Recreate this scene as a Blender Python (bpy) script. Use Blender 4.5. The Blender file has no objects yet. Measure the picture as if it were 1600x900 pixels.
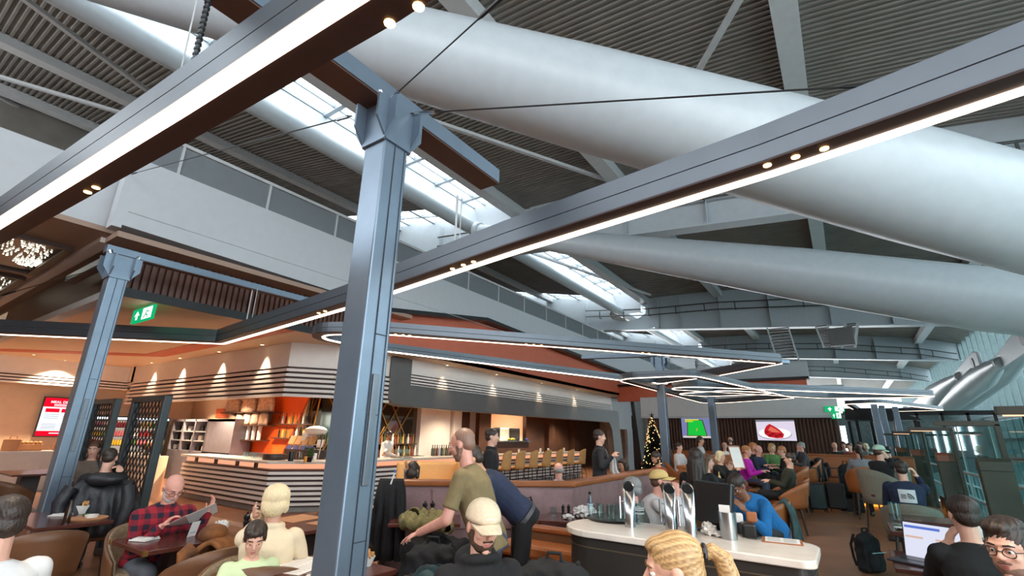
import bpy, bmesh, math, random
import numpy as np
from mathutils import Vector, Matrix
random.seed(7)
SC = bpy.context.scene
COL = SC.collection
# ---------------------------------------------------------------- camera
FPX, PITCH, ROLL, AZIM, EYE = 735.0, math.radians(17.35), math.radians(1.1), math.radians(-34.5), 1.65
_F = Vector((math.sin(AZIM)*math.cos(PITCH), math.cos(AZIM)*math.cos(PITCH), math.sin(PITCH)))
_R0 = Vector((math.cos(AZIM), -math.sin(AZIM), 0)); _U0 = _R0.cross(_F)
_R = _R0*math.cos(ROLL) + _U0*math.sin(ROLL); _U = _U0*math.cos(ROLL) - _R0*math.sin(ROLL)
_C = Vector((0, 0, EYE))
cam = bpy.data.cameras.new('camera'); camo = bpy.data.objects.new('camera', cam); COL.objects.link(camo)
cam.sensor_fit = 'HORIZONTAL'; cam.sensor_width = 36.0; cam.lens = 36.0*FPX/1600.0; cam.clip_start = 0.05; cam.clip_end = 500
camo.matrix_world = Matrix(((_R.x, _U.x, -_F.x, 0), (_R.y, _U.y, -_F.y, 0), (_R.z, _U.z, -_F.z, EYE), (0, 0, 0, 1)))
SC.camera = camo
# ---------------------------------------------------------------- sky, exposure
W = bpy.data.worlds.new('sky'); SC.world = W; W.use_nodes = True
_bg = W.node_tree.nodes['Background']; _bg.inputs[0].default_value = (0.90, 0.955, 1.0, 1); _bg.inputs[1].default_value = 6.2
SC.view_settings.view_transform = 'Standard'; SC.view_settings.look = 'None'
SC.view_settings.exposure = 0.0; SC.view_settings.gamma = 1.0; SC.view_settings.use_curve_mapping = False
try:
    SC.cycles.max_bounces = 8; SC.cycles.diffuse_bounces = 5; SC.cycles.transparent_max_bounces = 12
    SC.cycles.sample_clamp_indirect = 8.0; SC.cycles.use_denoising = True
    SC.cycles.caustics_reflective = False; SC.cycles.caustics_refractive = False
except Exception: pass
# ---------------------------------------------------------------- where a line of sight meets a plane of the building
def ray(x, y): return _F + _R*((x-800)/FPX) - _U*((y-450)/FPX)
def AZ(x, y, z): d = ray(x, y); return _C + d*((z-EYE)/d.z)
def AX(x, y, v): d = ray(x, y); return _C + d*(v/d.x)
def AY(x, y, v): d = ray(x, y); return _C + d*(v/d.y)
def AD(x, y, D): return _C + ray(x, y)*D
# ---------------------------------------------------------------- materials
def lin(c): return tuple(((v/255.0)/12.92 if v <= 10 else ((v/255.0+0.055)/1.055)**2.4) for v in c)
def M(name, rgb, rough=0.5, metal=0.0, var=0.08, scale=6.0, bump=0.0, rgb2=None, bscale=None, alpha=None, coat=0):
    m = bpy.data.materials.new(name); m.use_nodes = True; nt = m.node_tree; N = nt.nodes; b = N['Principled BSDF']
    a = lin(rgb); c2 = lin(rgb2) if rgb2 else tuple(v*(1-var*2) for v in a)
    tc = N.new('ShaderNodeTexCoord'); nz = N.new('ShaderNodeTexNoise'); nz.inputs['Scale'].default_value = scale; nz.inputs['Detail'].default_value = 4
    nt.links.new(tc.outputs['Object'], nz.inputs['Vector'])
    mx = N.new('ShaderNodeMix'); mx.data_type = 'RGBA'; mx.inputs[6].default_value = (*a, 1); mx.inputs[7].default_value = (*c2, 1)
    rp = N.new('ShaderNodeMapRange'); rp.inputs[1].default_value = 0.35; rp.inputs[2].default_value = 0.7
    nt.links.new(nz.outputs['Fac'], rp.inputs[0]); nt.links.new(rp.outputs[0], mx.inputs[0]); nt.links.new(mx.outputs[2], b.inputs['Base Color'])
    b.inputs['Roughness'].default_value = rough; b.inputs['Metallic'].default_value = metal
    if coat: b.inputs['Coat Weight'].default_value = coat
    if bump:
        bp = N.new('ShaderNodeBump'); bp.inputs['Strength'].default_value = bump; bp.inputs['Distance'].default_value = 0.02
        n2 = N.new('ShaderNodeTexNoise'); n2.inputs['Scale'].default_value = bscale or scale*4; nt.links.new(tc.outputs['Object'], n2.inputs['Vector'])
        nt.links.new(n2.outputs['Fac'], bp.inputs['Height']); nt.links.new(bp.outputs[0], b.inputs['Normal'])
    return m
def EM(name, rgb, s):
    m = bpy.data.materials.new(name); m.use_nodes = True; nt = m.node_tree; nt.nodes.remove(nt.nodes['Principled BSDF'])
    e = nt.nodes.new('ShaderNodeEmission'); e.inputs[0].default_value = (*lin(rgb), 1); e.inputs[1].default_value = s
    nt.links.new(e.outputs[0], nt.nodes['Material Output'].inputs[0]); return m
def GL(name, rgb, t=0.85, rough=0.03):
    m = bpy.data.materials.new(name); m.use_nodes = True; nt = m.node_tree; nt.nodes.remove(nt.nodes['Principled BSDF'])
    tr = nt.nodes.new('ShaderNodeBsdfTransparent'); tr.inputs[0].default_value = (*lin(rgb), 1)
    gl = nt.nodes.new('ShaderNodeBsdfGlossy'); gl.inputs[1].default_value = rough; gl.inputs[0].default_value = (0.9, 0.95, 0.95, 1)
    fr = nt.nodes.new('ShaderNodeLayerWeight'); fr.inputs[0].default_value = 0.5
    pw = nt.nodes.new('ShaderNodeMath'); pw.operation = 'POWER'; pw.inputs[1].default_value = 4.0; nt.links.new(fr.outputs['Facing'], pw.inputs[0])
    ad = nt.nodes.new('ShaderNodeMath'); ad.operation = 'MULTIPLY_ADD'; ad.inputs[1].default_value = 0.6; ad.inputs[2].default_value = 0.03+(1-t)*0.25
    mx = nt.nodes.new('ShaderNodeMixShader'); nt.links.new(pw.outputs[0], ad.inputs[0]); nt.links.new(ad.outputs[0], mx.inputs[0])
    nt.links.new(tr.outputs[0], mx.inputs[1]); nt.links.new(gl.outputs[0], mx.inputs[2]); nt.links.new(mx.outputs[0], nt.nodes['Material Output'].inputs[0]); return m
def STRIPE(name, rgb, rgb2, axis, pitch, duty=0.5, rough=0.5, metal=0.0):
    "two colours in bands of the object's own coordinates"
    m = M(name, rgb, rough, metal); nt = m.node_tree; N = nt.nodes; b = N['Principled BSDF']
    tc = N.new('ShaderNodeTexCoord'); sp = N.new('ShaderNodeSeparateXYZ'); nt.links.new(tc.outputs['Object'], sp.inputs[0])
    dv = N.new('ShaderNodeMath'); dv.operation = 'DIVIDE'; dv.inputs[1].default_value = pitch; nt.links.new(sp.outputs[axis], dv.inputs[0])
    fr = N.new('ShaderNodeMath'); fr.operation = 'FRACT'; nt.links.new(dv.outputs[0], fr.inputs[0])
    gt = N.new('ShaderNodeMath'); gt.operation = 'GREATER_THAN'; gt.inputs[1].default_value = duty; nt.links.new(fr.outputs[0], gt.inputs[0])
    mx = N.new('ShaderNodeMix'); mx.data_type = 'RGBA'; mx.inputs[6].default_value = (*lin(rgb), 1); mx.inputs[7].default_value = (*lin(rgb2), 1)
    nt.links.new(gt.outputs[0], mx.inputs[0]); nt.links.new(mx.outputs[2], b.inputs['Base Color']); return m
def PLAID(name, base, dark, line):
    m = M(name, base, 0.9); nt = m.node_tree; N = nt.nodes; b = N['Principled BSDF']
    tc = N.new('ShaderNodeTexCoord'); sp = N.new('ShaderNodeSeparateXYZ'); nt.links.new(tc.outputs['Object'], sp.inputs[0])
    outs = []
    for ax, pitch in ((0, 0.085), (2, 0.085), (1, 0.11)):
        dv = N.new('ShaderNodeMath'); dv.operation = 'DIVIDE'; dv.inputs[1].default_value = pitch; nt.links.new(sp.outputs[ax], dv.inputs[0])
        fr = N.new('ShaderNodeMath'); fr.operation = 'FRACT'; nt.links.new(dv.outputs[0], fr.inputs[0])
        gt = N.new('ShaderNodeMath'); gt.operation = 'GREATER_THAN'; gt.inputs[1].default_value = 0.52; nt.links.new(fr.outputs[0], gt.inputs[0]); outs.append(gt)
    ad = N.new('ShaderNodeMath'); ad.operation = 'ADD'; nt.links.new(outs[0].outputs[0], ad.inputs[0]); nt.links.new(outs[1].outputs[0], ad.inputs[1])
    hf = N.new('ShaderNodeMath'); hf.operation = 'MULTIPLY'; hf.inputs[1].default_value = 0.5; nt.links.new(ad.outputs[0], hf.inputs[0])
    mx = N.new('ShaderNodeMix'); mx.data_type = 'RGBA'; mx.inputs[6].default_value = (*lin(base), 1); mx.inputs[7].default_value = (*lin(dark), 1)
    nt.links.new(hf.outputs[0], mx.inputs[0]); nt.links.new(mx.outputs[2], b.inputs['Base Color']); return m
def MULTI(name, cols, scale, rough=0.6, emit=0.0):
    "a cell pattern of several colours: packets, labels, lights in a crowd of small goods"
    m = M(name, cols[0], rough); nt = m.node_tree; N = nt.nodes; b = N['Principled BSDF']
    tc = N.new('ShaderNodeTexCoord'); vo = N.new('ShaderNodeTexVoronoi'); vo.inputs['Scale'].default_value = scale; nt.links.new(tc.outputs['Object'], vo.inputs['Vector'])
    sp = N.new('ShaderNodeSeparateXYZ'); nt.links.new(vo.outputs['Color'], sp.inputs[0]); cr = N.new('ShaderNodeValToRGB'); cr.color_ramp.interpolation = 'CONSTANT'
    nt.links.new(sp.outputs[0], cr.inputs[0]); e = cr.color_ramp.elements
    for i, c in enumerate(cols):
        el = e[i] if i < 2 else e.new(i/len(cols)); el.position = i/len(cols); el.color = (*lin(c), 1)
    nt.links.new(cr.outputs[0], b.inputs['Base Color'])
    if emit: nt.links.new(cr.outputs[0], b.inputs['Emission Color']); b.inputs['Emission Strength'].default_value = emit
    return m
# ---------------------------------------------------------------- mesh helper
class B:
    def __init__(s): s.v = []; s.f = []
    def add(s, vs, fs):
        k = len(s.v); s.v += [Vector(p) for p in vs]; s.f += [tuple(i+k for i in f) for f in fs]; return s
    def box(s, c, d, rz=0.0, rx=0.0):
        R = Matrix.Rotation(rz, 3, 'Z') @ Matrix.Rotation(rx, 3, 'X'); c = Vector(c)
        vs = [c + R @ Vector((x*d[0]/2, y*d[1]/2, z*d[2]/2)) for x in (-1, 1) for y in (-1, 1) for z in (-1, 1)]
        return s.add(vs, [(0, 1, 3, 2), (4, 6, 7, 5), (0, 4, 5, 1), (2, 3, 7, 6), (0, 2, 6, 4), (1, 5, 7, 3)])
    def lim(s, x0, x1, y0, y1, z0, z1): return s.box(((x0+x1)/2, (y0+y1)/2, (z0+z1)/2), (abs(x1-x0), abs(y1-y0), abs(z1-z0)))
    def bar(s, p0, p1, w, h, up=(0, 0, 1)):
        p0, p1 = Vector(p0), Vector(p1); d = (p1-p0).normalized(); u = Vector(up)
        if abs(d.dot(u)) > 0.98: u = Vector((0, 1, 0))
        a = d.cross(u).normalized(); u = a.cross(d)
        vs = [p + a*(x*w/2) + u*(z*h/2) for p in (p0, p1) for x, z in ((-1, -1), (1, -1), (1, 1), (-1, 1))]
        return s.add(vs, [(3, 2, 1, 0), (4, 5, 6, 7), (0, 1, 5, 4), (1, 2, 6, 5), (2, 3, 7, 6), (3, 0, 4, 7)])
    def tube(s, pts, rs, n=10, caps=True):
        pts = [Vector(p) for p in pts]; rs = rs if isinstance(rs, (list, tuple)) else [rs]*len(pts); rings = []; ref = None
        for i, p in enumerate(pts):
            d = (pts[min(i+1, len(pts)-1)] - pts[max(i-1, 0)]).normalized()
            if ref is None: ref = Vector((0, 0, 1)) if abs(d.z) < 0.9 else Vector((1, 0, 0))
            a = d.cross(ref).normalized(); b = a.cross(d).normalized(); ref = b
            rings.append([p + (a*math.cos(2*math.pi*k/n) + b*math.sin(2*math.pi*k/n))*rs[i] for k in range(n)])
        fs = [(i*n+k, i*n+(k+1) % n, (i+1)*n+(k+1) % n, (i+1)*n+k) for i in range(len(pts)-1) for k in range(n)]
        if caps: fs += [tuple(range(n))[::-1], tuple((len(pts)-1)*n+k for k in range(n))]
        return s.add([q for r in rings for q in r], fs)
    def cyl(s, p0, p1, r0, r1=None, n=12): return s.tube([p0, p1], [r0, r0 if r1 is None else r1], n)
    def ell(s, c, r, n=12, m=8, R=None):
        c = Vector(c); r = (r, r, r) if isinstance(r, (int, float)) else r; vs = []; fs = []
        for j in range(m+1):
            t = math.pi*j/m
            for k in range(n):
                q = Vector((r[0]*math.sin(t)*math.cos(2*math.pi*k/n), r[1]*math.sin(t)*math.sin(2*math.pi*k/n), r[2]*math.cos(t)))
                vs.append(c + (R @ q if R else q))
        fs = [(j*n+k, (j+1)*n+k, (j+1)*n+(k+1) % n, j*n+(k+1) % n) for j in range(m) for k in range(n)]
        return s.add(vs, fs)
    def lathe(s, prof, c=(0, 0, 0), n=16):
        c = Vector(c); vs = [c + Vector((r*math.cos(2*math.pi*k/n), r*math.sin(2*math.pi*k/n), z)) for r, z in prof for k in range(n)]
        return s.add(vs, [(i*n+k, i*n+(k+1) % n, (i+1)*n+(k+1) % n, (i+1)*n+k) for i in range(len(prof)-1) for k in range(n)])
    def ext(s, poly, vec):
        "a flat polygon (3-D points) extruded along vec"
        n = len(poly); vec = Vector(vec); a = [Vector(p) for p in poly]
        return s.add(a + [p+vec for p in a], [tuple(range(n))[::-1], tuple(range(n, 2*n))] + [(i, (i+1) % n, n+(i+1) % n, n+i) for i in range(n)])
    def prism(s, poly, z0, z1): return s.ext([(p[0], p[1], z0) for p in poly], (0, 0, z1-z0))
    def sweep(s, path, prof, closed=False):
        "a section [(side, up)] carried along a plan path [(x, y, z)] with mitred corners"
        P = [Vector(p) for p in path]; n = len(P); k = len(prof); vs = []
        for i in range(n):
            a = P[i-1] if (i or closed) else None; b = P[(i+1) % n] if (i < n-1 or closed) else None
            d1 = (P[i]-a) if a is not None else None; d2 = (b-P[i]) if b is not None else None
            d1 = d1 if d1 is not None else d2; d2 = d2 if d2 is not None else d1
            d1 = Vector((d1.x, d1.y, 0)).normalized(); d2 = Vector((d2.x, d2.y, 0)).normalized()
            n1 = Vector((d1.y, -d1.x, 0)); n2 = Vector((d2.y, -d2.x, 0)); m = (n1+n2)
            m = m.normalized() if m.length > 1e-6 else n1
            m = m/max(0.3, m.dot(n1))
            vs += [P[i] + m*u + Vector((0, 0, w)) for u, w in prof]
        R = range(n if closed else n-1)
        fs = [(i*k+j, i*k+(j+1) % k, ((i+1) % n)*k+(j+1) % k, ((i+1) % n)*k+j) for i in R for j in range(k)]
        if not closed: fs += [tuple(range(k))[::-1], tuple((n-1)*k+j for j in range(k))]
        return s.add(vs, fs)
    def grid(s, fn, nu, nv):
        vs = [fn(i/nu, j/nv) for i in range(nu+1) for j in range(nv+1)]
        return s.add(vs, [(i*(nv+1)+j, (i+1)*(nv+1)+j, (i+1)*(nv+1)+j+1, i*(nv+1)+j+1) for i in range(nu) for j in range(nv)])
    def o(s, name, mat, parent=None, smooth=False, bevel=0.0, solid=0.0, world=False, sub=0, label=None):
        vs = s.v
        if world and parent is not None:
            Mi = wm(parent).inverted(); vs = [Mi @ p for p in vs]
        me = bpy.data.meshes.new(name); me.from_pydata([tuple(p) for p in vs], [], s.f); me.update()
        bm = bmesh.new(); bm.from_mesh(me); bmesh.ops.remove_doubles(bm, verts=bm.verts, dist=1e-6); bmesh.ops.recalc_face_normals(bm, faces=bm.faces); bm.to_mesh(me); bm.free()
        if smooth: me.shade_smooth() if smooth is True else me.set_sharp_from_angle(angle=smooth)
        me.materials.append(mat); ob = bpy.data.objects.new(name, me); COL.objects.link(ob); ob.parent = parent
        if smooth and smooth is not True: me.polygons.foreach_set('use_smooth', [True]*len(me.polygons))
        if solid: md = ob.modifiers.new('s', 'SOLIDIFY'); md.thickness = solid; md.offset = 0
        if bevel: md = ob.modifiers.new('b', 'BEVEL'); md.width = bevel; md.segments = 2; md.limit_method = 'ANGLE'
        if sub: md = ob.modifiers.new('u', 'SUBSURF'); md.levels = sub; md.render_levels = sub
        if label: ob['label'] = label
        return ob
def wm(o):
    m = Matrix.Translation(o.location) @ o.rotation_euler.to_matrix().to_4x4() @ Matrix.Diagonal((*o.scale, 1))
    return wm(o.parent) @ m if o.parent else m
def tag(o, label, cat, group=None, kind=None):
    o['label'] = label; o['category'] = cat
    if group: o['group'] = group
    if kind: o['kind'] = kind
    return o
def thing(name, label, cat, loc=(0, 0, 0), rz=0.0, group=None):
    o = bpy.data.objects.new(name, None); o.empty_display_size = 0.1; COL.objects.link(o); o.location = loc; o.rotation_euler = (0, 0, rz)
    return tag(o, label, cat, group)
def struct(o): o['kind'] = 'structure'; return o
def copy_tree(o, parent=None):
    c = o.copy(); COL.objects.link(c); c.parent = parent
    for ch in list(o.children): copy_tree(ch, c)
    return c
def dup(root, loc, rz, label, group=None, scale=None):
    c = copy_tree(root); c.location = loc; c.rotation_euler = (0, 0, rz); c['label'] = label
    if group: c['group'] = group
    if scale: c.scale = (scale, scale, scale)
    return c
def fillet(pts, r, n=6, closed=False):
    "plan path with rounded corners; r may be one radius per corner"
    out = []; N = len(pts); P = [Vector(p) for p in pts]
    for i in range(N):
        rr = r[i] if isinstance(r, (list, tuple)) else r
        if (not closed and i in (0, N-1)) or rr == 0: out.append(P[i]); continue
        a = P[i-1]-P[i]; b = P[(i+1) % N]-P[i]; an = a.normalized(); bn = b.normalized(); half = an.angle(bn)/2
        t = min(rr/math.tan(half), a.length*0.48, b.length*0.48); q = t*math.tan(half); cdir = (an+bn).normalized(); cc = P[i]+cdir*(q/math.sin(half))
        s0 = P[i]+an*t-cc; s1 = P[i]+bn*t-cc
        for k in range(n+1):
            v = s0.lerp(s1, k/n); out.append(cc + v.normalized()*q)
    return out
def text(name, s, size, mat, parent, loc, rot, depth=0.004, align='CENTER', bold=True):
    cu = bpy.data.curves.new(name, 'FONT'); cu.body = s; cu.size = size; cu.extrude = depth; cu.align_x = align; cu.align_y = 'CENTER'
    if bold: cu.offset = size*0.018
    t = bpy.data.objects.new(name, cu); COL.objects.link(t)
    dg = bpy.context.evaluated_depsgraph_get(); me = bpy.data.meshes.new_from_object(t.evaluated_get(dg)); bpy.data.objects.remove(t)
    me.materials.clear(); me.materials.append(mat); ob = bpy.data.objects.new(name, me); COL.objects.link(ob); ob.parent = parent
    ob.location = loc; ob.rotation_euler = rot; return ob
def remesh(b, vox, it=3, fold=0.0, fs=9.0):
    me = bpy.data.meshes.new('t'); me.from_pydata([tuple(p) for p in b.v], [], b.f); me.update(); ob = bpy.data.objects.new('t', me); COL.objects.link(ob)
    bm = bmesh.new(); bm.from_mesh(me); bmesh.ops.recalc_face_normals(bm, faces=bm.faces); bm.to_mesh(me); bm.free()
    r = ob.modifiers.new('r', 'REMESH'); r.mode = 'VOXEL'; r.voxel_size = vox
    s = ob.modifiers.new('s', 'SMOOTH'); s.iterations = it; s.factor = 0.5
    dg = bpy.context.evaluated_depsgraph_get(); out = bpy.data.meshes.new_from_object(ob.evaluated_get(dg)); bpy.data.objects.remove(ob); bpy.data.meshes.remove(me)
    if fold:
        n = len(out.vertices); co = np.empty(n*3); no = np.empty(n*3); out.vertices.foreach_get('co', co); out.vertices.foreach_get('normal', no); co = co.reshape(-1, 3); no = no.reshape(-1, 3)
        p = co*fs; d = np.sin(p[:, 2]*1.7+2.1*np.sin(p[:, 0]*0.9+p[:, 1]*0.6)+1.3*np.sin(p[:, 1]*1.4))*0.6+np.sin(p[:, 0]*2.3+p[:, 2]*1.1+1.7*np.sin(p[:, 1]*1.9+p[:, 2]*0.7))*0.5
        out.vertices.foreach_set('co', (co+no*(d*fold)[:, None]).ravel())
    out.update(); out.shade_smooth(); return out
def part(name, b, mat, parent, vox, it=3, fold=0.0, fs=9.0, label=None):
    me = remesh(b, vox, it, fold, fs); me.name = name; me.materials.clear(); me.materials.append(mat); o = bpy.data.objects.new(name, me); COL.objects.link(o); o.parent = parent
    if label: o['label'] = label
    return o
PI = math.pi
# ---------------------------------------------------------------- materials of the building
WHITE = M('white plaster', (186, 190, 194), 0.6, var=0.02); STEEL = M('white painted steel', (172, 180, 185), 0.35, var=0.03)
DECK = M('grey perforated roof deck', (128, 124, 118), 0.55, 0.2, var=0.1, scale=1.5); PURL = M('pale grey steel', (186, 189, 190), 0.45, var=0.04)
FLOOR = M('dark oak boards', (158, 110, 82), 0.32, var=0.14, scale=2.0, bump=0.05); BRASS = M('brass', (190, 150, 90), 0.3, 0.9)
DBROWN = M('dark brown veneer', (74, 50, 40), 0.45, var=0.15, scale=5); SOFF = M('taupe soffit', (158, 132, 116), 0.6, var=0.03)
BEIGE = M('warm beige plaster', (232, 200, 166), 0.6, var=0.03); ORANGE = M('burnt orange paint', (206, 92, 44), 0.5, var=0.04); ORFAS = M('terracotta panel', (206, 104, 72), 0.5, var=0.03)
GREY = M('charcoal grey panel', (92, 88, 86), 0.4, var=0.04); BLACK = M('black metal', (26, 26, 28), 0.4, 0.3); SLATW = M('walnut slats', (92, 56, 42), 0.5, var=0.15, scale=4)
CREAM = M('cream board', (240, 233, 226), 0.45, var=0.02); GAPW = M('dark walnut board', (66, 42, 36), 0.5, var=0.1); CONC = M('pale concrete', (196, 198, 194), 0.6, var=0.12, scale=0.4)
TOP = M('pale stone counter', (226, 216, 206), 0.25, var=0.05, scale=10); PEACH = EM('peach counter glow', (255, 178, 140), 1.0); POSTM = M('blue grey coated steel', (118, 134, 150), 0.33, 0.5, var=0.05)
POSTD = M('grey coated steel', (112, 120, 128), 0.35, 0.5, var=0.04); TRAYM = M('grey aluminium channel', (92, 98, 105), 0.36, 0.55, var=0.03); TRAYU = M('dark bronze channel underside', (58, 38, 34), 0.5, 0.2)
LED = EM('warm white light strip', (255, 226, 200), 6.0); BULB = EM('warm lamp face', (255, 196, 120), 14.0); GLASS = GL('clear glass', (225, 238, 238)); GLASST = GL('teal facade glass', (206, 232, 232), 0.85)
GLASSG = M('grey balustrade glass', (120, 126, 130), 0.12, var=0.03); CABLE = M('steel cable', (60, 62, 64), 0.4, 0.7); CHROME = M('polished steel', (200, 204, 208), 0.18, 1.0, var=0.02); GOLD = M('brushed gold rod', (212, 160, 84), 0.3, 0.9)
# ---------------------------------------------------------------- floors and outer walls
f = struct(B().lim(-20.6, 2.0, -6, 46, -0.3, 0).o('floor', FLOOR))
struct(B().lim(-30, 30, -10, 110, -7.3, -7).o('floor_lower', CONC))
pth = [AZ(1280, 815, 0), AZ(1372, 897, 0)]
struct(B().bar((pth[0].x-1.2, pth[0].y, 0.002), (pth[1].x+0.3, pth[0].y, 0.002), 0.02, 0.006).o('trim_1', BRASS))
struct(B().lim(-20.9, 7, -6.3, -6, -7, 6.0).o('wall_back_blocker', SOFF)); struct(B().lim(-20.9, -20.6, -6, 46, 0, 5.5).o('wall_left', BEIGE)); struct(B().lim(-20.9, -20.6, -6, 46, 5.5, 12.2).o('wall_left', DECK))  # back wall added unseen, left wall heightened, both to block daylight
# ---------------------------------------------------------------- roof deck, real ribs running across the hall
def deckz(x):
    P = [(-30, 13.7), (-11, 9.9), (-9, 9.9), (-5, 9.75), (0, 9.3), (5, 8.5), (7.2, 7.9)]
    for (a, za), (b, zb) in zip(P, P[1:]):
        if x <= b: return za + (zb-za)*max(0, (x-a))/(b-a)
    return P[-1][1]
def deck(xs, y0, y1, name):
    prof = []; y = y0
    while y < y1:
        p = 0.14 if y < 24 else 0.4
        prof += [(y, 0), (y+p*0.35, 0), (y+p*0.5, p*0.32), (y+p*0.85, p*0.32)]; y += p
    b = B(); n = len(prof); vs = [(x, yy, deckz(x)+dz) for x in xs for yy, dz in prof]
    b.add(vs, [(i*n+j, (i+1)*n+j, (i+1)*n+j+1, i*n+j+1) for i in range(len(xs)-1) for j in range(n-1)])
    return struct(b.o(name, DECK))
for ya_, yb_ in ((-6, 12.1), (13.7, 26.3), (27.9, 40.4), (42.1, 88)): deck([-30, -24, -17, -11.1], ya_, yb_, 'ceiling')
deck([-9.3, -5, 0, 5, 7.2], -6, 88, 'ceiling')
struct(B().lim(-24, 7.2, -6, 88, 10.35, 10.45).ext([(0, 0, 0)]*3, (0, 0, 0)).o('ceiling_cover', DECK)) if False else None
# skylight: sloping white upstands, glass, frame
GIRD = [13.6, 27.8, 42.0, 56.0]
def skylight(y0, y1, k):
    b = B()
    b.add([(-10.75, y0, 9.45), (-11.15, y0, 10.5), (-11.15, y1, 10.5), (-10.75, y1, 9.45)], [(0, 1, 2, 3)])
    b.add([(-9.3, y0, 9.75), (-9.3, y0, 10.5), (-9.3, y1, 10.5), (-9.3, y1, 9.75)], [(0, 1, 2, 3)])
    b.add([(-11.15, y1, 10.5), (-9.3, y1, 10.5), (-9.3, y1, 9.0), (-10.75, y1, 9.0)], [(0, 1, 2, 3)])
    w = struct(b.o('window_%d' % k, WHITE, solid=0.03))
    g = B()
    for x in (-11.1, -10.55, -9.95, -9.38): g.bar((x, y0, 10.42), (x, y1, 10.42), 0.05 if x in (-10.55, -9.95) else 0.1, 0.1)
    y = y0
    while y <= y1: g.bar((-11.1, y, 10.4), (-9.35, y, 10.4), 0.13, 0.16); y += 1.55
    g.o('window_frame', STEEL, w)
    B().lim(-11.12, -9.32, y0, y1, 10.46, 10.48).o('pane', GL('skylight glass', (250, 253, 254), 0.97), w)
ys = [-6]+GIRD
for i in range(4): skylight(ys[i]+(0.25 if i else 0), ys[i+1]-0.25, i+1)
def UD(x, y):
    lo, hi = 1.0, 90.0
    for _ in range(50):
        m = (lo+hi)/2; p = AD(x, y, m)
        if p.z < deckz(p.x)-0.3: lo = m
        else: hi = m
    return p
# purlins and torsion tube along the hall
pur = B()
for x in (-15.76, -19.97, -25.6): pur.bar((x, -6, deckz(x)-0.14), (x, 86, deckz(x)-0.14), 0.32, 0.26)
struct(pur.o('beam_1', PURL))
pur = B()
for x in (-9.05, -4.85, 0.24, 5.0): pur.bar((x, -6, deckz(x)-0.2), (x, 86, deckz(x)-0.2), 0.42, 0.36)
struct(pur.o('beam_2', PURL))
pur = B()
for (a, b_) in (((40, 0), (262, 165)), ((0, 120), (215, 184)), ((0, 152), (140, 228)), ((1155, 0), (1080, 130)), ((620, 170), (960, 285)), ((420, 70), (455, 120)), ((1000, 455), (830, 395))):
    P0, P1 = UD(*a), UD(*b_); d = (P1-P0)*0.12; pur.bar(P0-d, P1+d, 0.11, 0.09)
struct(pur.o('beam_3', PURL))
tt = B().tube([(-10.66, -6, 9.2), (-10.66, 70, 9.2)], [0.26, 0.26], 20)
struct(tt.o('beam_4', STEEL, smooth=0.6))
# girders across the hall: web, bottom flange, stiffeners; the two near ones carry an oval hole beside the torsion tube
def girder(y, k):
    up = {13.6: 0, 27.8: -0.25, 42.0: 0.1, 56.0: 0.2}[y]
    zb = lambda x: min(deckz(x)-0.45, 7.8-0.09*(x+5)+up)
    b = B(); xs = [-28, -20, -16, -13, -11.9, -8.6, -5, 0, 5, 7.0]; t = 0.05
    for x0, x1 in zip(xs, xs[1:]):
        if x0 == -11.9: continue
        b.ext([(x0, y, zb(x0)), (x1, y, zb(x1)), (x1, y, deckz(x1)), (x0, y, deckz(x0))], (0, t, 0))
    cx, cz, rx, rz = -10.26, 9.15, 1.2, 0.55; n = 32
    for s in (0, t):
        pass
    out = []; inn = []
    for q in range(n):
        a = 2*PI*q/n; c_, s_ = math.cos(a), math.sin(a); inn.append((cx+rx*c_, cz+rz*s_))
        hx = (-8.6-cx) if c_ > 0 else (cx+11.9); hz = (deckz(-10)-cz) if s_ > 0 else (cz-zb(-10))
        m = min(hx/abs(c_) if abs(c_) > 1e-6 else 9e9, hz/abs(s_) if abs(s_) > 1e-6 else 9e9); out.append((cx+m*c_, cz+m*s_))
    vs = [(p[0], y+s, p[1]) for s in (0, t) for p in inn+out]; m = 2*n
    fs = []
    for q in range(n):
        r = (q+1) % n
        fs += [(q, r, n+r, n+q), (m+q, m+n+q, m+n+r, m+r), (q, m+q, m+r, r)]
    b.add(vs, fs)
    for x0, x1 in zip(xs, xs[1:]): b.bar((x0, y, zb(x0)), (x1, y, zb(x1)), 0.5, 0.06)
    for x in (-20, -16, -13, -8.3, -7.0, -4.85, -2.4, 0.24, 2.6, 5): b.ext([(x, y-0.2, zb(x)), (x, y+0.2, zb(x)), (x, y+0.2, deckz(x)-0.2), (x, y-0.2, deckz(x)-0.2)], (0.03, 0, 0))
    struct(b.o('beam_%d' % k, STEEL))
    c = B(); xs2 = [-13, -9, -5, 0, 5, 6.8]   # cable run fixed along the web
    for dz in (1.25, 0.85): c.tube([(x, y-0.28, deckz(x)-dz+0.1) for x in xs2], 0.035, 6)
    for x in np.arange(-12, 6.5, 1.6): c.bar((x, y-0.28, deckz(x)-0.72), (x, y-0.28, deckz(x)-1.2), 0.05, 0.05); c.bar((x, y-0.29, deckz(x)-1.15), (x, y+0.02, deckz(x)-1.15), 0.04, 0.04)
    struct(c.o('trim_%d' % (k+10), M('grey conduit', (84, 86, 86), 0.5, 0.4)))
for i, y in enumerate(GIRD): girder(y, 5+i)
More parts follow.
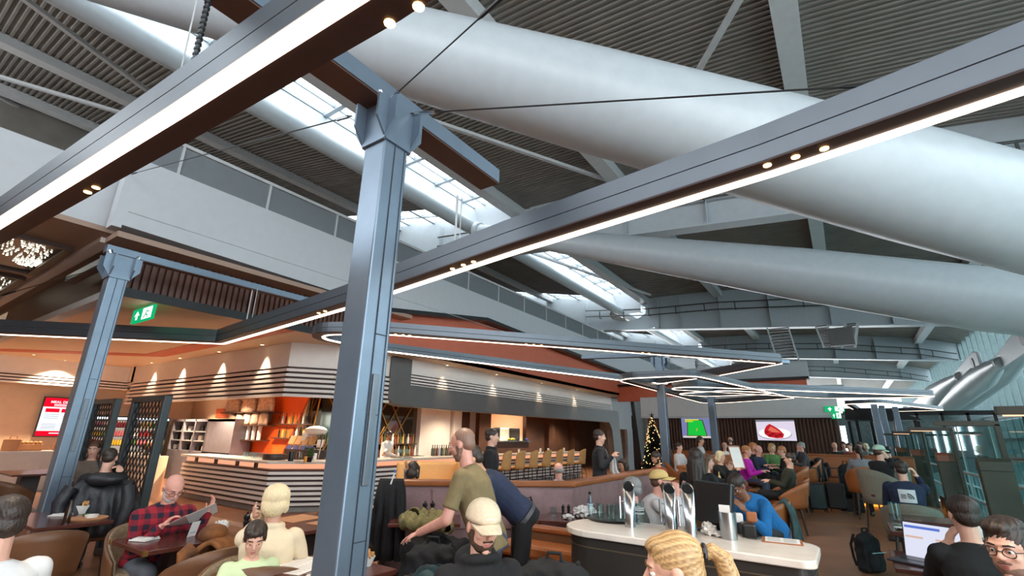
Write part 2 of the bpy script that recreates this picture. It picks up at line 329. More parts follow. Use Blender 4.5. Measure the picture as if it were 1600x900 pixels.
# cross strips of skylight on the near side of the girders
for k, (ya_, yb_) in enumerate(((12.1, 13.7), (26.3, 27.9), (40.4, 42.1))):
    b = B()
    for x in np.arange(-28, -11.2, 1.6): b.bar((x, ya_, deckz(x)+0.1), (x, yb_, deckz(x)+0.1), 0.1, 0.14)
    for y in (ya_, (ya_+yb_)/2, yb_): b.bar((-30, y, deckz(-30)+0.1), (-11.2, y, deckz(-11.2)+0.1), 0.08, 0.14)
    w = struct(b.o('window_%d' % (20+k), STEEL)); B().add([(-30, ya_, deckz(-30)+0.2), (-11.2, ya_, deckz(-11.2)+0.2), (-11.2, yb_, deckz(-11.2)+0.2), (-30, yb_, deckz(-30)+0.2)], [(0, 1, 2, 3)]).o('pane', GL('skylight glass b', (250, 253, 254), 0.97), w, solid=0.02)
# ---------------------------------------------------------------- great raking steel legs
def leg(P0, P1, prof, label, group='raking steel legs'):
    P0, P1 = Vector(P0), Vector(P1); L = (P1-P0)
    b = B().tube([P0+L*t for t, r in prof], [r for t, r in prof], 40)
    t = thing('raking_leg', label, 'steel leg', P1, 0, group)
    b.o('shaft', STEEL, t, smooth=0.7, world=True)
    d = L.normalized(); a = d.cross(Vector((0, 0, 1))).normalized(); c = a.cross(d); r = prof[0][1]
    f_ = B().tube([P0-d*0.12, P0-d*0.04, P0+d*0.10, P0+d*0.18], [r*0.9, r*1.35, r*1.35, r], 32)
    f_.o('flange', STEEL, t, smooth=0.6, world=True)
    bl = B()
    for k in range(18):
        q = a*math.cos(2*PI*k/18)+c*math.sin(2*PI*k/18); bl.cyl(P0+q*r*1.18+d*0.09, P0+q*r*1.18+d*0.16, 0.035, n=8)
    bl.o('bolts', PURL, t, world=True); return t
N1, N2 = AX(-217, -145, -10.66), AX(745, 360, -10.4)
P1 = AD(1600, 338, 6.0); E1 = N1 + (P1-N1)*((6.2-N1.x)/(P1.x-N1.x)); P2 = AD(1600, 476, 10.0); E2 = N2 + (P2-N2)*((6.2-N2.x)/(P2.x-N2.x))
leg(N1, E1, [(0, 0.3), (0.18, 0.44), (0.3, 0.52), (0.5, 0.66), (0.7, 0.72), (0.85, 0.68), (1, 0.5)], 'nearest and thickest white raking tube crossing the top of the hall')
leg(N2, E2, [(0, 0.24), (0.12, 0.33), (0.35, 0.5), (0.6, 0.68), (0.8, 0.72), (1, 0.5)], 'second white raking tube rising from the bolted flange, below the nearest one')
leg(AX(1604, 548, 5.2), AX(1468, 655, 5.4), [(0, 0.13), (0.06, 0.3), (0.16, 0.48), (0.6, 0.52), (0.9, 0.42), (1, 0.2)], 'lower grey white tube slanting along the glass facade at far right')
leg(AX(1563, 566, 4.6), AX(1462, 648, 5.1), [(0, 0.13), (0.07, 0.3), (0.16, 0.44), (0.6, 0.5), (0.9, 0.36), (1, 0.15)], 'upper white tube with a pinned head slanting along the facade at far right')
leg(AX(1500, 588, 4.4), AX(1405, 664, 4.9), [(0, 0.14), (0.08, 0.36), (0.18, 0.55), (0.6, 0.6), (1, 0.3)], 'farthest white raking tube beyond the ceiling loops on the right')
for (a, b_, c_) in (((1612, 515), (1550, 575), 4.6), ((1528, 562), (1478, 606), 4.4)):
    A_, B_ = AX(*a, c_), AX(*b_, c_); t = B(); d = (B_-A_).normalized(); u = d.cross(Vector((1, 0, 0))).normalized()
    t.ext([A_-u*0.28, A_+d*0.6-u*0.42, B_-u*0.2, B_+u*0.2, A_+d*0.5+u*0.4, A_+u*0.28], (0.12, 0, 0)); o_ = struct(t.o('beam_10', STEEL, bevel=0.03)); q = A_+d*0.9; B().cyl(q-Vector((0.03, 0, 0)), q+Vector((0.15, 0, 0)), 0.22, n=20).o('pin', GREY, o_)
# ---------------------------------------------------------------- glazed facade and the building outside
fr = B()
for k in range(0, 64): fr.lim(6.95, 7.25, 3+k*1.3-0.09, 3+k*1.3+0.09, -7, 8)
for z in (-4, -1.2, 1.9, 4.9): fr.lim(6.95, 7.15, 3, 86, z-0.06, z+0.06)
w = struct(fr.o('window_9', M('grey green mullion', (118, 136, 138), 0.5)))
B().lim(7.15, 7.17, 3, 86, 2.0, 8).o('pane', GL('upper facade glass', (242, 250, 251), 0.95), w)
B().lim(7.15, 7.17, 3, 86, -7, 1.9).o('pane', GL('lower facade glass', (214, 240, 240), 0.85), w)
rail = B()
for z in (2.9, 3.05): rail.tube([(6.6, 3, z), (6.6, 84, z)], 0.06, 8)
for y in range(6, 84, 6): rail.bar((6.6, y, 2.97), (7.0, y, 2.97), 0.08, 0.2)
struct(rail.o('trim_2', PURL))
ob = B().lim(17, 26, 0, 120, -7, 1.2)
for k in range(40): ob.lim(16.8, 17.1, k*3, k*3+0.25, -7, 2)
tag(ob.o('terminal_building', M('teal grey cladding outside', (140, 172, 174), 0.6, var=0.1, scale=0.3)), 'long teal grey building outside beyond the facade glass', 'building')
# ---------------------------------------------------------------- gallery bulkhead, balcony, left wall
bk = B().ext([(-8.5, y, z) for y, z in ((2.02, 5.68), (34, 5.68), (34, 4.55), (22.1, 4.69), (13.9, 4.94), (11.1, 5.04), (7.2, 4.45), (2.02, 4.55))], (-0.3, 0, 0))
struct(bk.o('wall_gallery', WHITE))
tr = B(); q = [(2.02, 4.72), (7.2, 4.72)]; tr.bar((-8.495, 2.05, 4.78), (-8.495, 12, 4.78), 0.012, 0.012)
struct(tr.o('trim_3', M('panel joint', (178, 182, 185), 0.6)))
tr = B(); P = [(7.0, 4.42), (7.2, 4.42), (11.1, 5.0), (13.9, 4.9), (22.1, 4.65), (34, 4.5)]
for a, b_ in zip(P, P[1:]): tr.bar((-8.62, *a), (-8.62, *b_), 0.26, 0.1)
struct(tr.o('trim_4', BLACK))
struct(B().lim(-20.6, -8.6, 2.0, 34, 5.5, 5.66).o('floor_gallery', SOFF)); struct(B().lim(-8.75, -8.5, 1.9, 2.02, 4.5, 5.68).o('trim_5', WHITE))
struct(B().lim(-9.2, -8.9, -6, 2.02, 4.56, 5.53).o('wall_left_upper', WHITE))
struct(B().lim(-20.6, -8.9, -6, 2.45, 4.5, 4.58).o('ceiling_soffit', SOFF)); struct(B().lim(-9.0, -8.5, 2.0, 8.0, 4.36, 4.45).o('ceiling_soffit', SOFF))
bal = thing('glass_balustrade', 'long grey glass balustrade on top of the white gallery wall', 'balustrade', (-8.56, 2.1, 5.66))
B().lim(-8.57, -8.55, 2.1, 34, 5.66, 6.2).o('glass_panel', GLASSG, bal, world=True)
B().bar((-8.56, 2.1, 6.24), (-8.56, 34, 6.24), 0.07, 0.06).o('handrail', PURL, bal, world=True)
for k, y in enumerate(np.arange(2.55, 34, 1.52)): B().lim(-8.59, -8.53, y-0.02, y+0.02, 5.66, 6.22).o('post', PURL, bal, world=True)
# ---------------------------------------------------------------- restaurant ceiling, slats, fascias
struct(B().prism([(-20.6, 2.3), (-8.9, 2.3), (-8.9, 25.5), (-20.6, 25.5)], 3.6, 3.7).o('ceiling_restaurant', BEIGE))
struct(B().sweep([(-20.3, 1.2, 3.59), (-15.7, 5.25, 3.59), (-9.0, 5.05, 3.59)], [(-0.24, 0), (0.24, 0), (0.24, 0.02), (-0.24, 0.02)]).o('trim_6', ORANGE))
sl = B().lim(-9.1, -9.0, 2.3, 7.0, 3.62, 4.4)
for k in range(46): sl.lim(-9.0, -8.93, 2.36+k*0.1, 2.42+k*0.1, 3.72, 4.36)
struct(sl.o('wall_slats', SLATW)); struct(B().lim(-8.9, -8.86, 2.3, 7.0, 3.58, 3.72).o('trim_7', BLACK))
struct(B().ext([(-8.9, y, z) for y, z in ((6.6, 3.6), (25.5, 3.6), (25.5, 4.6), (22, 4.66), (13.9, 4.9), (11.1, 5.0), (7.2, 4.42), (7.0, 4.42))], (-0.1, 0, 0)).o('wall_orange', ORFAS))
struct(B().lim(-16.5, -8.95, 2.28, 2.36, 3.68, 4.5).o('wall_brown', DBROWN)); struct(B().lim(-20.6, -8.95, 2.2, 2.36, 3.56, 3.68).o('trim_8', PURL))
struct(B().lim(-20, -9.2, 1.98, 2.14, 4.42, 4.5).o('trim_9', CREAM)); struct(B().lim(-20, -9.0, 2.14, 2.3, 4.4, 4.5).o('trim_9', M('brown edge board', (112, 84, 70), 0.5)))
XL = MULTI('fairy lights', [(20, 24, 16), (24, 30, 20), (20, 20, 16), (255, 250, 225)], 26, emit=1.2)
for k, (x0, x1, y0, y1) in enumerate(((-12.6, -10.2, 0.7, 1.86), (-15.9, -13.2, 0.9, 1.86))):
    wn = struct(B().lim(x0, x1, y0, y1, 4.47, 4.5).o('window_%d' % (10+k), M('dark glass', (22, 22, 24), 0.12)))
    g = B()
    for a in (x0, x1): g.lim(a-0.05, a+0.05, y0, y1, 4.43, 4.5)
    for a in (y0, y1): g.lim(x0, x1, a-0.05, a+0.05, 4.43, 4.5)
    g.o('window_frame', DBROWN, wn)
    g = B(); xm = x0+0.15
    for c_ in ((x1-0.7, y1-0.45, 0.5), (x1-1.5, y1-0.2, 0.25)):
        for _ in range(110):
            a = random.random()*2*PI; r = c_[2]*math.sqrt(random.random()); g.ell((c_[0]+r*1.3*math.cos(a), min(y1-0.08, c_[1]+r*0.8*math.sin(a)), 4.455), 0.0115, 5, 4)
    g.o('fairy_lights', EM('fairy light', (255, 250, 225), 3), wn)['kind'] = 'stuff'
# stripy canopy over the bar
def canopy(path, z0, z1, nb, top, name):
    s = struct(B().sweep(path, [(0, 0), (-0.12, 0), (-0.12, z1-top), (0, z1-top)]).o(name, CREAM)) if False else None
    b = B(); pz = [(p[0], p[1], 0) for p in path]
    b.sweep(pz, [(0.0, top), (-0.1, top), (-0.1, z1), (0.0, z1)])
    h = (top-z0)/nb
    for k in range(nb): b.sweep(pz, [(0.03, z0+k*h), (-0.06, z0+k*h), (-0.06, z0+k*h+h*0.55), (0.03, z0+k*h+h*0.55)])
    o = struct(b.o(name, CREAM)); B().sweep(pz, [(-0.05, z0+0.01), (-0.1, z0+0.01), (-0.1, top), (-0.05, top)]).o('backing', GAPW, o)
canopy([(-19.8, -3), (-19.8, 6.0), (-19.3, 6.0)], 2.84, 3.6, 3, 3.1, 'wall_canopy_left')
canopy([(-19.5, 6.0), (-10.25, 6.0), (-9.65, 6.8), (-9.65, 8.5)], 2.38, 3.6, 6, 3.05, 'wall_canopy')
canopy([(-9.66, 9.15), (-9.66, 10.2), (-9.66, 23.2)], 2.88, 3.6, 4, 3.2, 'wall_canopy_right')
struct(B().prism([(-20.6, 6.05), (-10.3, 6.05), (-9.75, 6.85), (-9.75, 24), (-20.6, 24)], 2.86, 2.95).o('ceiling_bar', BEIGE))
cj = [(-9.6, y, z) for y, z in ((8.45, 3.58), (9.2, 3.58), (9.2, 2.9), (23.2, 2.9), (23.9, 2.9), (24.4, 0), (23.3, 0), (23.0, 2.0), (22.7, 2.32), (8.9, 2.32), (8.6, 2.38), (8.45, 2.5))]
struct(B().ext(cj, (-0.3, 0, 0)).o('wall_portal', GREY, bevel=0.02))
struct(B().ext([(-9.5, y, z) for y, z in ((26.0, 3.6), (27.2, 3.6), (27.8, 0), (26.8, 0))], (-0.6, 0, 0)).o('wall_portal_end', GREY, bevel=0.02))
struct(B().lim(-9.9, -9.7, 24.2, 26.0, 2.05, 2.8).o('wall_portal_end', WHITE)); struct(B().lim(-9.9, -9.75, 25.4, 26.2, 0, 2.1).o('wall_portal_end', WHITE))
struct(B().lim(-9.8, -9.7, 23.2, 28, 2.8, 3.6).o('wall_portal_end', WHITE))
# rear walls behind the bar
struct(B().lim(-20.6, -13.2, 8.5, 8.7, 0, 2.9).o('wall_bar', BEIGE))
struct(B().ext([(-16.6, 8.44, 1.9), (-14.9, 8.44, 1.9), (-14.9, 8.44, 2.86), (-12.9, 8.44, 2.86), (-14.6, 8.44, 0), (-16.6, 8.44, 0)], (0, 0.05, 0)).o('wall_orange', M('vivid orange panel', (226, 92, 28), 0.45, var=0.03)))
struct(B().lim(-18.6, -17.0, 8.46, 8.5, 2.05, 2.35).o('wall_orange', ORANGE))
struct(B().lim(-12.9, -12.7, 8.7, 12.6, 0, 2.9).o('wall_mirror', M('smoked mirror', (120, 112, 100), 0.06, 0.9))); struct(B().lim(-14.6, -12.8, 8.6, 8.8, 0, 2.9).o('wall_mirror', M('smoked mirror b', (120, 112, 100), 0.06, 0.9)))
struct(B().lim(-12.9, -12.5, 12.6, 14.2, 0, 2.9).lim(-12.6, -12.4, 14.3, 14.75, 0, 2.9).o('wall_pier', CREAM, bevel=0.01))
WB = M('brown timber panelling', (92, 62, 46), 0.5, var=0.12, scale=3)
struct(B().lim(-13.3, -13.1, 14.7, 16.6, 0, 2.9).lim(-12.7, -12.5, 16.0, 16.8, 0, 2.9).lim(-12.7, -12.5, 19.6, 30, 0, 2.9).lim(-12.7, -12.5, 16.8, 19.6, 0, 1.4).lim(-12.7, -12.5, 16.8, 19.6, 2.62, 2.9).lim(-12.5, -12.3, 21.4, 22.0, 0, 2.9).lim(-12.5, -12.2, 24.0, 24.6, 0, 2.9).o('wall_kitchen', WB))
struct(B().lim(-15, -14.9, 16.2, 20.2, 0, 2.9).lim(-15, -12.7, 16.1, 16.2, 0, 2.9).lim(-15, -12.7, 20.1, 20.2, 0, 2.9).o('wall_kitchen_back', CREAM))
struct(B().lim(-20.6, -9, 28, 28.2, 0, 4.5).o('wall_end', CREAM))
# ---------------------------------------------------------------- far wall with slats, name band, upper gallery edge
struct(B().lim(-7.2, -0.2, 21.3, 21.5, 0, 2.5).lim(-0.3, -0.2, 21.5, 27, 0, 2.5).o('wall_far', DBROWN))
sl = B()
for k in range(58): sl.lim(-7.15+k*0.12, -7.09+k*0.12, 21.2, 21.3, 0, 2.44)
struct(sl.o('wall_far_slats', SLATW))
struct(B().lim(-7.4, -0.1, 21.05, 21.5, 2.5, 3.35).o('wall_far_upper', M('light grey plaster', (205, 205, 206), 0.6, var=0.02))); struct(B().lim(-7.4, -0.1, 21.0, 21.1, 2.46, 2.54).o('trim_20', WHITE))
struct(B().lim(-9, -1.0, 22.4, 22.6, 3.3, 4.0).o('wall_orange_far', ORFAS)); struct(B().lim(-9.2, -0.9, 22.2, 22.7, 4.0, 4.1).o('trim_21', BLACK)); struct(B().lim(-12, -0.9, 22.8, 23.0, 4.1, 4.75).o('wall_far_gallery', WHITE))
struct(B().lim(-1.1, 0.2, 22.4, 23.2, 3.3, 3.75).o('wall_far_gallery', PURL))
sg = thing('wall_lettering', 'dark raised lettering on the terracotta band over the far wall', 'sign', (-3.9, 22.37, 3.62))
for k, ch in enumerate('PLANE FOOD'):
    if ch != ' ': text('letter', ch, 0.36, M('letter black', (40, 30, 30), 0.5), sg, (-1.35+k*0.3, 0, 0), (PI/2, 0, 0), 0.02)
struct(B().lim(0.0, 7.0, 38, 38.2, 0, 2.6).lim(-20, 7, 38, 38.2, 2.6, 3.4).o('wall_end', M('teal grey end wall', (120, 134, 136), 0.5, var=0.15)))
dg = B()
for x in np.arange(0.2, 7, 0.9): dg.lim(x-0.06, x+0.06, 30, 30.1, 0, 3.0)
dg.lim(0, 7, 30, 30.1, 2.9, 3.1).lim(0, 7, 30, 30.1, 1.0, 1.08); struct(dg.o('door_1', BLACK)); B()
# ---------------------------------------------------------------- steel posts with flared heads, frame beams on top of them
def post(x, y, h, label, w=0.227, panel=True):
    t = thing('steel_post', label, 'post', (x, y, 0), 0, 'steel posts carrying the light frames'); a = w/2
    b = B().lim(-a+0.004, a-0.004, -a+0.004, a-0.004, 0, h-(0.3 if panel else 0)); b.o('shaft', POSTM, t, bevel=0.012)
    g = B().lim(a-0.001, a+0.003, -0.018, -0.012, 0.1, h-0.35).lim(a-0.001, a+0.003, 0.075, 0.079, 0.1, h-0.35)
    for z in (0.6, 1.05, 1.75, 2.25): g.lim(a-0.001, a+0.003, -0.015, 0.078, z, z+0.005)
    g.o('joints', M('dark joint', (50, 60, 72), 0.6), t)
    if panel:
        for z0, z1 in ((1.35, 2.0), (0.4, 0.75)): B().lim(a, a+0.012, -0.002, 0.045, z0, z1).o('access_panel', POSTD, t, bevel=0.004)
    if not panel: return t
    hd = B(); q = [(-a, h-0.36), (a, h-0.36), (a+0.1, h-0.22), (a+0.1, h-0.03), (-a-0.1, h-0.03), (-a-0.1, h-0.22)]
    hd.ext([(s, a-0.004, z) for s, z in q], (0, 0.02, 0)).ext([(s, -a-0.016, z) for s, z in q], (0, 0.02, 0)).ext([(a-0.004, s, z) for s, z in q], (0.02, 0, 0)).ext([(-a-0.016, s, z) for s, z in q], (0.02, 0, 0))
    hd.lim(-a, a, -a, a, h-0.36, h-0.04); hd.o('head', POSTM, t)
    for s in (-1, 1): B().tube([(a*0.5, s*a*1.2, h-0.05), (a*0.5, s*a*1.5, h+0.03)], 0.03, 8).o('eye_bolt', CHROME, t)
    return t
post(-2.5, 1.96, 4.0, 'nearest blue grey steel post with flared head, in the middle of the photo')
post(-8.22, 2.06, 4.0, 'left blue grey steel post with flared head, before the wire mesh screens')
post(-4.33, 14.2, 4.0, 'slim grey post just right of the lit christmas tree'); post(-3.87, 18.5, 4.0, 'slim grey post between the two wall screens')
post(0.94, 21.0, 2.9, 'leftmost of three slim posts beside the black awning', 0.2, False); post(1.28, 23.5, 3.0, 'middle of three slim posts beside the black awning', 0.2, False); post(1.75, 24.5, 3.0, 'rightmost of three slim posts beside the black awning', 0.2, False)
def fbeam(P0, P1, label, w=0.2, h=0.13):
    t = thing('frame_beam', label, 'beam', P0, 0, 'frame beams on the steel posts')
    B().bar(Vector(P0)+Vector((0, 0, h/2)), Vector(P1)+Vector((0, 0, h/2)), w, h).o('web', POSTM, t, world=True)
    B().bar(Vector(P0)-Vector((0, 0, 0.006)), Vector(P1)-Vector((0, 0, 0.006)), w-0.02, 0.012).o('underside', M('brown beam underside', (82, 54, 44), 0.5), t, world=True); return t
fbeam((-2.55, -3.5, 4.0), (-2.55, 3.28, 4.0), 'beam with brown underside running over the head of the nearest post', 0.24, 0.14)
fbeam((-8.22, 1.85, 4.0), (-8.22, 5.3, 4.0), 'thin beam running back from the head of the left post', 0.14, 0.1); fbeam((-8.3, 2.06, 4.0), (-10.6, 2.06, 4.0), 'thin beam running left from the head of the left post', 0.14, 0.1)
fbeam((-4.33, 14.0, 4.0), (-1.2, 17.5, 4.0), 'far thin beam on the post by the christmas tree', 0.14, 0.1); fbeam((-4.4, 14.2, 4.0), (-6.6, 13.6, 4.0), 'short far beam left of the post by the christmas tree', 0.14, 0.1)
# ---------------------------------------------------------------- suspended light channels
TW, TH = 0.2, 0.235
def tray(path, z, label, led=1, closed=False, spots=(), w=TW, h=TH, ledw=0.075):
    p = [Vector((q[0], q[1], 0)) for q in path]; c = p[len(p)//2]
    t = thing('light_channel', label, 'ceiling light', (c.x, c.y, z), 0, 'suspended light channels')
    pz = [Vector((q.x, q.y, z)) for q in p]; a = w/2
    b = B().sweep(pz, [(-a, 0.012), (-a, h*0.5-0.004), (-a+0.008, h*0.5), (-a, h*0.5+0.004), (-a, h), (a, h), (a, h*0.5+0.004), (a-0.008, h*0.5), (a, h*0.5-0.004), (a, 0.012)], closed)
    b.o('channel', TRAYM, t, world=True)
    u = (-a, a-ledw) if led > 0 else (-a+ledw, a)
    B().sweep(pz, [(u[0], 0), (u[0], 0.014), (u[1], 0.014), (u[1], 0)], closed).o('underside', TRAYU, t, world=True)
    u = (a-ledw, a-0.004) if led > 0 else (-a+0.004, -a+ledw)
    B().sweep(pz, [(u[0], -0.006), (u[0], 0.012), (u[1], 0.012), (u[1], -0.006)], closed).o('light_strip', LED, t, world=True)
    for s in spots:
        s = Vector(s); B().cyl((s.x, s.y, z+0.004), (s.x, s.y, z-0.004), 0.022, n=10).o('spotlight', BULB, t, world=True)
        l = bpy.data.lights.new('spotlight_lamp', 'SPOT'); l.energy = 45; l.spot_size = 1.5; l.spot_blend = 0.7; l.color = (1.0, 0.84, 0.64); l.shadow_soft_size = 0.03; lo = bpy.data.objects.new('spotlight_lamp', l); COL.objects.link(lo); lo.parent = t; lo.location = (s.x-c.x, s.y-c.y, -0.03)
    return t
Z1 = 3.15
def mid(x, y): q = AZ(x, y, Z1); return (q.x, q.y, 0)
c1 = mid(-60, 416); tl = []
A = fillet([(-12.4, 1.05, 0), (-9.2, 4.02, 0), mid(545, 477), mid(607, 455), mid(800, 390), mid(1200, 265), (1.75, 2.47, 0), (1.95, 0.82, 0), (-1.16, 0.81, 0), mid(300, 184), mid(0, 364), (-7.6, 0.35, 0)], [0, 0.12, 0, 0, 0, 0, 0.75, 0.5, 0, 0, 0, 0], 8)
tray(A, Z1, 'nearest light channel loop, overhead from upper left and back behind the nearest post', led=-1, spots=[mid(609, 36), mid(654, 10), mid(137, 300), mid(150, 293), mid(1199, 258), mid(1243, 245), mid(1288, 232), mid(707, 420), mid(724, 414), mid(740, 409), mid(498, 489), mid(508, 486)])
Cc = fillet([mid(1215, 567), mid(600, 521), (-7.15, 4.2, 0), (-7.3, 5.9, 0), mid(985, 597), mid(1040, 600)], [0, 0, 0.45, 0.6, 0.0, 0], 8)
tray(Cc, Z1, 'light channel with a rounded end by the nearest post, running to a sharp corner', led=1, h=0.17, ledw=0.05, spots=[mid(x, 521+(x-600)*0.075) for x in (618, 630, 640, 822, 834, 846, 1004, 1014, 1158, 1170)])
def loop(pts, rr, lab, h=0.15):
    P = [(AZ(px, py, 3.0).x, AZ(px, py, 3.0).y, 0) for px, py in pts]; ar = sum(P[i-1][0]*P[i][1]-P[i][0]*P[i-1][1] for i in range(len(P)))
    tray(fillet(P, rr, 6, True), 3.0, lab, led=1 if ar > 0 else -1, closed=True, h=h, ledw=0.02)
loop([(965, 593), (1080, 588), (1236, 622), (1106, 631)], [0.5, 0.5, 0.05, 0.5], 'rounded quadrilateral light loop in front of the far wall, right of the christmas tree post')
loop([(1047, 608), (1075, 605), (1466, 620), (1290, 622)], [0.5, 0.5, 0.1, 0.5], 'long narrow light loop pointing right under the far girders', 0.18)
tray([mid(1216, 568), mid(1122, 586), mid(1000, 603)], Z1, 'short dark light channel running back from the sharp corner', led=1, h=0.16, ledw=0.04)
loop([(1058, 616), (1105, 619), (1212, 615), (1130, 611)], [0.3, 0.3, 0.2, 0.3], 'smallest rounded light loop inside the ones before the far wall', 0.13)
loop([(1324, 632), (1372, 630), (1470, 641), (1344, 644)], [0.2, 0.5, 0.05, 0.2], 'farthest light loop above the three slim posts')
# rods that hang the channels from the beams, guy cables
def rod(P0, P1, r, label, coil=False):
    P0, P1 = Vector(P0), Vector(P1); b = B().tube([P0, P1], r, 8)
    if coil:
        n = int((P0-P1).length/0.03)
        for k in range(n): q = P1.lerp(P0, k/n); b.cyl(q, q+Vector((0, 0, 0.012)), r*1.35, n=8)
    return tag(b.o('hanging_rod', PURL if not coil else CABLE, smooth=0.6), label, 'hanging rod', 'hanging rods of the light channels')
q = AX(322, 8, -2.45); rod((q.x, q.y, 4.0), (AZ(298, 120, Z1+TH).x, AZ(298, 120, Z1+TH).y, Z1+TH), 0.012, 'ribbed black conduit hanging from the beam down to the near light channel', True)
q = AX(303, 8, -2.5); rod((q.x, q.y, 4.0), (AZ(277, 135, Z1+TH).x, AZ(277, 135, Z1+TH).y, Z1+TH), 0.004, 'thin wire hanger beside the ribbed conduit over the near light channel')
for x, lab in ((713, 'thicker hanger at the far end of the brown beam'), (720, 'thinner hanger at the far end of the brown beam')):
    e = AZ(x-3, 392, Z1+TH); rod((e.x, e.y, 4.0), (e.x, e.y, Z1+TH), 0.011 if x == 713 else 0.005, lab)
for x, lab in ((382, 'left hanger of the pair on the beam behind the left post'), (388, 'right hanger of the pair on the beam behind the left post')):
    e = AZ(x, 506, Z1+TH); rod((-8.2 if x == 382 else -8.1, e.y, 4.0), (-8.2 if x == 382 else -8.1, e.y, Z1+0.1), 0.009 if x == 382 else 0.005, lab)
def cable(P0, P1, label):
    P0, P1 = Vector(P0), Vector(P1); d = (P1-P0).normalized(); L = (P1-P0).length; t = thing('guy_cable', label, 'cable', P0, 0, 'guy cables')
    B().tube([P0, P1], 0.0055, 6).o('wire', CABLE, t, world=True)
    B().tube([P0+d*0.03, P0+d*0.05, P0+d*0.2, P0+d*0.22], [0.006, 0.014, 0.014, 0.006], 8).o('turnbuckle', CHROME, t, world=True)
    B().tube([P1-d*0.02, P1-d*0.05, P1-d*0.26, P1-d*0.3], [0.006, 0.014, 0.012, 0.005], 8).o('turnbuckle', CABLE, t, world=True)
top = Vector((-2.45, 2.0, 4.02))
cable((-2.5, 1.9, 4.02), AZ(800, -18, 3.9), 'guy cable from the nearest post head up towards the right, over the big tube')
cable((-2.38, 2.05, 3.98), AZ(1418, 130, Z1+TH), 'long guy cable from the nearest post head right to the curved light channel')
cable(AZ(550, 181, 3.98), AX(205, 272, -8.45), 'guy cable from the nearest post head left towards the white wall corner')
cable((-8.3, 2.1, 3.95), AZ(0, 462, 3.5), 'guy cable from the left post head running left to the dark windows')
# ---------------------------------------------------------------- exit signs
def exit_sign(loc, rz, w, h, label, hang):
    t = thing('exit_sign', label, 'exit sign', loc, rz, 'green exit signs')
    B().lim(-w/2, w/2, -0.02, 0.02, 0, h).o('panel', EM('exit green', (20, 176, 112), 1.1), t)
    wh = EM('exit white', (250, 255, 250), 1.6); y = -0.024
    B().ext([(-w*0.36, y, h*0.45), (-w*0.24, y, h*0.8), (-w*0.12, y, h*0.45), (-w*0.2, y, h*0.52), (-w*0.2, y, h*0.18), (-w*0.28, y, h*0.18), (-w*0.28, y, h*0.52)], (0, 0.004, 0)).o('arrow', wh, t)
    m = B().lim(w*0.02, w*0.46, y, y+0.003, h*0.1, h*0.9); m.o('doorway', wh, t)
    g = B().ell((w*0.25, y-0.002, h*0.76), (h*0.06, 0.004, h*0.06)).bar((w*0.24, y-0.002, h*0.68), (w*0.2, y-0.002, h*0.42), 0.004, h*0.13, (1, 0, 0)).bar((w*0.2, y-0.002, h*0.42), (w*0.3, y-0.002, h*0.3), 0.004, h*0.08, (0, 0, 1)).bar((w*0.3, y-0.002, h*0.3), (w*0.29, y-0.002, h*0.14), 0.004, h*0.07, (1, 0, 0)).bar((w*0.2, y-0.002, h*0.42), (w*0.1, y-0.002, h*0.18), 0.004, h*0.08, (0, 0, 1)).bar((w*0.24, y-0.002, h*0.64), (w*0.36, y-0.002, h*0.55), 0.004, h*0.07, (0, 0, 1))
    g.o('running_figure', EM('exit green fig', (20, 170, 108), 1.0), t)
    if hang:
        for s in (-0.3, 0.3): B().bar((s*w, 0, h), (s*w, 0, h+hang), 0.012, 0.012).o('bracket', PURL, t)
exit_sign((-9.35, 2.82, 3.33), 0.0, 0.86, 0.235, 'green exit sign hanging from the beige ceiling behind the left post', 0.05)
exit_sign((-0.22, 21.02, 2.66), 0.0, 0.6, 0.2, 'upper green exit sign at the corner of the far slatted wall', 0); exit_sign((-0.2, 21.02, 2.42), 0.0, 0.3, 0.22, 'lower small green exit sign at the corner of the far slatted wall', 0)
B()
# ---------------------------------------------------------------- downlights of the restaurant ceiling: lamp face and its light
def downlight(x, y, z, e, label, cone=1.2, warm=(1.0, 0.80, 0.56), lit=True):
    t = thing('downlight', label, 'ceiling light', (x, y, z), 0, 'recessed downlights of the restaurant')
    B().lathe([(0.0, 0.0), (0.045, 0.0), (0.045, -0.012), (0.06, -0.012), (0.06, 0.004), (0, 0.004)], n=14).o('trim_ring', WHITE, t)
    B().cyl((0, 0, -0.006), (0, 0, -0.002), 0.042, n=14).o('lamp_face', EM('downlight face', (255, 222, 170), 10), t)
    if lit:
        l = bpy.data.lights.new('downlight_lamp', 'SPOT'); l.energy = e; l.spot_size = cone; l.spot_blend = 0.6; l.color = warm; l.shadow_soft_size = 0.04
        lo = bpy.data.objects.new('downlight_lamp', l); COL.objects.link(lo); lo.parent = t; lo.location = (0, 0, -0.03)
E1_ = 330
for i, x in enumerate((-17.6, -15.6, -13.3, -11.2)): downlight(x, 5.83, 3.6, E1_*0.6, 'downlight pair throwing a pool on the white canopy, number %s from the left' % ('one', 'two', 'three', 'four')[i], 1.1)
downlight(-9.52, 7.5, 3.6, E1_*0.6, 'downlight close to the nearest post lighting the canopy corner', 0.9)
for i, (x, y) in enumerate(((-19.2, 2.6), (-18.9, 3.4))): downlight(x, y, 3.6, 160, 'downlight near the %s side of the far left shop ceiling' % ('front', 'back')[i])
for i, y in enumerate((10.5, 13, 16, 19)): downlight(-9.5, y, 3.6, 110, 'downlight over the right canopy, %s along' % ('first', 'second', 'third', 'fourth')[i], 0.9)
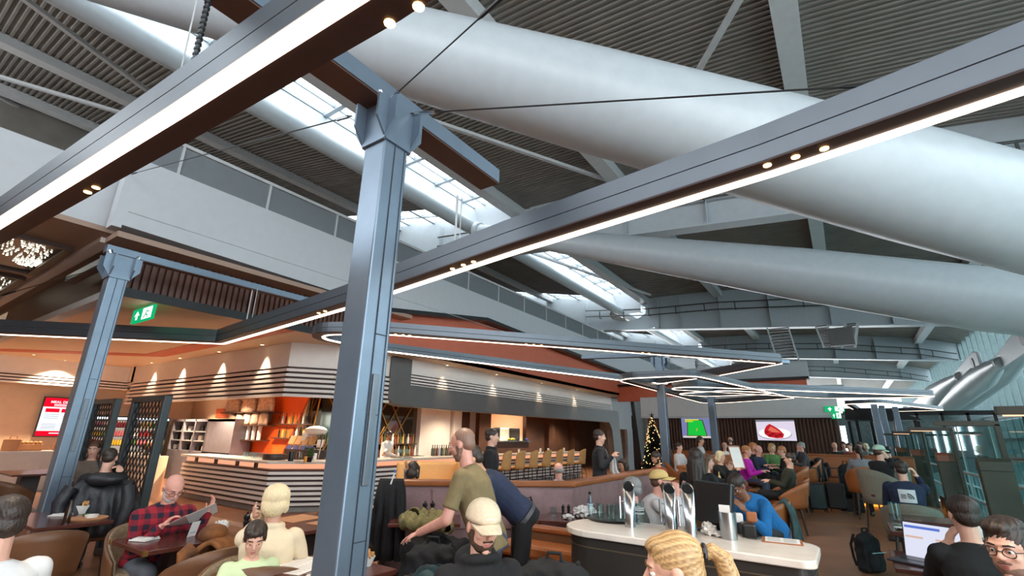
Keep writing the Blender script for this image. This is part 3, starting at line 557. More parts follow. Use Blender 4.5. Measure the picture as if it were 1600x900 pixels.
for i, (x, y) in enumerate(((-18.5, 7.4), (-15.8, 7.2), (-13.4, 7.2), (-11.6, 8.2), (-11.3, 10.8), (-11.3, 13.6), (-11.2, 16.5), (-11.2, 19.5), (-11.2, 22.2), (-14, 18.0))):
    downlight(x, y, 2.86 if i < 9 else 2.88, (700, 700, 800, 600, 500, 260, 300, 300, 300, 3200)[i], 'warm downlight over the bar back, %s from the left' % ('first', 'second', 'third', 'fourth', 'fifth', 'sixth', 'seventh', 'eighth', 'ninth', 'last')[i], 2.2)
for i, (x, y) in enumerate(((-19.9, 1.0), (-19.7, 4.2))): downlight(x+0.3, y, 3.58, 700, 'downlight over the %s end of the snack counter' % ('near', 'far')[i], 2.0)
# ---------------------------------------------------------------- furniture materials
LEATH = M('tan leather', (168, 98, 52), 0.42, var=0.12, scale=4, bump=0.08); TWEED = M('oatmeal tweed', (158, 138, 112), 0.95, var=0.25, scale=90, bump=0.3); BRLE = M('brown leather', (112, 76, 50), 0.45, var=0.12, scale=4)
MUST = M('mustard leather', (216, 162, 98), 0.5, var=0.05); TABLE = M('mahogany table', (92, 50, 42), 0.22, var=0.18, scale=3); WOODL = M('dark beech', (64, 42, 32), 0.4); RAILW = M('oak rail', (160, 94, 52), 0.3, var=0.12, scale=5)
MAUVE = M('mauve rubbed leather', (150, 118, 118), 0.45, var=0.12, scale=5, bump=0.2); BENCH = M('tan bench cushion', (176, 120, 72), 0.5, var=0.06); PLINTH = M('dark plinth', (46, 32, 28), 0.5); AMBER = EM('amber floor glow', (255, 150, 50), 2.2)
GRFAB = M('grey olive upholstery', (128, 122, 108), 0.9, var=0.1, scale=60); OLIVE = M('dark olive board', (70, 66, 54), 0.6); PORC = M('white porcelain', (236, 234, 228), 0.2, var=0.02); PAPER = M('white paper', (232, 228, 224), 0.8, var=0.03)
NAPK = M('white napkin', (230, 226, 222), 0.9, bump=0.3, scale=20); BLKP = M('black plastic', (22, 22, 24), 0.35); CLEAR = GL('drinking glass', (244, 250, 250), 0.9); STEELB = M('brushed steel', (180, 182, 184), 0.28, 1.0, var=0.04); KRAFT = M('kraft paper', (196, 140, 98), 0.8, var=0.08)
FRIES = M('potato wedges', (206, 150, 88), 0.7, var=0.2, scale=30); GREENF = M('leaf green', (74, 108, 48), 0.7, var=0.3, scale=30); SLATE = M('slate grey body', (50, 46, 42), 0.45, var=0.1)
# ---------------------------------------------------------------- tub chair (faces +y)
def tub_chair(label, outer, inner, loc, rz, group='tub chairs at the tables', legs=WOODL, s=1.0):
    t = thing('tub_chair', label, 'chair', loc, rz, group)
    def shell(r, z0, k=1.0):
        def fn(u, v):
            a = -PI/2 + (u-0.5)*2*math.radians(112); w = abs(u-0.5)*2; top = 0.80-0.24*w**2.2
            return ((r+0.03*v)*math.cos(a)*k, (r+0.06*v)*math.sin(a)*k, z0+(top-z0)*v)
        return fn
    B().grid(shell(0.285, 0.40), 24, 5).o('backrest', outer, t, smooth=True, solid=0.022)
    B().grid(shell(0.262, 0.44, 1.0), 24, 5).o('inner_lining', inner, t, smooth=True, solid=0.018)
    B().lathe([(0, 0.40), (0.24, 0.40), (0.265, 0.43), (0.26, 0.47), (0.2, 0.49), (0, 0.49)], (0, 0.01, 0), 24).o('seat', inner, t, smooth=0.8)
    for sx, sy in ((-1, -1), (1, -1), (-1, 1), (1, 1)): B().cyl((sx*0.19, sy*0.17, 0.41), (sx*0.24, sy*0.22, 0), 0.02, 0.013, 8).o('leg', legs, t)
    t.scale = (s, s, s); return t
_CH = {}
def chair(label, kind, loc, rz, group='tub chairs at the tables'):
    if kind not in _CH:
        o_, i_ = {'tan': (LEATH, LEATH), 'brown': (BRLE, TWEED), 'tweed': (BRLE, TWEED), 'grey': (GRFAB, GRFAB), 'mustard': (MUST, MUST)}[kind]
        _CH[kind] = tub_chair(label, o_, i_, loc, rz, group); return _CH[kind]
    return dup(_CH[kind], loc, rz, label, group)
def table(label, x0, x1, y0, y1, h=0.75, group='dark wood tables', brass=False, rz=0.0):
    cx, cy = (x0+x1)/2, (y0+y1)/2; w, d = x1-x0, y1-y0; t = thing('dining_table', label, 'table', (cx, cy, 0), rz, group)
    B().lim(-w/2, w/2, -d/2, d/2, h-0.035, h).o('tabletop', TABLE, t, bevel=0.005)
    for s in (-1, 1):
        if brass: B().lim(s*w/2-0.03, s*w/2+0.004, -d/2-0.004, -d/2+0.03, h-0.037, h+0.001).o('brass_corner', BRASS, t)
    B().lim(-w*0.1, w*0.1, -d*0.18, d*0.18, 0.03, h-0.036).o('pedestal', PLINTH, t); B().lim(-w*0.32, w*0.32, -d*0.32, d*0.32, 0, 0.03).o('base_plate', BLKP, t, bevel=0.01); return t
# ---------------------------------------------------------------- bar counter
bp = [(-14.4, 6.0, 0), (-10.32, 6.0, 0), (-9.62, 6.85, 0), (-9.62, 19.5, 0)]; t = thing('bar_counter', 'long bar counter with white and brown horizontal boards and a glowing peach band', 'bar counter', (-10.2, 6.4, 0))
B().sweep(bp, [(0.1, 0.97), (-0.62, 0.97), (-0.62, 1.02), (0.1, 1.02)]).o('worktop', TOP, t, world=True, bevel=0.008)
B().sweep(bp, [(-0.06, 0.86), (-0.5, 0.86), (-0.5, 0.97), (-0.06, 0.97)]).o('light_band', PEACH, t, world=True)
B().sweep(bp, [(-0.03, 0.1), (-0.5, 0.1), (-0.5, 0.84), (-0.03, 0.84)]).o('body', GAPW, t, world=True); B().sweep(bp, [(-0.06, 0), (-0.4, 0), (-0.4, 0.1), (-0.06, 0.1)]).o('plinth', M('grey plinth', (150, 146, 142), 0.5), t, world=True)
for k in range(7): B().sweep(bp, [(0.03, 0.13+k*0.103), (-0.04, 0.13+k*0.103), (-0.04, 0.185+k*0.103), (0.03, 0.185+k*0.103)]).o('board', CREAM, t, world=True)
for x in (-13.6, -12.6, -11.6, -10.8): B().lim(x-0.05, x+0.05, 5.93, 5.97, 0.86, 0.97).o('bracket', GAPW, t, world=True)
for y in (7.6, 9.5, 12.2): B().lim(-9.58, -9.54, y-0.09, y+0.09, 0.87, 0.95).o('bracket', GAPW, t, world=True)
B().sweep([(a-0.0, b-0.0, 0) for a, b, _ in bp], [(0.06, 0.2), (0.035, 0.2), (0.035, 0.215), (0.06, 0.215)]).o('foot_rail', BLKP, t, world=True)
# snack counter at the far left with its rounded end
cp = fillet([(-18.2, -4, 0), (-18.2, 4.6, 0), (-15.0, 5.05, 0)], 0.8); t = thing('snack_counter', 'cream snack counter with rounded end at the far left under the menu screen', 'counter', (-17, 4.6, 0))
B().sweep(cp, [(0.05, 0.96), (-0.65, 0.96), (-0.65, 1.0), (0.05, 1.0)]).o('worktop', TOP, t, world=True); B().sweep(cp, [(0, 0), (-0.6, 0), (-0.6, 0.96), (0, 0.96)]).o('body', M('cream counter front', (214, 202, 190), 0.5, var=0.03), t, world=True)
B().cyl((-14.8, 5.3, 0), (-14.8, 5.3, 0.96), 0.45, n=32).o('rounded_end', BEIGE, t, world=True, smooth=0.6)
# meal deals screen
t = thing('menu_screen', 'red and white lit menu screen on the far left wall', 'screen', (-20.45, 4.55, 1.3)); D_ = -20.42
a, b_, c, d = AX(72, 621, D_), AX(140, 621, D_), AX(52, 681, D_), AX(120, 681, D_)
y0, y1, z0, z1 = a.y, a.y+1.22, c.z, a.z
B().lim(D_-0.06, D_, y0-0.03, y1+0.03, z0-0.03, z1+0.03).o('frame', BLKP, t, world=True)
def sp(name, u0, u1, v0, v1, mat, dx=0.0): return B().lim(D_+0.001+dx, D_+0.005+dx, y0+(y1-y0)*u0, y0+(y1-y0)*u1, z0+(z1-z0)*v0, z0+(z1-z0)*v1).o(name, mat, t, world=True)
RED = EM('screen red', (226, 14, 40), 1.3); SWH = EM('screen white', (240, 246, 255), 1.2)
sp('screen_red', 0, 1, 0, 1, RED); sp('screen_white', 0, 1, 0.13, 0.76, SWH, 0.003)
for k, (u0, u1) in enumerate(((0.06, 0.33), (0.37, 0.78), (0.88, 1.0))): sp('red_panel', u0, u1, 0.62, 0.72, RED, 0.006)
SG = EM('screen grey', (170, 176, 186), 1.0)
for u0 in (0.06, 0.42):
    for v in (0.56, 0.51, 0.46, 0.3, 0.26, 0.22, 0.18): sp('text_line', u0, u0+0.28, v, v+0.012, SG, 0.006)
sp('divider', 0.85, 0.856, 0.0, 1, BLKP, 0.006)
text('title', 'MEAL DEALS', 0.105, SWH, t, (0.035, y0+0.36*(y1-y0)-4.55, z0+(z1-z0)*0.89-1.3), (PI/2, 0, PI/2)); sp('subtitle', 0.2, 0.62, 0.815, 0.835, SWH, 0.006); sp('subtitle', 0.2, 0.55, 0.785, 0.8, SWH, 0.006); sp('footer_mark', 0.25, 0.55, 0.06, 0.085, SWH, 0.006)
# chiller with rows of drinks
t = thing('drinks_chiller', 'open chiller of drinks and snacks behind the wire mesh screens', 'fridge', (-20.0, 6.6, 0))
b = B().lim(-20.5, -20.4, 5.3, 7.4, 0, 2.0).lim(-20.5, -19.4, 5.3, 7.4, 0, 0.75).lim(-20.5, -19.5, 5.25, 5.3, 0, 2.0).lim(-20.5, -19.5, 7.4, 7.45, 0, 2.0).lim(-20.5, -19.6, 5.3, 7.4, 1.9, 2.0); b.o('cabinet', BLACK, t, world=True)
B().lim(-19.62, -19.58, 5.3, 7.4, 1.9, 1.96).o('light_strip', EM('chiller light', (235, 245, 255), 4), t, world=True)
B().lim(-20.39, -20.38, 5.3, 7.4, 0.8, 1.88).o('back_light', EM('chiller back', (255, 235, 215), 0.5), t, world=True)
for z in (1.08, 1.36, 1.64): B().lim(-20.4, -19.75, 5.3, 7.4, z, z+0.02).o('shelf', BLACK, t, world=True)
DR = [M('drink %d' % k, c_, 0.25) for k, c_ in enumerate(((170, 36, 40), (70, 48, 36), (226, 190, 60), (90, 140, 60), (214, 120, 130), (220, 214, 204)))]
pr = []
for k in range(6):
    o_ = B().lathe([(0, 0), (0.034, 0), (0.034, 0.13), (0.014, 0.17), (0.014, 0.2), (0, 0.2)], n=8).o('drink_bottle', DR[k], smooth=0.7); tag(o_, '', 'bottle', 'drinks in the chiller'); pr.append(o_)
rows = [(z, z+0.02) for z in (1.08, 1.36, 1.64)]; first = set(); CN = ('cola red', 'dark brown', 'lemon yellow', 'lime green', 'pink', 'milk white'); RN = ('bottom', 'middle', 'top')
for r, (z, zt) in enumerate(rows):
    for k in range(30):
        i = (k//5 + r*2) % 6; y = 5.36+k*0.068; lab = '%s drink bottles standing on the %s shelf of the chiller' % (CN[i], RN[r])
        lab = lab.replace('bottles', 'bottle')
        if i not in first: first.add(i); o_ = pr[i]
        else: o_ = pr[i].copy(); COL.objects.link(o_)
        o_.location = (-19.85, y, zt); o_['label'] = lab; o_['group'] = '%s drinks on the %s shelf' % (CN[i], RN[r])
SN = [M('packet %d' % k, c_, 0.4) for k, c_ in enumerate(((216, 70, 40), (240, 200, 90), (236, 230, 220), (120, 150, 70)))]
for k in range(22):
    c_ = B().box((0, 0, 0.06), (0.1, 0.09, 0.12)).o('snack_packet', SN[k % 4], bevel=0.02); c_.location = (-19.6, 5.38+k*0.09, 0.752); tag(c_, '%s snack packet on the lit front ledge of the chiller' % ('orange', 'yellow', 'white', 'green')[k % 4], 'snack', '%s snack packets on the chiller ledge' % ('orange', 'yellow', 'white', 'green')[k % 4])
# goods on the snack counter
def bag(loc, w, h, d, label, mat=KRAFT, rz=0, handles=True, group=None):
    t = thing('paper_bag', label, 'bag', loc, rz, group); B().box((0, 0, h/2), (w, d, h)).o('body', mat, t, bevel=0.01)
    if handles:
        for s in (-1, 1): B().tube([(-w*0.2, s*d*0.3, h), (-w*0.18, s*d*0.3, h+0.08), (w*0.18, s*d*0.3, h+0.08), (w*0.2, s*d*0.3, h)], 0.008, 6).o('handle', mat, t)
    return t
q = AZ(16, 702, 1.0); bag((-18.45, q.y*18.45/abs(q.x), 1.0), 0.34, 0.3, 0.3, 'tan paper carrier bag with handles on the snack counter', rz=1.3)
for x, lab, c_ in ((45, 'square bread box on the snack counter beside the tan bag', KRAFT), (100, 'second bread box nearer the post on the snack counter', M('crust brown', (150, 90, 50), 0.7))):
    q = AZ(x, 703, 1.0); k = 18.5/abs(q.x); tb = thing('bread_basket', lab, 'basket', (-18.5, q.y*k, 1.0), 1.5)
    B().box((0, 0, 0.09), (0.5, 0.3, 0.18)).o('tray', c_, tb, bevel=0.03)
    for j in range(5): B().ell((-0.18+j*0.09, 0.0, 0.2), (0.06, 0.13, 0.05), 10, 6).o('bread_roll', M('bread crust', (196, 140, 80), 0.7, var=0.2), tb, smooth=True)
q = AZ(270, 700, 1.0); tc = thing('cake_stand', 'domed cake stand with a loaf on the rounded counter end', 'cake stand', (-15.0, 5.35, 1.0))
B().lathe([(0, 0), (0.1, 0), (0.03, 0.03), (0.03, 0.1), (0.22, 0.12), (0.22, 0.135), (0, 0.135)], n=20).o('stand', WOODL, tc, smooth=0.6); B().ell((0, 0, 0.2), (0.19, 0.15, 0.1), 14, 8).o('loaf', FRIES, tc, smooth=True)
# grey display unit and shelves with paper bags
t = thing('display_unit', 'grey back counter unit with small square shelves left of the orange wall', 'display unit', (-18, 7.9, 0)); YU = 7.75
p0, p1 = AY(272, 655, YU), AY(368, 655, YU); zt = p0.z
b = B().lim(p0.x, p1.x, YU+0.5, YU+0.6, 0.0, zt).lim(p0.x, p1.x, YU, YU+0.6, zt-0.08, zt).lim(p0.x, p1.x, YU, YU+0.6, 0, 0.95)
xs = np.linspace(p0.x, p0.x+(p1.x-p0.x)*0.6, 4)
for x in xs: b.lim(x-0.04, x+0.04, YU, YU+0.6, 0.9, zt)
b.lim(xs[-1], p1.x, YU, YU+0.6, 0.9, zt); b.o('carcass', M('lilac grey laminate', (136, 130, 138), 0.45), t, world=True)
for z in (1.25, 1.55): B().lim(xs[0], xs[-1], YU+0.02, YU+0.5, z, z+0.03).o('shelf', PURL, t, world=True)
for i in range(3):
    for j, z in enumerate((0.96, 1.28, 1.58)):
        for k in range(2):
            x = xs[i]+0.25+k*0.35; o_ = B().box((0, 0, 0.08), (0.2, 0.2, 0.16)).o('stacked_cups', BLKP if (i+j+k) % 3 else PORC, bevel=0.02); o_.location = (x, YU+0.2, z)
            tag(o_, '%s cup stack in the grey display unit' % ('black' if (i+j+k) % 3 else 'white'), 'cups', '%s cup stacks in the display unit' % ('black' if (i+j+k) % 3 else 'white'))
YS = 8.28
for r, (y_, x0, x1) in enumerate(((645, 358, 434), (664, 362, 424), (686, 372, 414))):
    a, c = AY(x0, y_, YS), AY(x1, y_, YS); s_ = tag(B().lim(a.x, c.x, YS-0.28, 8.5, a.z-0.03, a.z).o('wall_shelf', DBROWN), '%s brown wall shelf in front of the orange panel' % ('top', 'middle', 'lowest')[r], 'shelf', 'wall shelves')
    n = (3, 5, 5)[r]
    for k in range(n):
        x = a.x+(c.x-a.x)*(k+0.5)/n; w_ = (c.x-a.x)/n*0.85
        if r < 2:
            o_ = B().grid(lambda u, v: (w_*(u-0.5)*(1-0.25*v**3), -0.09*math.sin(PI*u)*(1-v*0.6), (0.44 if r == 0 else 0.36)*math.sin(v*PI/2)*(1-0.12*abs(u-0.5))), 8, 6).o('bread_bag', M('clear bag of bread', (224, 188, 160), 0.5, var=0.25, scale=14, bump=0.5), solid=0.1, smooth=True); o_.location = (x, YS-0.12, a.z)
            tag(o_, '%s bagged loaf on the %s wall shelf' % (('left', 'centre', 'right')[k] if r == 0 else ('first', 'second', 'third', 'fourth', 'fifth')[k], ('top', 'middle')[r]), 'bread bag', 'bagged loaves on the wall shelves')
        else:
            o_ = B().lathe([(0, 0), (0.055, 0), (0.06, 0.42), (0, 0.42)], n=12).o('cup_tube', PAPER); o_.location = (x, YS-0.12, a.z); tag(o_, 'white cup tube on the lowest wall shelf, %s from the left' % ('first', 'second', 'third', 'fourth', 'fifth')[k], 'cups', 'cup tubes on the lowest shelf')
# ---------------------------------------------------------------- gold lattice, bottle shelves, bottles
t = thing('gold_lattice', 'crossed gold rods in front of the smoked mirror behind the bar', 'lattice', (-12.6, 10.5, 0.9))
for i, (ya, za, yb, zb) in enumerate([(8.8+k*0.62, 1.05, 8.8+k*0.62+1.2, 2.82) for k in range(5)] + [(9.9+k*0.62, 1.05, 9.9+k*0.62-1.2, 2.82) for k in range(5)]):
    ya, yb = max(8.75, min(12.6, ya)), max(8.75, min(12.6, yb)); B().bar((-12.66, ya, za), (-12.66, yb, zb), 0.03, 0.03).o('rod', GOLD, t, world=True)
for k in range(4): B().bar((-14.4+k*0.5, 8.55, 1.05), (-13.8+k*0.5-0.3, 8.55, 2.82), 0.03, 0.03).o('rod', GOLD, t, world=True)
BT = [M('bottle %d' % k, c_, 0.12) for k, c_ in enumerate(((66, 78, 50), (140, 96, 52), (116, 58, 44), (205, 205, 200), (44, 38, 34), (180, 152, 84)))]
bpro = []
for k in range(6):
    o_ = B().lathe([(0, 0), (0.04, 0), (0.04, 0.18), (0.015, 0.24), (0.015, 0.31), (0, 0.31)], n=10).o('spirit_bottle', BT[k], smooth=0.7); bpro.append(o_)
used_ = set()
def bottle(i, loc, lab, grp):
    if i not in used_: used_.add(i); o_ = bpro[i]
    else: o_ = bpro[i].copy(); COL.objects.link(o_)
    o_.location = loc; tag(o_, lab, 'bottle', grp)
CO = ('green', 'amber', 'red', 'clear', 'dark', 'golden')
tag(B().lim(-12.68, -12.4, 8.8, 12.4, 1.28, 1.31).o('bottle_shelf', DBROWN), 'lower bottle shelf in front of the smoked mirror', 'shelf'); tag(B().lim(-14.5, -12.8, 8.3, 8.6, 1.82, 1.85).o('bottle_shelf', DBROWN), 'short shelf of bottles left of the nearest post', 'shelf'); tag(B().lim(-14.5, -12.9, 8.3, 8.6, 1.42, 1.45).o('bottle_shelf', DBROWN), 'second short shelf of bottles left of the nearest post', 'shelf')
tag(B().lim(-12.69, -12.1, 8.82, 12.5, 0, 0.92).o('back_bar', GAPW), 'back bar cabinet under the smoked mirror', 'cabinet')
for k in range(30): bottle(k*5 % 6, (-12.5, 8.9+k*0.117, 1.311), '%s spirit bottle on the shelf in front of the smoked mirror' % CO[k*5 % 6], '%s bottles on the mirror shelf' % CO[k*5 % 6])
for k in range(28): bottle(k*7 % 6, (-12.3, 8.85+k*0.125, 0.921), '%s spirit bottle on the back bar cabinet' % CO[k*7 % 6], '%s bottles on the back bar' % CO[k*7 % 6])
for k in range(9): bottle((k+2) % 6, (-14.4+k*0.18, 8.44, 1.851), '%s bottle on the short shelf left of the nearest post' % CO[(k+2) % 6], '%s bottles on the short shelf' % CO[(k+2) % 6])
for k in range(8): bottle((k+4) % 6, (-14.3+k*0.18, 8.44, 1.451), '%s bottle on the second short shelf' % CO[(k+4) % 6], '%s bottles on the second short shelf' % CO[(k+4) % 6])
for k in range(12): bottle(k % 6, (-10.15, 10.8+k*0.1, 1.021), '%s bottle standing on the bar worktop by the cream pier' % CO[k % 6], '%s bottles on the bar worktop' % CO[k % 6])
# things on the bar worktop
def on_bar(x, y, back=0.3):
    q = AZ(x, y, 1.02)
    if x > 505: return (-9.62-back, q.y*(9.62+back)/abs(q.x), 1.021)
    return (q.x*(6.0+back)/q.y, 6.0+back, 1.021)
GLS = B().lathe([(0, 0), (0.032, 0), (0.038, 0.12), (0.035, 0.12), (0.03, 0.008), (0, 0.008)], n=12)
g0 = GLS.o('drinking_glass', CLEAR, smooth=0.8); tag(g0, 'clear drinking glass among the glasses on the left bar worktop', 'glass', 'glasses on the left bar worktop'); P_ = on_bar(398, 712); g0.location = P_
for k in range(1, 22):
    c_ = g0.copy(); COL.objects.link(c_); c_.location = (P_[0]-0.6+(k % 11)*0.13, P_[1]+0.1*(k//11), 1.021)
P_ = on_bar(628, 711)
tr_ = tag(B().cyl((0, 0, 0), (0, 0, 0.012), 0.3, n=24).o('bar_tray', BLKP), 'round black tray of wine glasses on the bar in front of the bartender', 'tray'); tr_.location = P_
wg = B().lathe([(0, 0), (0.035, 0), (0.006, 0.01), (0.006, 0.09), (0.036, 0.13), (0.034, 0.2), (0.031, 0.2), (0.033, 0.13), (0, 0.1)], n=12).o('wine_glass', CLEAR, smooth=0.8); tag(wg, 'wine glass on the round tray in front of the bartender', 'glass', 'wine glasses on the bar tray'); wg.location = (P_[0], P_[1], P_[2]+0.013)
for k in range(1, 14): c_ = wg.copy(); COL.objects.link(c_); a = k*2.4; r = 0.06*math.sqrt(k); c_.location = (P_[0]+r*math.cos(a), P_[1]+r*math.sin(a), P_[2]+0.013)
P_ = on_bar(430, 709, 0.35); s_ = thing('serving_drum', 'round dark serving drum on the bar corner', 'serving drum', P_); B().lathe([(0, 0), (0.24, 0), (0.25, 0.02), (0.25, 0.1), (0.24, 0.12), (0, 0.12)], n=28).o('body', WOODL, s_, smooth=0.6); B().lathe([(0.2, 0.12), (0.2, 0.125), (0, 0.125)], n=28).o('lid', LEATH, s_)
P_ = on_bar(447, 712, 0.75); mx = thing('coffee_machine', 'cream coffee machine with chrome arm on the back of the bar corner', 'coffee machine', (P_[0]-0.2, P_[1]+0.9, 0))
B().lim(-0.5, 0.9, -0.25, 0.25, 0, 0.95).o('cabinet', GAPW, mx); B().lim(-0.45, 0.05, -0.2, 0.2, 0.95, 1.2).o('base', CREAM, mx, bevel=0.03); B().lim(-0.45, -0.25, -0.16, 0.16, 1.2, 1.62).o('column', CREAM, mx, bevel=0.04); B().ell((-0.1, 0, 1.66), (0.42, 0.18, 0.12), 16, 10).o('arm', CREAM, mx, smooth=True); B().cyl((0.1, 0, 1.26), (0.1, 0, 1.45), 0.12, 0.15, 18).o('bowl', CHROME, mx, smooth=0.6); B().cyl((0.3, -0.1, 0.95), (0.36, -0.1, 1.6), 0.015).o('spout', CHROME, mx)
hs = thing('card_rack', 'rack of brown slips with blue cards behind the bar, left of the nearest post', 'rack', (-11.6, 7.6, 0)); B().lim(-0.6, 0.6, -0.2, 0.2, 0, 1.2).o('cabinet', GAPW, hs)
for k in range(4): B().box((-0.45+k*0.3, -0.1, 1.42), (0.24, 0.02, 0.22), rx=-0.35).o('slip', FRIES, hs); B().box((-0.45+k*0.3, -0.16, 1.24), (0.22, 0.02, 0.1), rx=-0.35).o('card', M('blue card', (50, 60, 130), 0.5), hs)
for k, (px, lab, m_, r, h) in enumerate(((455, 'black canister on the bar beside the serving drum', BLKP, 0.055, 0.2), (467, 'glass jar of straws on the bar', CLEAR, 0.06, 0.2), (478, 'small orange juice jar on the bar', M('juice', (230, 150, 40), 0.2), 0.035, 0.12), (497, 'pale bottle on the bar edge by the nearest post', PORC, 0.04, 0.15))):
    P_ = on_bar(px, 713, 0.3) if px < 490 else (-10.1, 6.9, 1.021); o_ = B().lathe([(0, 0), (r, 0), (r, h*0.85), (r*0.9, h), (0, h)], n=14).o('bar_jar', m_, smooth=0.7); o_.location = P_; tag(o_, lab, 'jar')
P_ = on_bar(484, 712, 0.4); pl = thing('herb_pot', 'small green herb pot on the bar', 'plant', P_); B().lathe([(0, 0), (0.05, 0), (0.065, 0.1), (0, 0.1)], n=12).o('pot', BLKP, pl); lf = B()
for k in range(40): a = k*2.4; r = 0.02+0.07*random.random(); lf.ell((r*math.cos(a), r*math.sin(a), 0.12+0.16*random.random()), (0.03, 0.03, 0.012), 6, 4)
lf.o('leaves', GREENF, pl)
for k, y in enumerate((11.9, 13.2, 14.9, 16.4, 17.0, 18.3)): o_ = B().lathe([(0, 0), (0.04, 0), (0.04, 0.16), (0.036, 0.16), (0.036, 0.02), (0, 0.02)], n=14).o('candle_tube', PORC, smooth=0.7); o_.location = (-9.8, y, 1.021); tag(o_, 'white candle tube on the long bar, %s from the near end' % ('first', 'second', 'third', 'fourth', 'fifth', 'sixth')[k], 'candle', 'candle tubes on the long bar')
# ---------------------------------------------------------------- bar stools
st = thing('bar_stool', 'mustard bar stool at the long bar, first from the near end', 'bar stool', (-9.0, 10.7, 0), PI/2, 'mustard bar stools along the bar')
def sf(u, v):
    a = -PI/2+(u-0.5)*2.5; return (0.25*math.cos(a)*(1-0.08*v), 0.2*math.sin(a)-0.06*v, 0.62+0.56*v-0.1*abs(u-0.5)**2*4*v)
B().grid(sf, 14, 6).o('backrest', MUST, st, smooth=True, solid=0.03); B().lathe([(0, 0.6), (0.2, 0.6), (0.24, 0.64), (0.2, 0.69), (0, 0.69)], n=20).o('seat', MUST, st, smooth=True)
for sx, sy in ((-1, -1), (1, -1), (-1, 1), (1, 1)): B().cyl((sx*0.14, sy*0.14, 0.61), (sx*0.21, sy*0.21, 0), 0.014, 0.011, 8).o('leg', BLACK, st)
B().tube([(0.19*math.cos(a), 0.19*math.sin(a), 0.25) for a in np.linspace(0, 2*PI, 20)], 0.008, 6, False).o('foot_ring', BLACK, st)
for k, y in enumerate((11.35, 12.05, 12.8, 13.6, 14.4, 15.3, 16.2, 17.1, 18.1)): dup(st, (-9.0, y, 0), PI/2+random.uniform(-0.08, 0.08), 'mustard bar stool at the long bar, %s from the near end' % ('second', 'third', 'fourth', 'fifth', 'sixth', 'seventh', 'eighth', 'ninth', 'tenth')[k])
# kitchen pass: bright window goods
for k, (y, w_, h, m_, lab) in enumerate(((17.6, 0.5, 0.55, STEELB, 'left steel oven in the kitchen pass window'), (19.0, 0.9, 0.55, STEELB, 'right steel oven in the kitchen pass window'))):
    o_ = thing('pass_oven', lab, 'oven', (-13.0, y, 1.4)); B().lim(-0.25, 0.25, -w_/2, w_/2, 0, h).o('body', m_, o_, bevel=0.02); B().lim(0.25, 0.26, -w_/2+0.05, w_/2-0.05, 0.08, h-0.1).o('door', GREY, o_)
tag(B().lim(-13.1, -12.3, 16.7, 19.8, 1.36, 1.4).o('pass_shelf', STEELB), 'steel shelf of the kitchen pass window', 'shelf')
for k, (y, c_) in enumerate(((17.2, (190, 50, 40)), (18.2, (216, 200, 60)), (18.5, (216, 205, 70)), (19.6, (60, 80, 150)))): o_ = B().ell((0, 0, 0.06), (0.1, 0.12, 0.06), 12, 8).o('pass_bowl', M('bowl %d' % k, c_, 0.5), smooth=True); o_.location = (-12.5, y, 1.401); tag(o_, '%s dish on the pass shelf' % ('red', 'left yellow', 'right yellow', 'blue')[k], 'dish')
B()
# ---------------------------------------------------------------- wire mesh screens
def mesh_screen(x0, x1, y, h, label):
    t = thing('mesh_screen', label, 'screen', ((x0+x1)/2, y, 0), 0, 'wire mesh screens'); w = x1-x0; b = B()
    for s in (-1, 1): b.lim(s*w/2-0.045, s*w/2+0.045, -0.05, 0.05, 0, h)
    b.lim(-w/2, w/2, -0.05, 0.05, h-0.08, h).lim(-w/2, w/2, -0.05, 0.05, 0.02, 0.1); b.o('frame', M('graphite frame', (52, 58, 60), 0.4, 0.3), t, bevel=0.012)
    m = B(); n = 9; dz = 0.17
    for k in range(-int(h/dz)-2, n+int(h/dz)+2):
        for sg in (1, -1):
            x = -w/2+k*w/n; sl_ = sg*(w/n)/dz; za, zb = 0.1, h-0.08; xa, xb = x, x+sl_*(zb-za)
            if sg < 0: xa, xb = -xa, -xb; sl_ = (xb-xa)/(zb-za); xa, xb = -x, -x-(w/n)/dz*(zb-za)*1.0; sl_ = (xb-xa)/(zb-za)
            lo, hi = za, zb
            for lim_ in (-w/2, w/2):
                zc = za+(lim_-xa)/sl_
                if (sl_ > 0) == (lim_ < 0): lo = max(lo, zc)
                else: hi = min(hi, zc)
            if hi-lo > 0.02: m.bar((xa+sl_*(lo-za), 0, lo), (xa+sl_*(hi-za), 0, hi), 0.012, 0.012)
    m.o('mesh', M('dark wire', (48, 48, 50), 0.45, 0.4), t); return t
mesh_screen(-8.6, -7.55, 2.78, 2.08, 'right tall wire mesh screen in a graphite frame beside the snack counter'); mesh_screen(-10.75, -9.75, 2.9, 2.1, 'left tall mesh screen mostly behind the left post')
# ---------------------------------------------------------------- christmas tree
t = thing('christmas_tree', 'tall slim christmas tree covered in warm lights beside the grey post', 'christmas tree', (-6.25, 19.0, 0)); H_ = 2.45
B().cyl((0, 0, 0), (0, 0, 1.6), 0.05, 0.02).o('trunk', WOODL, t); n_ = B(); bl = B(); bb = B()
for k in range(1100):
    z = 0.12+(H_-0.15)*(k/1100); r = 0.72*(1-z/H_)**0.9+0.02; a = random.random()*2*PI; d = Vector((math.cos(a), math.sin(a), -0.25)); p = Vector((0, 0, z)); e = p+d*r*random.uniform(0.75, 1.05)
    q = d.cross(Vector((0, 0, 1))).normalized()*0.07; m_ = p.lerp(e, 0.5); n_.add([p, m_+q, e, m_-q], [(0, 1, 2, 3)]); n_.add([p+Vector((0, 0, 0.03)), m_+Vector((0, 0, 0.06)), e, m_-Vector((0, 0, 0.05))], [(0, 1, 2, 3)])
    if k % 4 == 0: bl.ell(e, 0.015, 6, 4)
    if k % 23 == 0: bb.ell(e, 0.04, 8, 6)
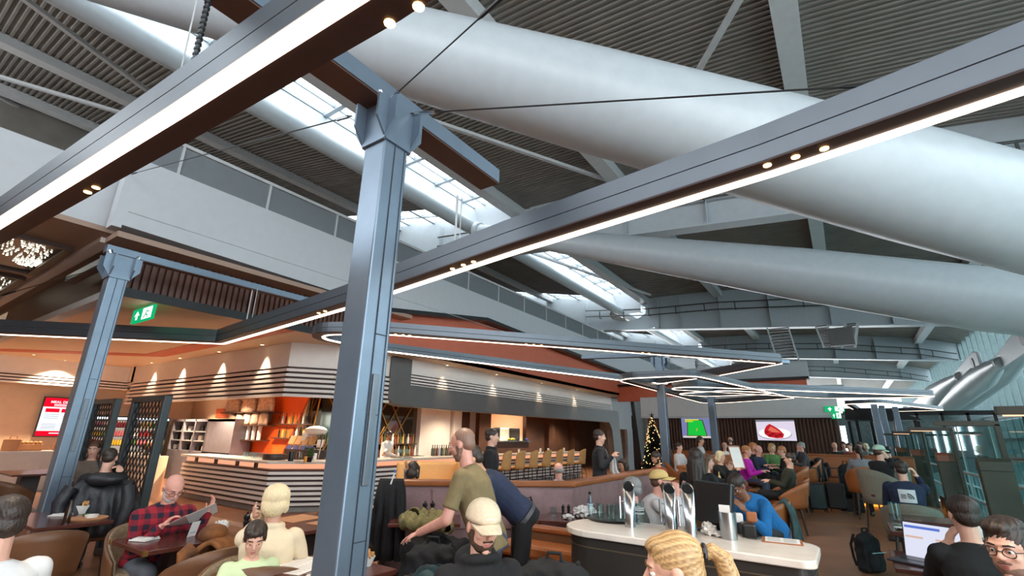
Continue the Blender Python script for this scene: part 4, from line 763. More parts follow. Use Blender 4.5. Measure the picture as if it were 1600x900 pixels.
n_.o('needles', M('fir green', (26, 38, 26), 0.8), t)['kind'] = 'stuff'; bl.o('fairy_lights', EM('tree light', (255, 214, 140), 3.5), t)['kind'] = 'stuff'; bb.o('baubles', M('red gold bauble', (190, 90, 60), 0.2, 0.6), t)['kind'] = 'stuff'
sr = B()
for k in range(5): a = PI/2+k*2*PI/5; sr.bar((0, 0, H_+0.04), (0.1*math.cos(a), 0, H_+0.04+0.1*math.sin(a)), 0.03, 0.03)
sr.o('star', BLACK, t)
# ---------------------------------------------------------------- wall screens
def tv(x0, x1, z0, z1, label): 
    t = thing('television', label, 'television', ((x0+x1)/2, 21.12, z0), 0, 'wall televisions'); B().lim(x0, x1, 21.1, 21.18, z0, z1).o('case', BLKP, t, world=True); return t, (lambda n, poly, m_, k=0: B().ext([(x0+(x1-x0)*(0.02+0.96*u), 21.098-0.002*k, z0+(z1-z0)*(0.03+0.94*v)) for u, v in poly], (0, -0.001, 0)).o(n, m_, t, world=True))
a, c = AY(1063, 652, 21.1), AY(1113, 686, 21.1); t, sc_ = tv(a.x, c.x, c.z, a.z, 'smaller wall television showing a green snooker table')
sc_('floor_picture', [(0, 0), (1, 0), (1, 1), (0, 1)], EM('tv blue grey', (120, 128, 176), 1.0)); sc_('table_rim', [(0.17, 0.1), (0.87, 0.1), (0.76, 0.9), (0.21, 0.9)], EM('tv wood', (90, 50, 40), 0.8), 1); sc_('baize', [(0.2, 0.13), (0.84, 0.13), (0.73, 0.87), (0.24, 0.87)], EM('tv green', (30, 196, 66), 1.0), 2); sc_('score_band', [(0.03, 0.02), (0.98, 0.02), (0.98, 0.1), (0.03, 0.1)], EM('tv cream', (226, 216, 190), 1.0), 3); sc_('caption', [(0.14, 0.86), (0.62, 0.88), (0.62, 0.93), (0.14, 0.93)], EM('tv yellow', (226, 220, 60), 1.0), 3); sc_('caption', [(0.14, 0.79), (0.42, 0.8), (0.42, 0.84), (0.14, 0.84)], EM('tv yellow', (226, 220, 60), 1.0), 3); sc_('cue', [(0.5, 0.3), (0.56, 0.45), (0.53, 0.5)], EM('tv orange', (240, 150, 50), 1.0), 3)
a, c = AY(1179, 655, 21.1), AY(1247, 690, 21.1); t, sc_ = tv(a.x, c.x, c.z, a.z, 'larger wall television showing a red dish on a white plate')
sc_('cloth_picture', [(0, 0), (1, 0), (1, 1), (0, 1)], EM('tv lilac white', (216, 208, 226), 1.1)); el = lambda cx, cy, rx, ry, n=24: [(cx+rx*math.cos(2*PI*k/n), cy+ry*math.sin(2*PI*k/n)) for k in range(n)]
sc_('plate_shade', el(0.46, 0.3, 0.44, 0.27), EM('tv plate shade', (176, 168, 190), 1.0), 1); sc_('plate', el(0.46, 0.34, 0.42, 0.26), EM('tv plate', (240, 238, 246), 1.2), 2); sc_('dish', [(0.2, 0.3), (0.3, 0.16), (0.5, 0.1), (0.66, 0.13), (0.7, 0.3), (0.6, 0.52), (0.48, 0.68), (0.36, 0.8), (0.27, 0.7), (0.2, 0.5)], EM('tv red', (196, 34, 44), 1.0), 3); sc_('dish_light', [(0.3, 0.5), (0.4, 0.4), (0.62, 0.38), (0.5, 0.55), (0.38, 0.68)], EM('tv salmon', (226, 112, 92), 1.0), 4)
for k, (u, v) in enumerate(((0.25, 0.4), (0.35, 0.25), (0.5, 0.22), (0.6, 0.27), (0.42, 0.32))): sc_('sauce', el(u, v, 0.06, 0.05, 10), EM('tv dark red', (140, 20, 30), 1.0), 4)
sc_('fringe', [(0, 0.9), (1, 0.93), (1, 1), (0, 1)], EM('tv grey', (120, 120, 132), 1.0), 3)
# ---------------------------------------------------------------- booth partitions and benches
def partition(path, h, label, side=1, mauve=True):
    p = [Vector((x, y, 0)) for x, y in path]; t = thing('booth_partition', label, 'partition', p[0])
    B().sweep(p, [(-0.05, 0.1), (0.05, 0.1), (0.05, h-0.06), (-0.05, h-0.06)]).o('panel', MAUVE if mauve else LEATH, t, world=True)
    B().sweep(p, [(-0.09, h-0.07), (0.09, h-0.07), (0.09, h), (-0.09, h)]).o('top_rail', RAILW, t, world=True, bevel=0.02)
    B().sweep(p, [(-0.06, 0), (0.06, 0), (0.06, 0.1), (-0.06, 0.1)]).o('plinth', PLINTH, t, world=True); return t, p
t, p = partition([(-4.72, 4.36), (-3.02, 5.8), (-3.05, 9.3)], 1.1, 'long booth partition with oak top rail and mauve leather panel behind the standing man')
d = (p[1]-p[0]).normalized(); n = Vector((d.y, -d.x, 0))
e0 = p[0]+n*0.0; B().bar(e0+Vector((0, 0, 0.54))+n*0.3-d*0.02, e0+Vector((0, 0, 0.54))-n*0.05-d*0.02, 0.05, 1.08).o('end_panel', WOODL, t, world=True); B().bar(e0-d*0.05+Vector((0, 0, 0.04)), e0-d*0.05+Vector((0, 0, 1.0)), 0.05, 0.1, (1, 0, 0)).o('end_trim', CREAM, t, world=True)
q0, q1 = p[0].lerp(p[1], 0.22)+n*0.056, p[1]+n*0.056; B().ext([q0+Vector((0, 0, 0.56)), q1+Vector((0, 0, 0.56)), q1+Vector((0, 0, 1.0)), q0+Vector((0, 0, 1.0))], n*0.02).o('rubbed_panel', MAUVE, t, world=True, bevel=0.006)
def bench(P0, P1, depth, label, back=0.0, seatm=BENCH, glow=True, side=1, zs=0.46, backm=LEATH, gz=0.04):
    P0, P1 = Vector((*P0, 0)), Vector((*P1, 0)); d = (P1-P0).normalized(); n = Vector((d.y, -d.x, 0))*side; t = thing('booth_bench', label, 'bench', P0); c0, c1 = P0+n*depth/2, P1+n*depth/2; up = lambda z: Vector((0, 0, z))
    B().bar(c0+up(zs-0.06), c1+up(zs-0.06), depth, 0.12).o('seat', seatm, t, world=True, bevel=0.03); B().bar(c0+up((zs-0.1)/2)-n*0.02, c1+up((zs-0.1)/2)-n*0.02, depth-0.06, zs-0.1).o('base', PLINTH, t, world=True)
    if back: B().bar(P0+up((zs+back)/2), P1+up((zs+back)/2), 0.1, back-zs+0.1).o('backrest', backm, t, world=True, bevel=0.03); B().bar(P0+up(back+0.04), P1+up(back+0.04), 0.13, 0.05).o('top_rail', RAILW, t, world=True, bevel=0.015)
    if glow: B().bar(P0+n*(depth-0.02)+up(gz), P1+n*(depth-0.02)+up(gz), 0.02, 0.06).o('floor_glow', AMBER, t, world=True)
    return t
bench((-3.93, 4.87), (-3.0, 5.66), 0.44, 'tan cushion bench along the mauve booth panel')
bench((-3.0, 4.5), (-2.1, 4.52), 0.3, 'brown leather bench with amber floor glow left of the service counter', 0.72, LEATH, True, 1, 0.66, BRLE, 0.36)
t = thing('banquette', 'mustard high seat with arm against the bar behind the standing man', 'bench', (-5.6, 6.0, 0), 0.9); B().lim(-0.5, 0.5, -0.3, 0.25, 0, 0.72).o('base', MUST, t, bevel=0.03); B().lim(-0.5, 0.5, -0.3, 0.22, 0.72, 0.84).o('seat', MUST, t, bevel=0.05)
B().ext([(0.42, -0.28, 0.1), (0.42, 0.3, 0.1), (0.42, 0.3, 1.2), (0.42, 0.05, 1.2), (0.42, -0.28, 0.86)], (0.12, 0, 0)).o('arm', MUST, t, bevel=0.03); B().lim(-0.55, 0.5, 0.24, 0.36, 0.1, 1.2).o('backrest', MUST, t, bevel=0.04)
bench((-6.6, 20.9), (-0.4, 20.9), 0.5, 'long terracotta bench under the wall televisions', 1.12, LEATH, False)
bench((-2.0, 17.2), (1.4, 17.2), 0.5, 'tan leather bench with amber floor glow at the end of the aisle', 1.22, LEATH, True); bench((-3.4, 14.4), (-2.2, 18.6), 0.5, 'tan leather bench behind the woman in magenta', 1.15, LEATH, False)
t, p = partition([(-2.9, 10.4), (-2.75, 13.9)], 1.12, 'leather booth partition beside the woman reading a menu', 1, False)
# ---------------------------------------------------------------- tables
T1 = table('dark table of the man in the plaid shirt, with brass corners', -5.24, -4.56, 1.76, 2.7, 0.75, brass=True); table('brown table of the blonde woman with paper mats', -5.3, -4.35, 2.95, 3.75, 0.75); table('nearest dark table with menu and bowl by the nearest post', -3.5, -2.72, 2.02, 2.62, 0.75)
table('dark table by the left post with a bowl of wedges', -7.45, -6.3, 1.5, 2.1, 0.75); table('table at the far left near the snack counter', -14.6, -13.2, 2.6, 3.4, 0.75); table('booth table with crumpled napkins and a water bottle', -3.12, -2.3, 5.08, 5.7, 0.75, brass=True, rz=0.3); table('booth table with pepper mills beside the standing man', -4.35, -3.6, 3.9, 4.5, 0.75, rz=0.7)
ROW = (7.2, 9.0, 10.8, 12.6, 14.6, 16.2); NM = ('first', 'second', 'third', 'fourth', 'fifth', 'sixth')
for k, y in enumerate(ROW): table('dark table in the aisle row, %s from the service counter' % NM[k], -2.5, -1.75, y-0.4, y+0.4, 0.75)
table('grey edged table with the open laptop', 0.15, 0.8, 4.95, 5.7, 0.75); table('window table with plates and a water glass', 0.2, 0.95, 5.88, 6.5, 0.88); table('window table in front of the man with the square back print', 0.3, 1.0, 7.9, 8.5, 0.75); table('window table in front of the man in the mint cap', 0.2, 0.9, 11.2, 11.9, 0.75)
table('round window table at the end of the aisle', -0.6, 0.1, 15.9, 16.5, 0.75)
# chairs nobody sits on, or that stand by the tables
chair('brown tub chair with its back to us, between the left post and the plaid shirt', 'brown', (-6.02, 1.5, 0), PI/2-0.1); chair('big tan tub chair holding a brown coat, nearest in front of the plaid shirt table', 'brown', (-4.3, 2.12, 0), PI/2+0.05)
chair('brown tub chair facing away at the far left table', 'brown', (-11.6, 2.35, 0), 0.4); chair('tan tub chair at the left edge turned sideways', 'brown', (-9.6, 1.5, 0), -0.9); chair('brown tub chair beyond the far left table', 'brown', (-13.2, 4.0, 0), PI)
ck = (('with a teal coat over it', 1195, 800, 0.62), ('third from the bar counter end', 1207, 770, 0.62), ('beside the man leaning back', 1220, 762, 0.6), ('just behind the man leaning back', 1240, 758, 0.62), ('beside the suitcases', 1256, 742, 0.66))
for k, (l_, x, y, z) in enumerate(ck): q = AZ(x, y, z); chair('tan leather chair in the aisle row, %s' % l_, 'tan', (q.x, q.y, 0), PI/2+0.15*(k % 2))
# ---------------------------------------------------------------- service counter
def stadium(x0, x1, y0, y1, r): return [(q.x, q.y) for q in fillet([(x0, y0, 0), (x1, y0, 0), (x1, y1, 0), (x0, y1, 0)], [r, 0.08, 0.16, r], 8, True)]
t = thing('service_counter', 'dark service counter with pale stone top in front, holding steel dispensers', 'counter', (-1.1, 3.95, 0)); YF = AZ(1100, 855, 1.0).y
B().prism(stadium(-1.93, -0.25, YF, YF+0.62, 0.28), 0.955, 1.0).o('worktop', TOP, t, world=True, bevel=0.008); B().prism(stadium(-1.9, -0.28, YF+0.03, YF+0.59, 0.26), 0.06, 0.955).o('body', SLATE, t, world=True); B().prism(stadium(-1.88, -0.3, YF+0.05, YF+0.57, 0.25), 0, 0.06).o('plinth', BLKP, t, world=True)
B().prism(stadium(-1.905, -0.275, YF+0.025, YF+0.595, 0.262), 0.885, 0.893).o('groove', M('bronze line', (120, 104, 84), 0.4, 0.5), t, world=True); SV = 1.0005
def sv(x, y): q = AZ(x, y, SV); return (q.x, max(q.y, YF+0.06), SV)
t = thing('glass_tray', 'oval black tray full of tumblers on the service counter', 'tray', sv(958, 812)); B().lathe([(0, 0), (0.2, 0), (0.215, 0.02), (0.2, 0.016), (0, 0.006)], n=30).o('tray', BLKP, t, smooth=0.6)
gl = B().lathe([(0, 0), (0.026, 0), (0.031, 0.1), (0.029, 0.1), (0.024, 0.008), (0, 0.008)], n=12).o('tumbler', CLEAR, smooth=0.8); tag(gl, 'clear tumbler on the oval black tray of the service counter', 'glass', 'tumblers on the black tray'); b0 = sv(958, 812); gl.location = (b0[0], b0[1], SV+0.009)
for k in range(1, 13): c_ = gl.copy(); COL.objects.link(c_); a = k*2.4; r = 0.05*math.sqrt(k); c_.location = (b0[0]+r*math.cos(a), b0[1]+r*math.sin(a), SV+0.009+(0.0 if k % 4 else 0.0))
for k, (x, y, h, lab) in enumerate(((985, 823, 0.285, 'leftmost tall polished steel dispenser on the service counter'), (1050, 830, 0.29, 'middle tall polished steel dispenser on the service counter'), (1080, 838, 0.31, 'rightmost tall polished steel dispenser, next to the till'))):
    t = thing('steel_dispenser', lab, 'dispenser', sv(x, y), 0.4, 'tall steel dispensers'); b = B(); r = 0.041; n = 28
    vs = [(r*math.cos(2*PI*j/n), r*math.sin(2*PI*j/n), 0) for j in range(n)]+[(r*math.cos(2*PI*j/n), r*math.sin(2*PI*j/n), h+0.035*math.sin(2*PI*j/n)) for j in range(n)]
    b.add(vs, [(j, (j+1) % n, n+(j+1) % n, n+j) for j in range(n)]+[tuple(range(n))[::-1]]); b.o('tube', CHROME, t, smooth=0.6, solid=0.003); vs = [(r*0.96*math.cos(2*PI*j/n), r*0.96*math.sin(2*PI*j/n), h-0.012+0.035*math.sin(2*PI*j/n)) for j in range(n)]
    B().add(vs, [tuple(range(n))]).o('mouth', BLKP, t); B().tube([(-r, 0, h*0.62), (-r-0.03, 0, h*0.62), (-r-0.03, 0, h*0.62)], 0.006, 8).o('arm', CHROME, t); B().cyl((-r-0.03, 0, h*0.2), (-r-0.03, 0, h*0.74), 0.009, n=10).o('bar', CHROME, t, smooth=0.6)
t = thing('pint_glass', 'tall printed pint glass standing beside the leftmost steel dispenser', 'glass', sv(1000, 819)); B().lathe([(0, 0), (0.031, 0), (0.042, 0.165), (0.04, 0.165), (0.029, 0.01), (0, 0.01)], n=18).o('tumbler', CLEAR, t, smooth=0.8)
for z in (0.115, 0.1, 0.075): B().lathe([(0.0372+(z-0.07)*0.1, z), (0.0376+(z-0.07)*0.1, z+0.008)], n=10).o('print', M('white print', (220, 224, 226), 0.5), t)
q = sv(1118, 832); t = thing('till', 'black till screen seen from behind on the service counter', 'till', q, -0.55); B().lim(-0.11, 0.11, -0.09, 0.09, 0, 0.02).o('foot', BLKP, t, bevel=0.005); B().box((0, 0.03, 0.12), (0.08, 0.05, 0.22)).o('stem', BLKP, t)
B().box((0, 0.0, 0.2), (0.36, 0.045, 0.29), rx=-0.2).o('monitor', BLKP, t, bevel=0.012); B().box((0.05, -0.028, 0.1), (0.05, 0.003, 0.035), rx=-0.2).o('sticker', PAPER, t)
B().box((0, 0.032, 0.2), (0.33, 0.003, 0.26), rx=-0.2).o('display', EM('till display', (40, 60, 80), 0.6), t)
t = thing('menu_bin', 'brushed steel bin holding folded paper menus at the right of the till', 'bin', sv(1140, 842), -0.2); B().lathe([(0, 0), (0.052, 0), (0.058, 0.17), (0.054, 0.17), (0.05, 0.01), (0, 0.01)], n=24).o('bin', STEELB, t, smooth=0.7); B().box((-0.015, 0, 0.16), (0.07, 0.012, 0.1), rz=0.3, rx=-0.2).o('menus', PAPER, t)
q = sv(1170, 838); t = thing('card_terminal', 'black card terminal with paper roll on the service counter right of the steel bin', 'card terminal', q, 0.3); B().box((0, 0, 0.045), (0.09, 0.15, 0.09)).o('body', BLKP, t, bevel=0.015); B().box((-0.05, 0.05, 0.11), (0.06, 0.06, 0.06)).o('receipt_roll', PAPER, t, bevel=0.01); B().box((0.04, 0.05, 0.12), (0.07, 0.03, 0.07)).o('wallet', LEATH, t, bevel=0.01); B().tube([(-0.03, -0.1, 0.008), (0.03, -0.12, 0.008), (0.07, -0.06, 0.008), (0.02, -0.03, 0.01)], 0.005, 6).o('cord', BLKP, t)
def crumple(loc, r, label, mat=NAPK, cat='napkin', seed=1, name='napkin', flat=0.6, group=None):
    rr = random.Random(seed); ph = [rr.uniform(0, 6.28) for _ in range(6)]
    def fn(u, v):
        a, e = 2*PI*u, PI*v; d = Vector((math.sin(e)*math.cos(a), math.sin(e)*math.sin(a), math.cos(e)*flat)); k = 1+0.2*math.sin(3*a+ph[0]+4*e)+0.16*math.sin(7*a+ph[1]-5*e)*math.sin(e)+0.12*math.sin(9*e+ph[2]+2*a)
        return d*r*k+Vector((0, 0, r*flat*0.95))
    o_ = B().grid(fn, 26, 16).o(name, mat, smooth=0.7); o_.location = loc; return tag(o_, label, cat, group)
crumple(sv(1108, 836), 0.045, 'crumpled white cloth lying in front of the till', seed=3, name='cloth', cat='cloth', flat=0.9); crumple((sv(1108, 836)[0]+0.07, sv(1108, 836)[1]-0.02, SV), 0.035, 'flat fold of white cloth beside the crumpled one at the till', seed=5, name='cloth', cat='cloth', flat=0.5)
q = sv(1222, 846); t = thing('menu_clipboard', 'white menu on a brown clipboard at the right end of the service counter', 'menu', q, 0.12); B().lim(-0.12, 0.12, -0.09, 0.09, 0, 0.006).o('board', LEATH, t); B().lim(-0.1, 0.105, -0.085, 0.085, 0.006, 0.008).o('sheet', PAPER, t)
ln = B()
for j in range(7):
    for s in (-0.085, 0.01): ln.lim(s, s+0.075, -0.07+j*0.022, -0.066+j*0.022, 0.0081, 0.0086)
ln.o('print', M('grey print', (120, 120, 122), 0.8), t)
# ---------------------------------------------------------------- things on the near tables
ZT = 0.7505
def bowl_food(loc, label, r=0.075, food=FRIES, extra=None, seed=2):
    t = thing('food_bowl', label, 'bowl', loc); B().lathe([(0, 0), (r*0.6, 0), (r*0.95, r*0.9), (r, r*1.05), (r*0.93, r*1.05), (r*0.55, 0.012), (0, 0.012)], n=24).o('bowl', PORC, t, smooth=0.8); rr = random.Random(seed); f_ = B()
    for k in range(26): a = rr.random()*6.28; q = r*0.75*math.sqrt(rr.random()); c = Vector((q*math.cos(a), q*math.sin(a), r*1.0+0.02*rr.random()+(r*0.35-q*0.35))); d = Vector((rr.uniform(-1, 1), rr.uniform(-1, 1), rr.uniform(-0.5, 0.7))).normalized()*r*0.3; f_.bar(c-d, c+d, 0.014, 0.014)
    f_.o('wedges', food, t)['kind'] = 'stuff'
    if extra: g_ = B(); [g_.ell((rr.uniform(-r, r)*0.5, rr.uniform(-r, r)*0.5, r*1.2), (0.02, 0.015, 0.008), 6, 4) for _ in range(8)]; g_.o('salad', extra, t)['kind'] = 'stuff'
    return t
def at_t(x, y): q = AZ(x, y, ZT); return (q.x, q.y, ZT)
bowl_food(at_t(572, 884), 'white bowl of potato wedges beside the nearest post', 0.058); bowl_food(at_t(128, 802), 'white bowl of wedges right behind the left post', 0.08, seed=5); q = at_t(318, 834); bowl_food((-4.85, 2.45, ZT), 'white pot with salad in front of the plaid shirt man', 0.06, PAPER, GREENF, 7)
def mill(loc, label, s=1.0, grp='pepper mills'):
    o_ = B().lathe([(r*s, z*s) for r, z in ((0, 0), (0.028, 0), (0.028, 0.02), (0.02, 0.05), (0.027, 0.09), (0.018, 0.1), (0.03, 0.12), (0.026, 0.145), (0.008, 0.155), (0.01, 0.17), (0, 0.175))], n=16).o('pepper_mill', BLKP, smooth=0.8); o_.location = loc; tag(o_, label, 'pepper mill', grp)
mill((-4.72, 2.6, ZT), 'black pepper mill right of the salad pot on the plaid shirt table'); mill((-5.1, 3.1, ZT), 'black pepper mill beyond the plaid shirt man', 0.9); a = at_t(643, 803); mill((-4.1, 4.3, ZT), 'left black pepper mill on the booth table by the standing man', 0.95); mill((-4.04, 4.36, ZT), 'right black pepper mill on the booth table by the standing man', 0.95)
t = thing('table_card', 'small white printed card standing in front of the plaid shirt man', 'card', (-4.86, 2.22, ZT), -1.2); B().box((0, 0, 0.062), (0.085, 0.003, 0.125), rx=-0.25).o('card', PAPER, t)
for z in (0.095, 0.08, 0.065, 0.05, 0.035): B().box((0, 0.0068-(z*0.256), z), (0.055, 0.001, 0.004), rx=-0.25).o('print', M('card print', (110, 120, 150), 0.8), t)
def napkin_set(loc, rz, label):
    t = thing('napkin_set', label, 'napkin', loc, rz); B().box((0, 0, 0.006), (0.16, 0.15, 0.01)).o('napkin', NAPK, t, bevel=0.003); B().box((0.01, 0, 0.017), (0.15, 0.11, 0.008), rz=0.25).o('top_fold', NAPK, t); B().bar((-0.08, 0, 0.024), (0.08, 0.02, 0.024), 0.014, 0.003).o('knife', CHROME, t); B().bar((-0.07, 0.03, 0.024), (0.08, 0.04, 0.024), 0.012, 0.003).o('fork', CHROME, t)
napkin_set((-5.02, 1.92, ZT), 0.4, 'folded napkin with cutlery on the near corner of the plaid shirt table'); napkin_set((-7.0, 1.85, ZT), 0.8, 'folded napkin with cutlery on the table behind the left post'); napkin_set((-2.95, 2.15, ZT), 0.6, 'white folded napkin at the foot of the nearest post')
t = thing('menu_sheet', 'large pale menu sheet on the nearest table left of the post', 'menu', (-3.3, 2.27, ZT), 0.3); B().lim(-0.15, 0.15, -0.21, 0.21, 0, 0.002).o('sheet', PAPER, t); ln = B()
for j in range(9):
    for s in (-0.12, 0.01): ln.lim(s, s+0.1, -0.18+j*0.04, -0.176+j*0.04, 0.0021, 0.0026)
ln.o('print', M('menu print', (170, 160, 160), 0.8), t)
t = thing('serving_board', 'oval board with small dishes on the table behind the left post', 'board', (-6.55, 1.95, ZT), 0.3); B().lathe([(0, 0), (0.16, 0), (0.17, 0.014), (0, 0.018)], n=24).o('board', KRAFT, t); B().lathe([(0, 0.018), (0.05, 0.018), (0.06, 0.045), (0.05, 0.045), (0, 0.028)], (0.05, 0, 0), 16).o('dish', PORC, t); B().lathe([(0, 0.018), (0.03, 0.018), (0.035, 0.04), (0, 0.04)], (-0.07, 0.03, 0), 14).o('dip', GREENF, t)
o_ = B().lathe([(0, 0), (0.03, 0), (0.03, 0.12), (0.012, 0.17), (0.012, 0.21), (0, 0.21)], n=14).o('sauce_bottle', M('brown glass', (50, 30, 22), 0.15), smooth=0.7); o_.location = (-6.25, 1.98, ZT+0.0) if False else (-6.42, 1.75, ZT); tag(o_, 'dark sauce bottle by the puffer jacket', 'bottle')
t = thing('placemat', 'kraft paper place mats on the table beyond the blonde woman', 'placemat', (-4.8, 3.35, ZT), 0.1); B().lim(-0.4, -0.05, -0.2, 0.2, 0, 0.003).lim(0.08, 0.4, -0.15, 0.2, 0, 0.003).o('paper', KRAFT, t)
# booth table litter
bt = lambda dx, dy: (-2.71+dx*math.cos(0.3)-dy*math.sin(0.3), 5.39+dx*math.sin(0.3)+dy*math.cos(0.3), ZT)
for k, (dx, dy, r, l_) in enumerate(((-0.1, -0.12, 0.06, 'flat crumpled napkin nearest the edge'), (0.06, 0.0, 0.08, 'largest crumpled napkin heap'), (-0.02, 0.14, 0.06, 'crumpled napkin at the back'), (0.2, -0.02, 0.055, 'crumpled napkin on the right'), (0.12, 0.15, 0.06, 'crumpled napkin under the bottle'))): crumple(bt(dx, dy), r, l_+' of the booth table', seed=k+20, flat=0.8 if k else 0.4, group='crumpled napkins on the booth table')
t = thing('water_bottle', 'clear water bottle with dark cap among crumpled napkins on the booth table', 'bottle', bt(0.1, 0.26)); B().lathe([(0, 0), (0.034, 0), (0.036, 0.1), (0.034, 0.15), (0.014, 0.22), (0.014, 0.235), (0, 0.235)], n=18).o('bottle', GL('bottle plastic', (215, 228, 238), 0.6), t, smooth=0.8); B().lathe([(0.0365, 0.06), (0.0365, 0.13)], n=18).o('label_band', M('pale blue label', (190, 208, 222), 0.5), t); B().cyl((0, 0, 0.235), (0, 0, 0.258), 0.017).o('cap', BLKP, t)
o_ = B().lathe([(0, 0), (0.036, 0), (0.04, 0.1), (0.037, 0.1), (0.033, 0.008), (0, 0.008)], n=16).o('tumbler', CLEAR, smooth=0.8); o_.location = bt(-0.3, 0.02); tag(o_, 'empty tumbler on the left of the booth table', 'glass'); mill(bt(-0.2, 0.1), 'left black mill on the littered booth table', 0.7); mill(bt(-0.14, 0.14), 'right black mill on the littered booth table', 0.7)
o_ = B().box((0, 0, 0.03), (0.06, 0.03, 0.06)).o('white_box', PAPER); o_.location = bt(0.24, 0.14); tag(o_, 'small white packet beside the water bottle', 'packet')
def handbag(loc, w, h, label, mat=BLKP, rz=0.0):
    t = thing('handbag', label, 'bag', loc, rz); B().ell((0, 0, h*0.5), (w/2, 0.08, h*0.5), 16, 10).o('body', mat, t, smooth=True); B().tube([(-w*0.3, 0, h*0.8), (-w*0.2, 0, h*1.5), (w*0.1, 0, h*1.6), (w*0.3, 0, h*0.85)], 0.012, 8).o('strap', mat, t, smooth=0.8)
BLCL = M('black cloth', (24, 24, 27), 0.85, var=0.2, scale=12, bump=0.3); handbag((-3.3, 5.22, 0.46), 0.36, 0.3, 'black handbag on the bench behind the booth table', BLCL, 0.7)
# things on the aisle row tables
rr = random.Random(5)
for k, y in enumerate(ROW[:4]):
    for j in range(5):
        x = -2.42+rr.random()*0.55; yy = y-0.32+j*0.15; kind = (k+j) % 4
        if kind == 0: o_ = B().lathe([(0, 0), (0.036, 0), (0.04, 0.11), (0.037, 0.11), (0.033, 0.008), (0, 0.008)], n=12).o('tumbler', CLEAR, smooth=0.8); cat = 'glass'; lb = 'tumbler'
        elif kind == 1: o_ = B().lathe([(0, 0), (0.032, 0), (0.03, 0.16), (0.012, 0.2), (0.012, 0.26), (0, 0.26)], n=12).o('sauce_bottle', BT[(k+j) % 6], smooth=0.7); cat = 'bottle'; lb = 'sauce bottle'
        elif kind == 2: o_ = B().lathe([(0, 0), (0.08, 0), (0.13, 0.018), (0.12, 0.018), (0.07, 0.006), (0, 0.006)], n=20).o('plate', PORC, smooth=0.7); cat = 'plate'; lb = 'white plate'
        else: o_ = B().box((0, 0, 0.05), (0.09, 0.06, 0.1)).o('sachet_box', SN[(k+j) % 4], bevel=0.01); cat = 'box'; lb = 'sachet box'
        o_.location = (x, yy, ZT); tag(o_, '%s on the %s table of the aisle row, %s along it' % (lb, NM[k], NM[j]), cat)
q = at_t(1095, 795); t = thing('stem_glass', 'stemmed glass of fruit drink at the near end of the aisle row', 'glass', (-1.9, 6.95, ZT)); B().lathe([(0, 0), (0.035, 0), (0.006, 0.01), (0.006, 0.06), (0.05, 0.11), (0.045, 0.17), (0.043, 0.17), (0.046, 0.11), (0, 0.07)], n=16).o('glass', CLEAR, t, smooth=0.8); B().ell((0, 0, 0.105), (0.04, 0.04, 0.035), 12, 8).o('drink', M('peach drink', (226, 160, 110), 0.3), t, smooth=True)
# ---------------------------------------------------------------- window side: high backs, screens, balustrade
HB = (9.4, 13.3, 18.2, 23.5, 27.5); HN = ('nearest', 'second', 'third', 'fourth', 'fifth')
for k, y in enumerate(HB):
    t = thing('high_back', '%s olive high seat back with a rounded leather top along the window edge' % HN[k], 'seat back', (1.6, y, 0), 0, 'olive high seat backs'); B().ext([(-0.16, -0.06, 0), (-0.16, 0.12, 0), (-0.16, 0.1, 1.25), (-0.16, 0.05, 1.4), (-0.16, -0.02, 1.44), (-0.16, -0.07, 1.4)], (0.34, 0, 0)).o('panel', OLIVE, t, bevel=0.01)
    B().ext([(-0.165, -0.085, 1.3), (-0.165, 0.13, 1.3), (-0.165, 0.11, 1.42), (-0.165, 0, 1.47), (-0.165, -0.08, 1.42)], (0.35, 0, 0)).o('leather_top', OLIVE if k == 0 else M('rust leather', (140, 78, 54), 0.4), t, bevel=0.01)
    B().lim(-0.2, -0.165, -0.05, 0.5, 0, 0.62).o('side_wing', BLKP, t, bevel=0.01)
FB = (5.5, 9.2, 12.9, 17.6, 22.5)
for k, y in enumerate(FB):
    t = thing('screen_frame', '%s dark framed glass screen standing across the window edge' % HN[k], 'glass screen', (1.72, y+0.25, 0), 0, 'dark framed glass screens'); b = B().lim(-0.64, 0.06, -0.03, 0.03, 1.89, 1.96).lim(0, 0.06, -0.03, 0.03, 0.0, 1.92); b.o('frame', M('bronze frame', (62, 58, 50), 0.4, 0.3), t, bevel=0.006)
    if k in (0, 2, 3): B().lim(-0.6, -0.25, -0.012, 0.012, 1.878, 1.889).o('light_strip', EM('dim warm strip', (255, 190, 150), 2.0), t)
    B().lim(-0.1, 0.0, -0.006, 0.006, 0.02, 1.89).o('glass', GLASS, t)
t = thing('edge_balustrade', 'glass balustrade with steel rails along the open edge by the facade', 'balustrade', (2.05, 4, 0))
for y in np.arange(2.5, 40, 1.5): B().lim(2.03, 2.05, y+0.02, y+1.48, 0.05, 2.0).o('glass_panel', GLASST, t, world=True)
for z in (0.55, 1.05): B().tube([(2.0, 2.5, z), (2.0, 40, z)], 0.025, 8).o('rail', PURL, t, world=True)
for y in np.arange(2.5, 40, 3.0): B().lim(2.02, 2.06, y-0.015, y+0.015, 0, 2.0).o('post', PURL, t, world=True)
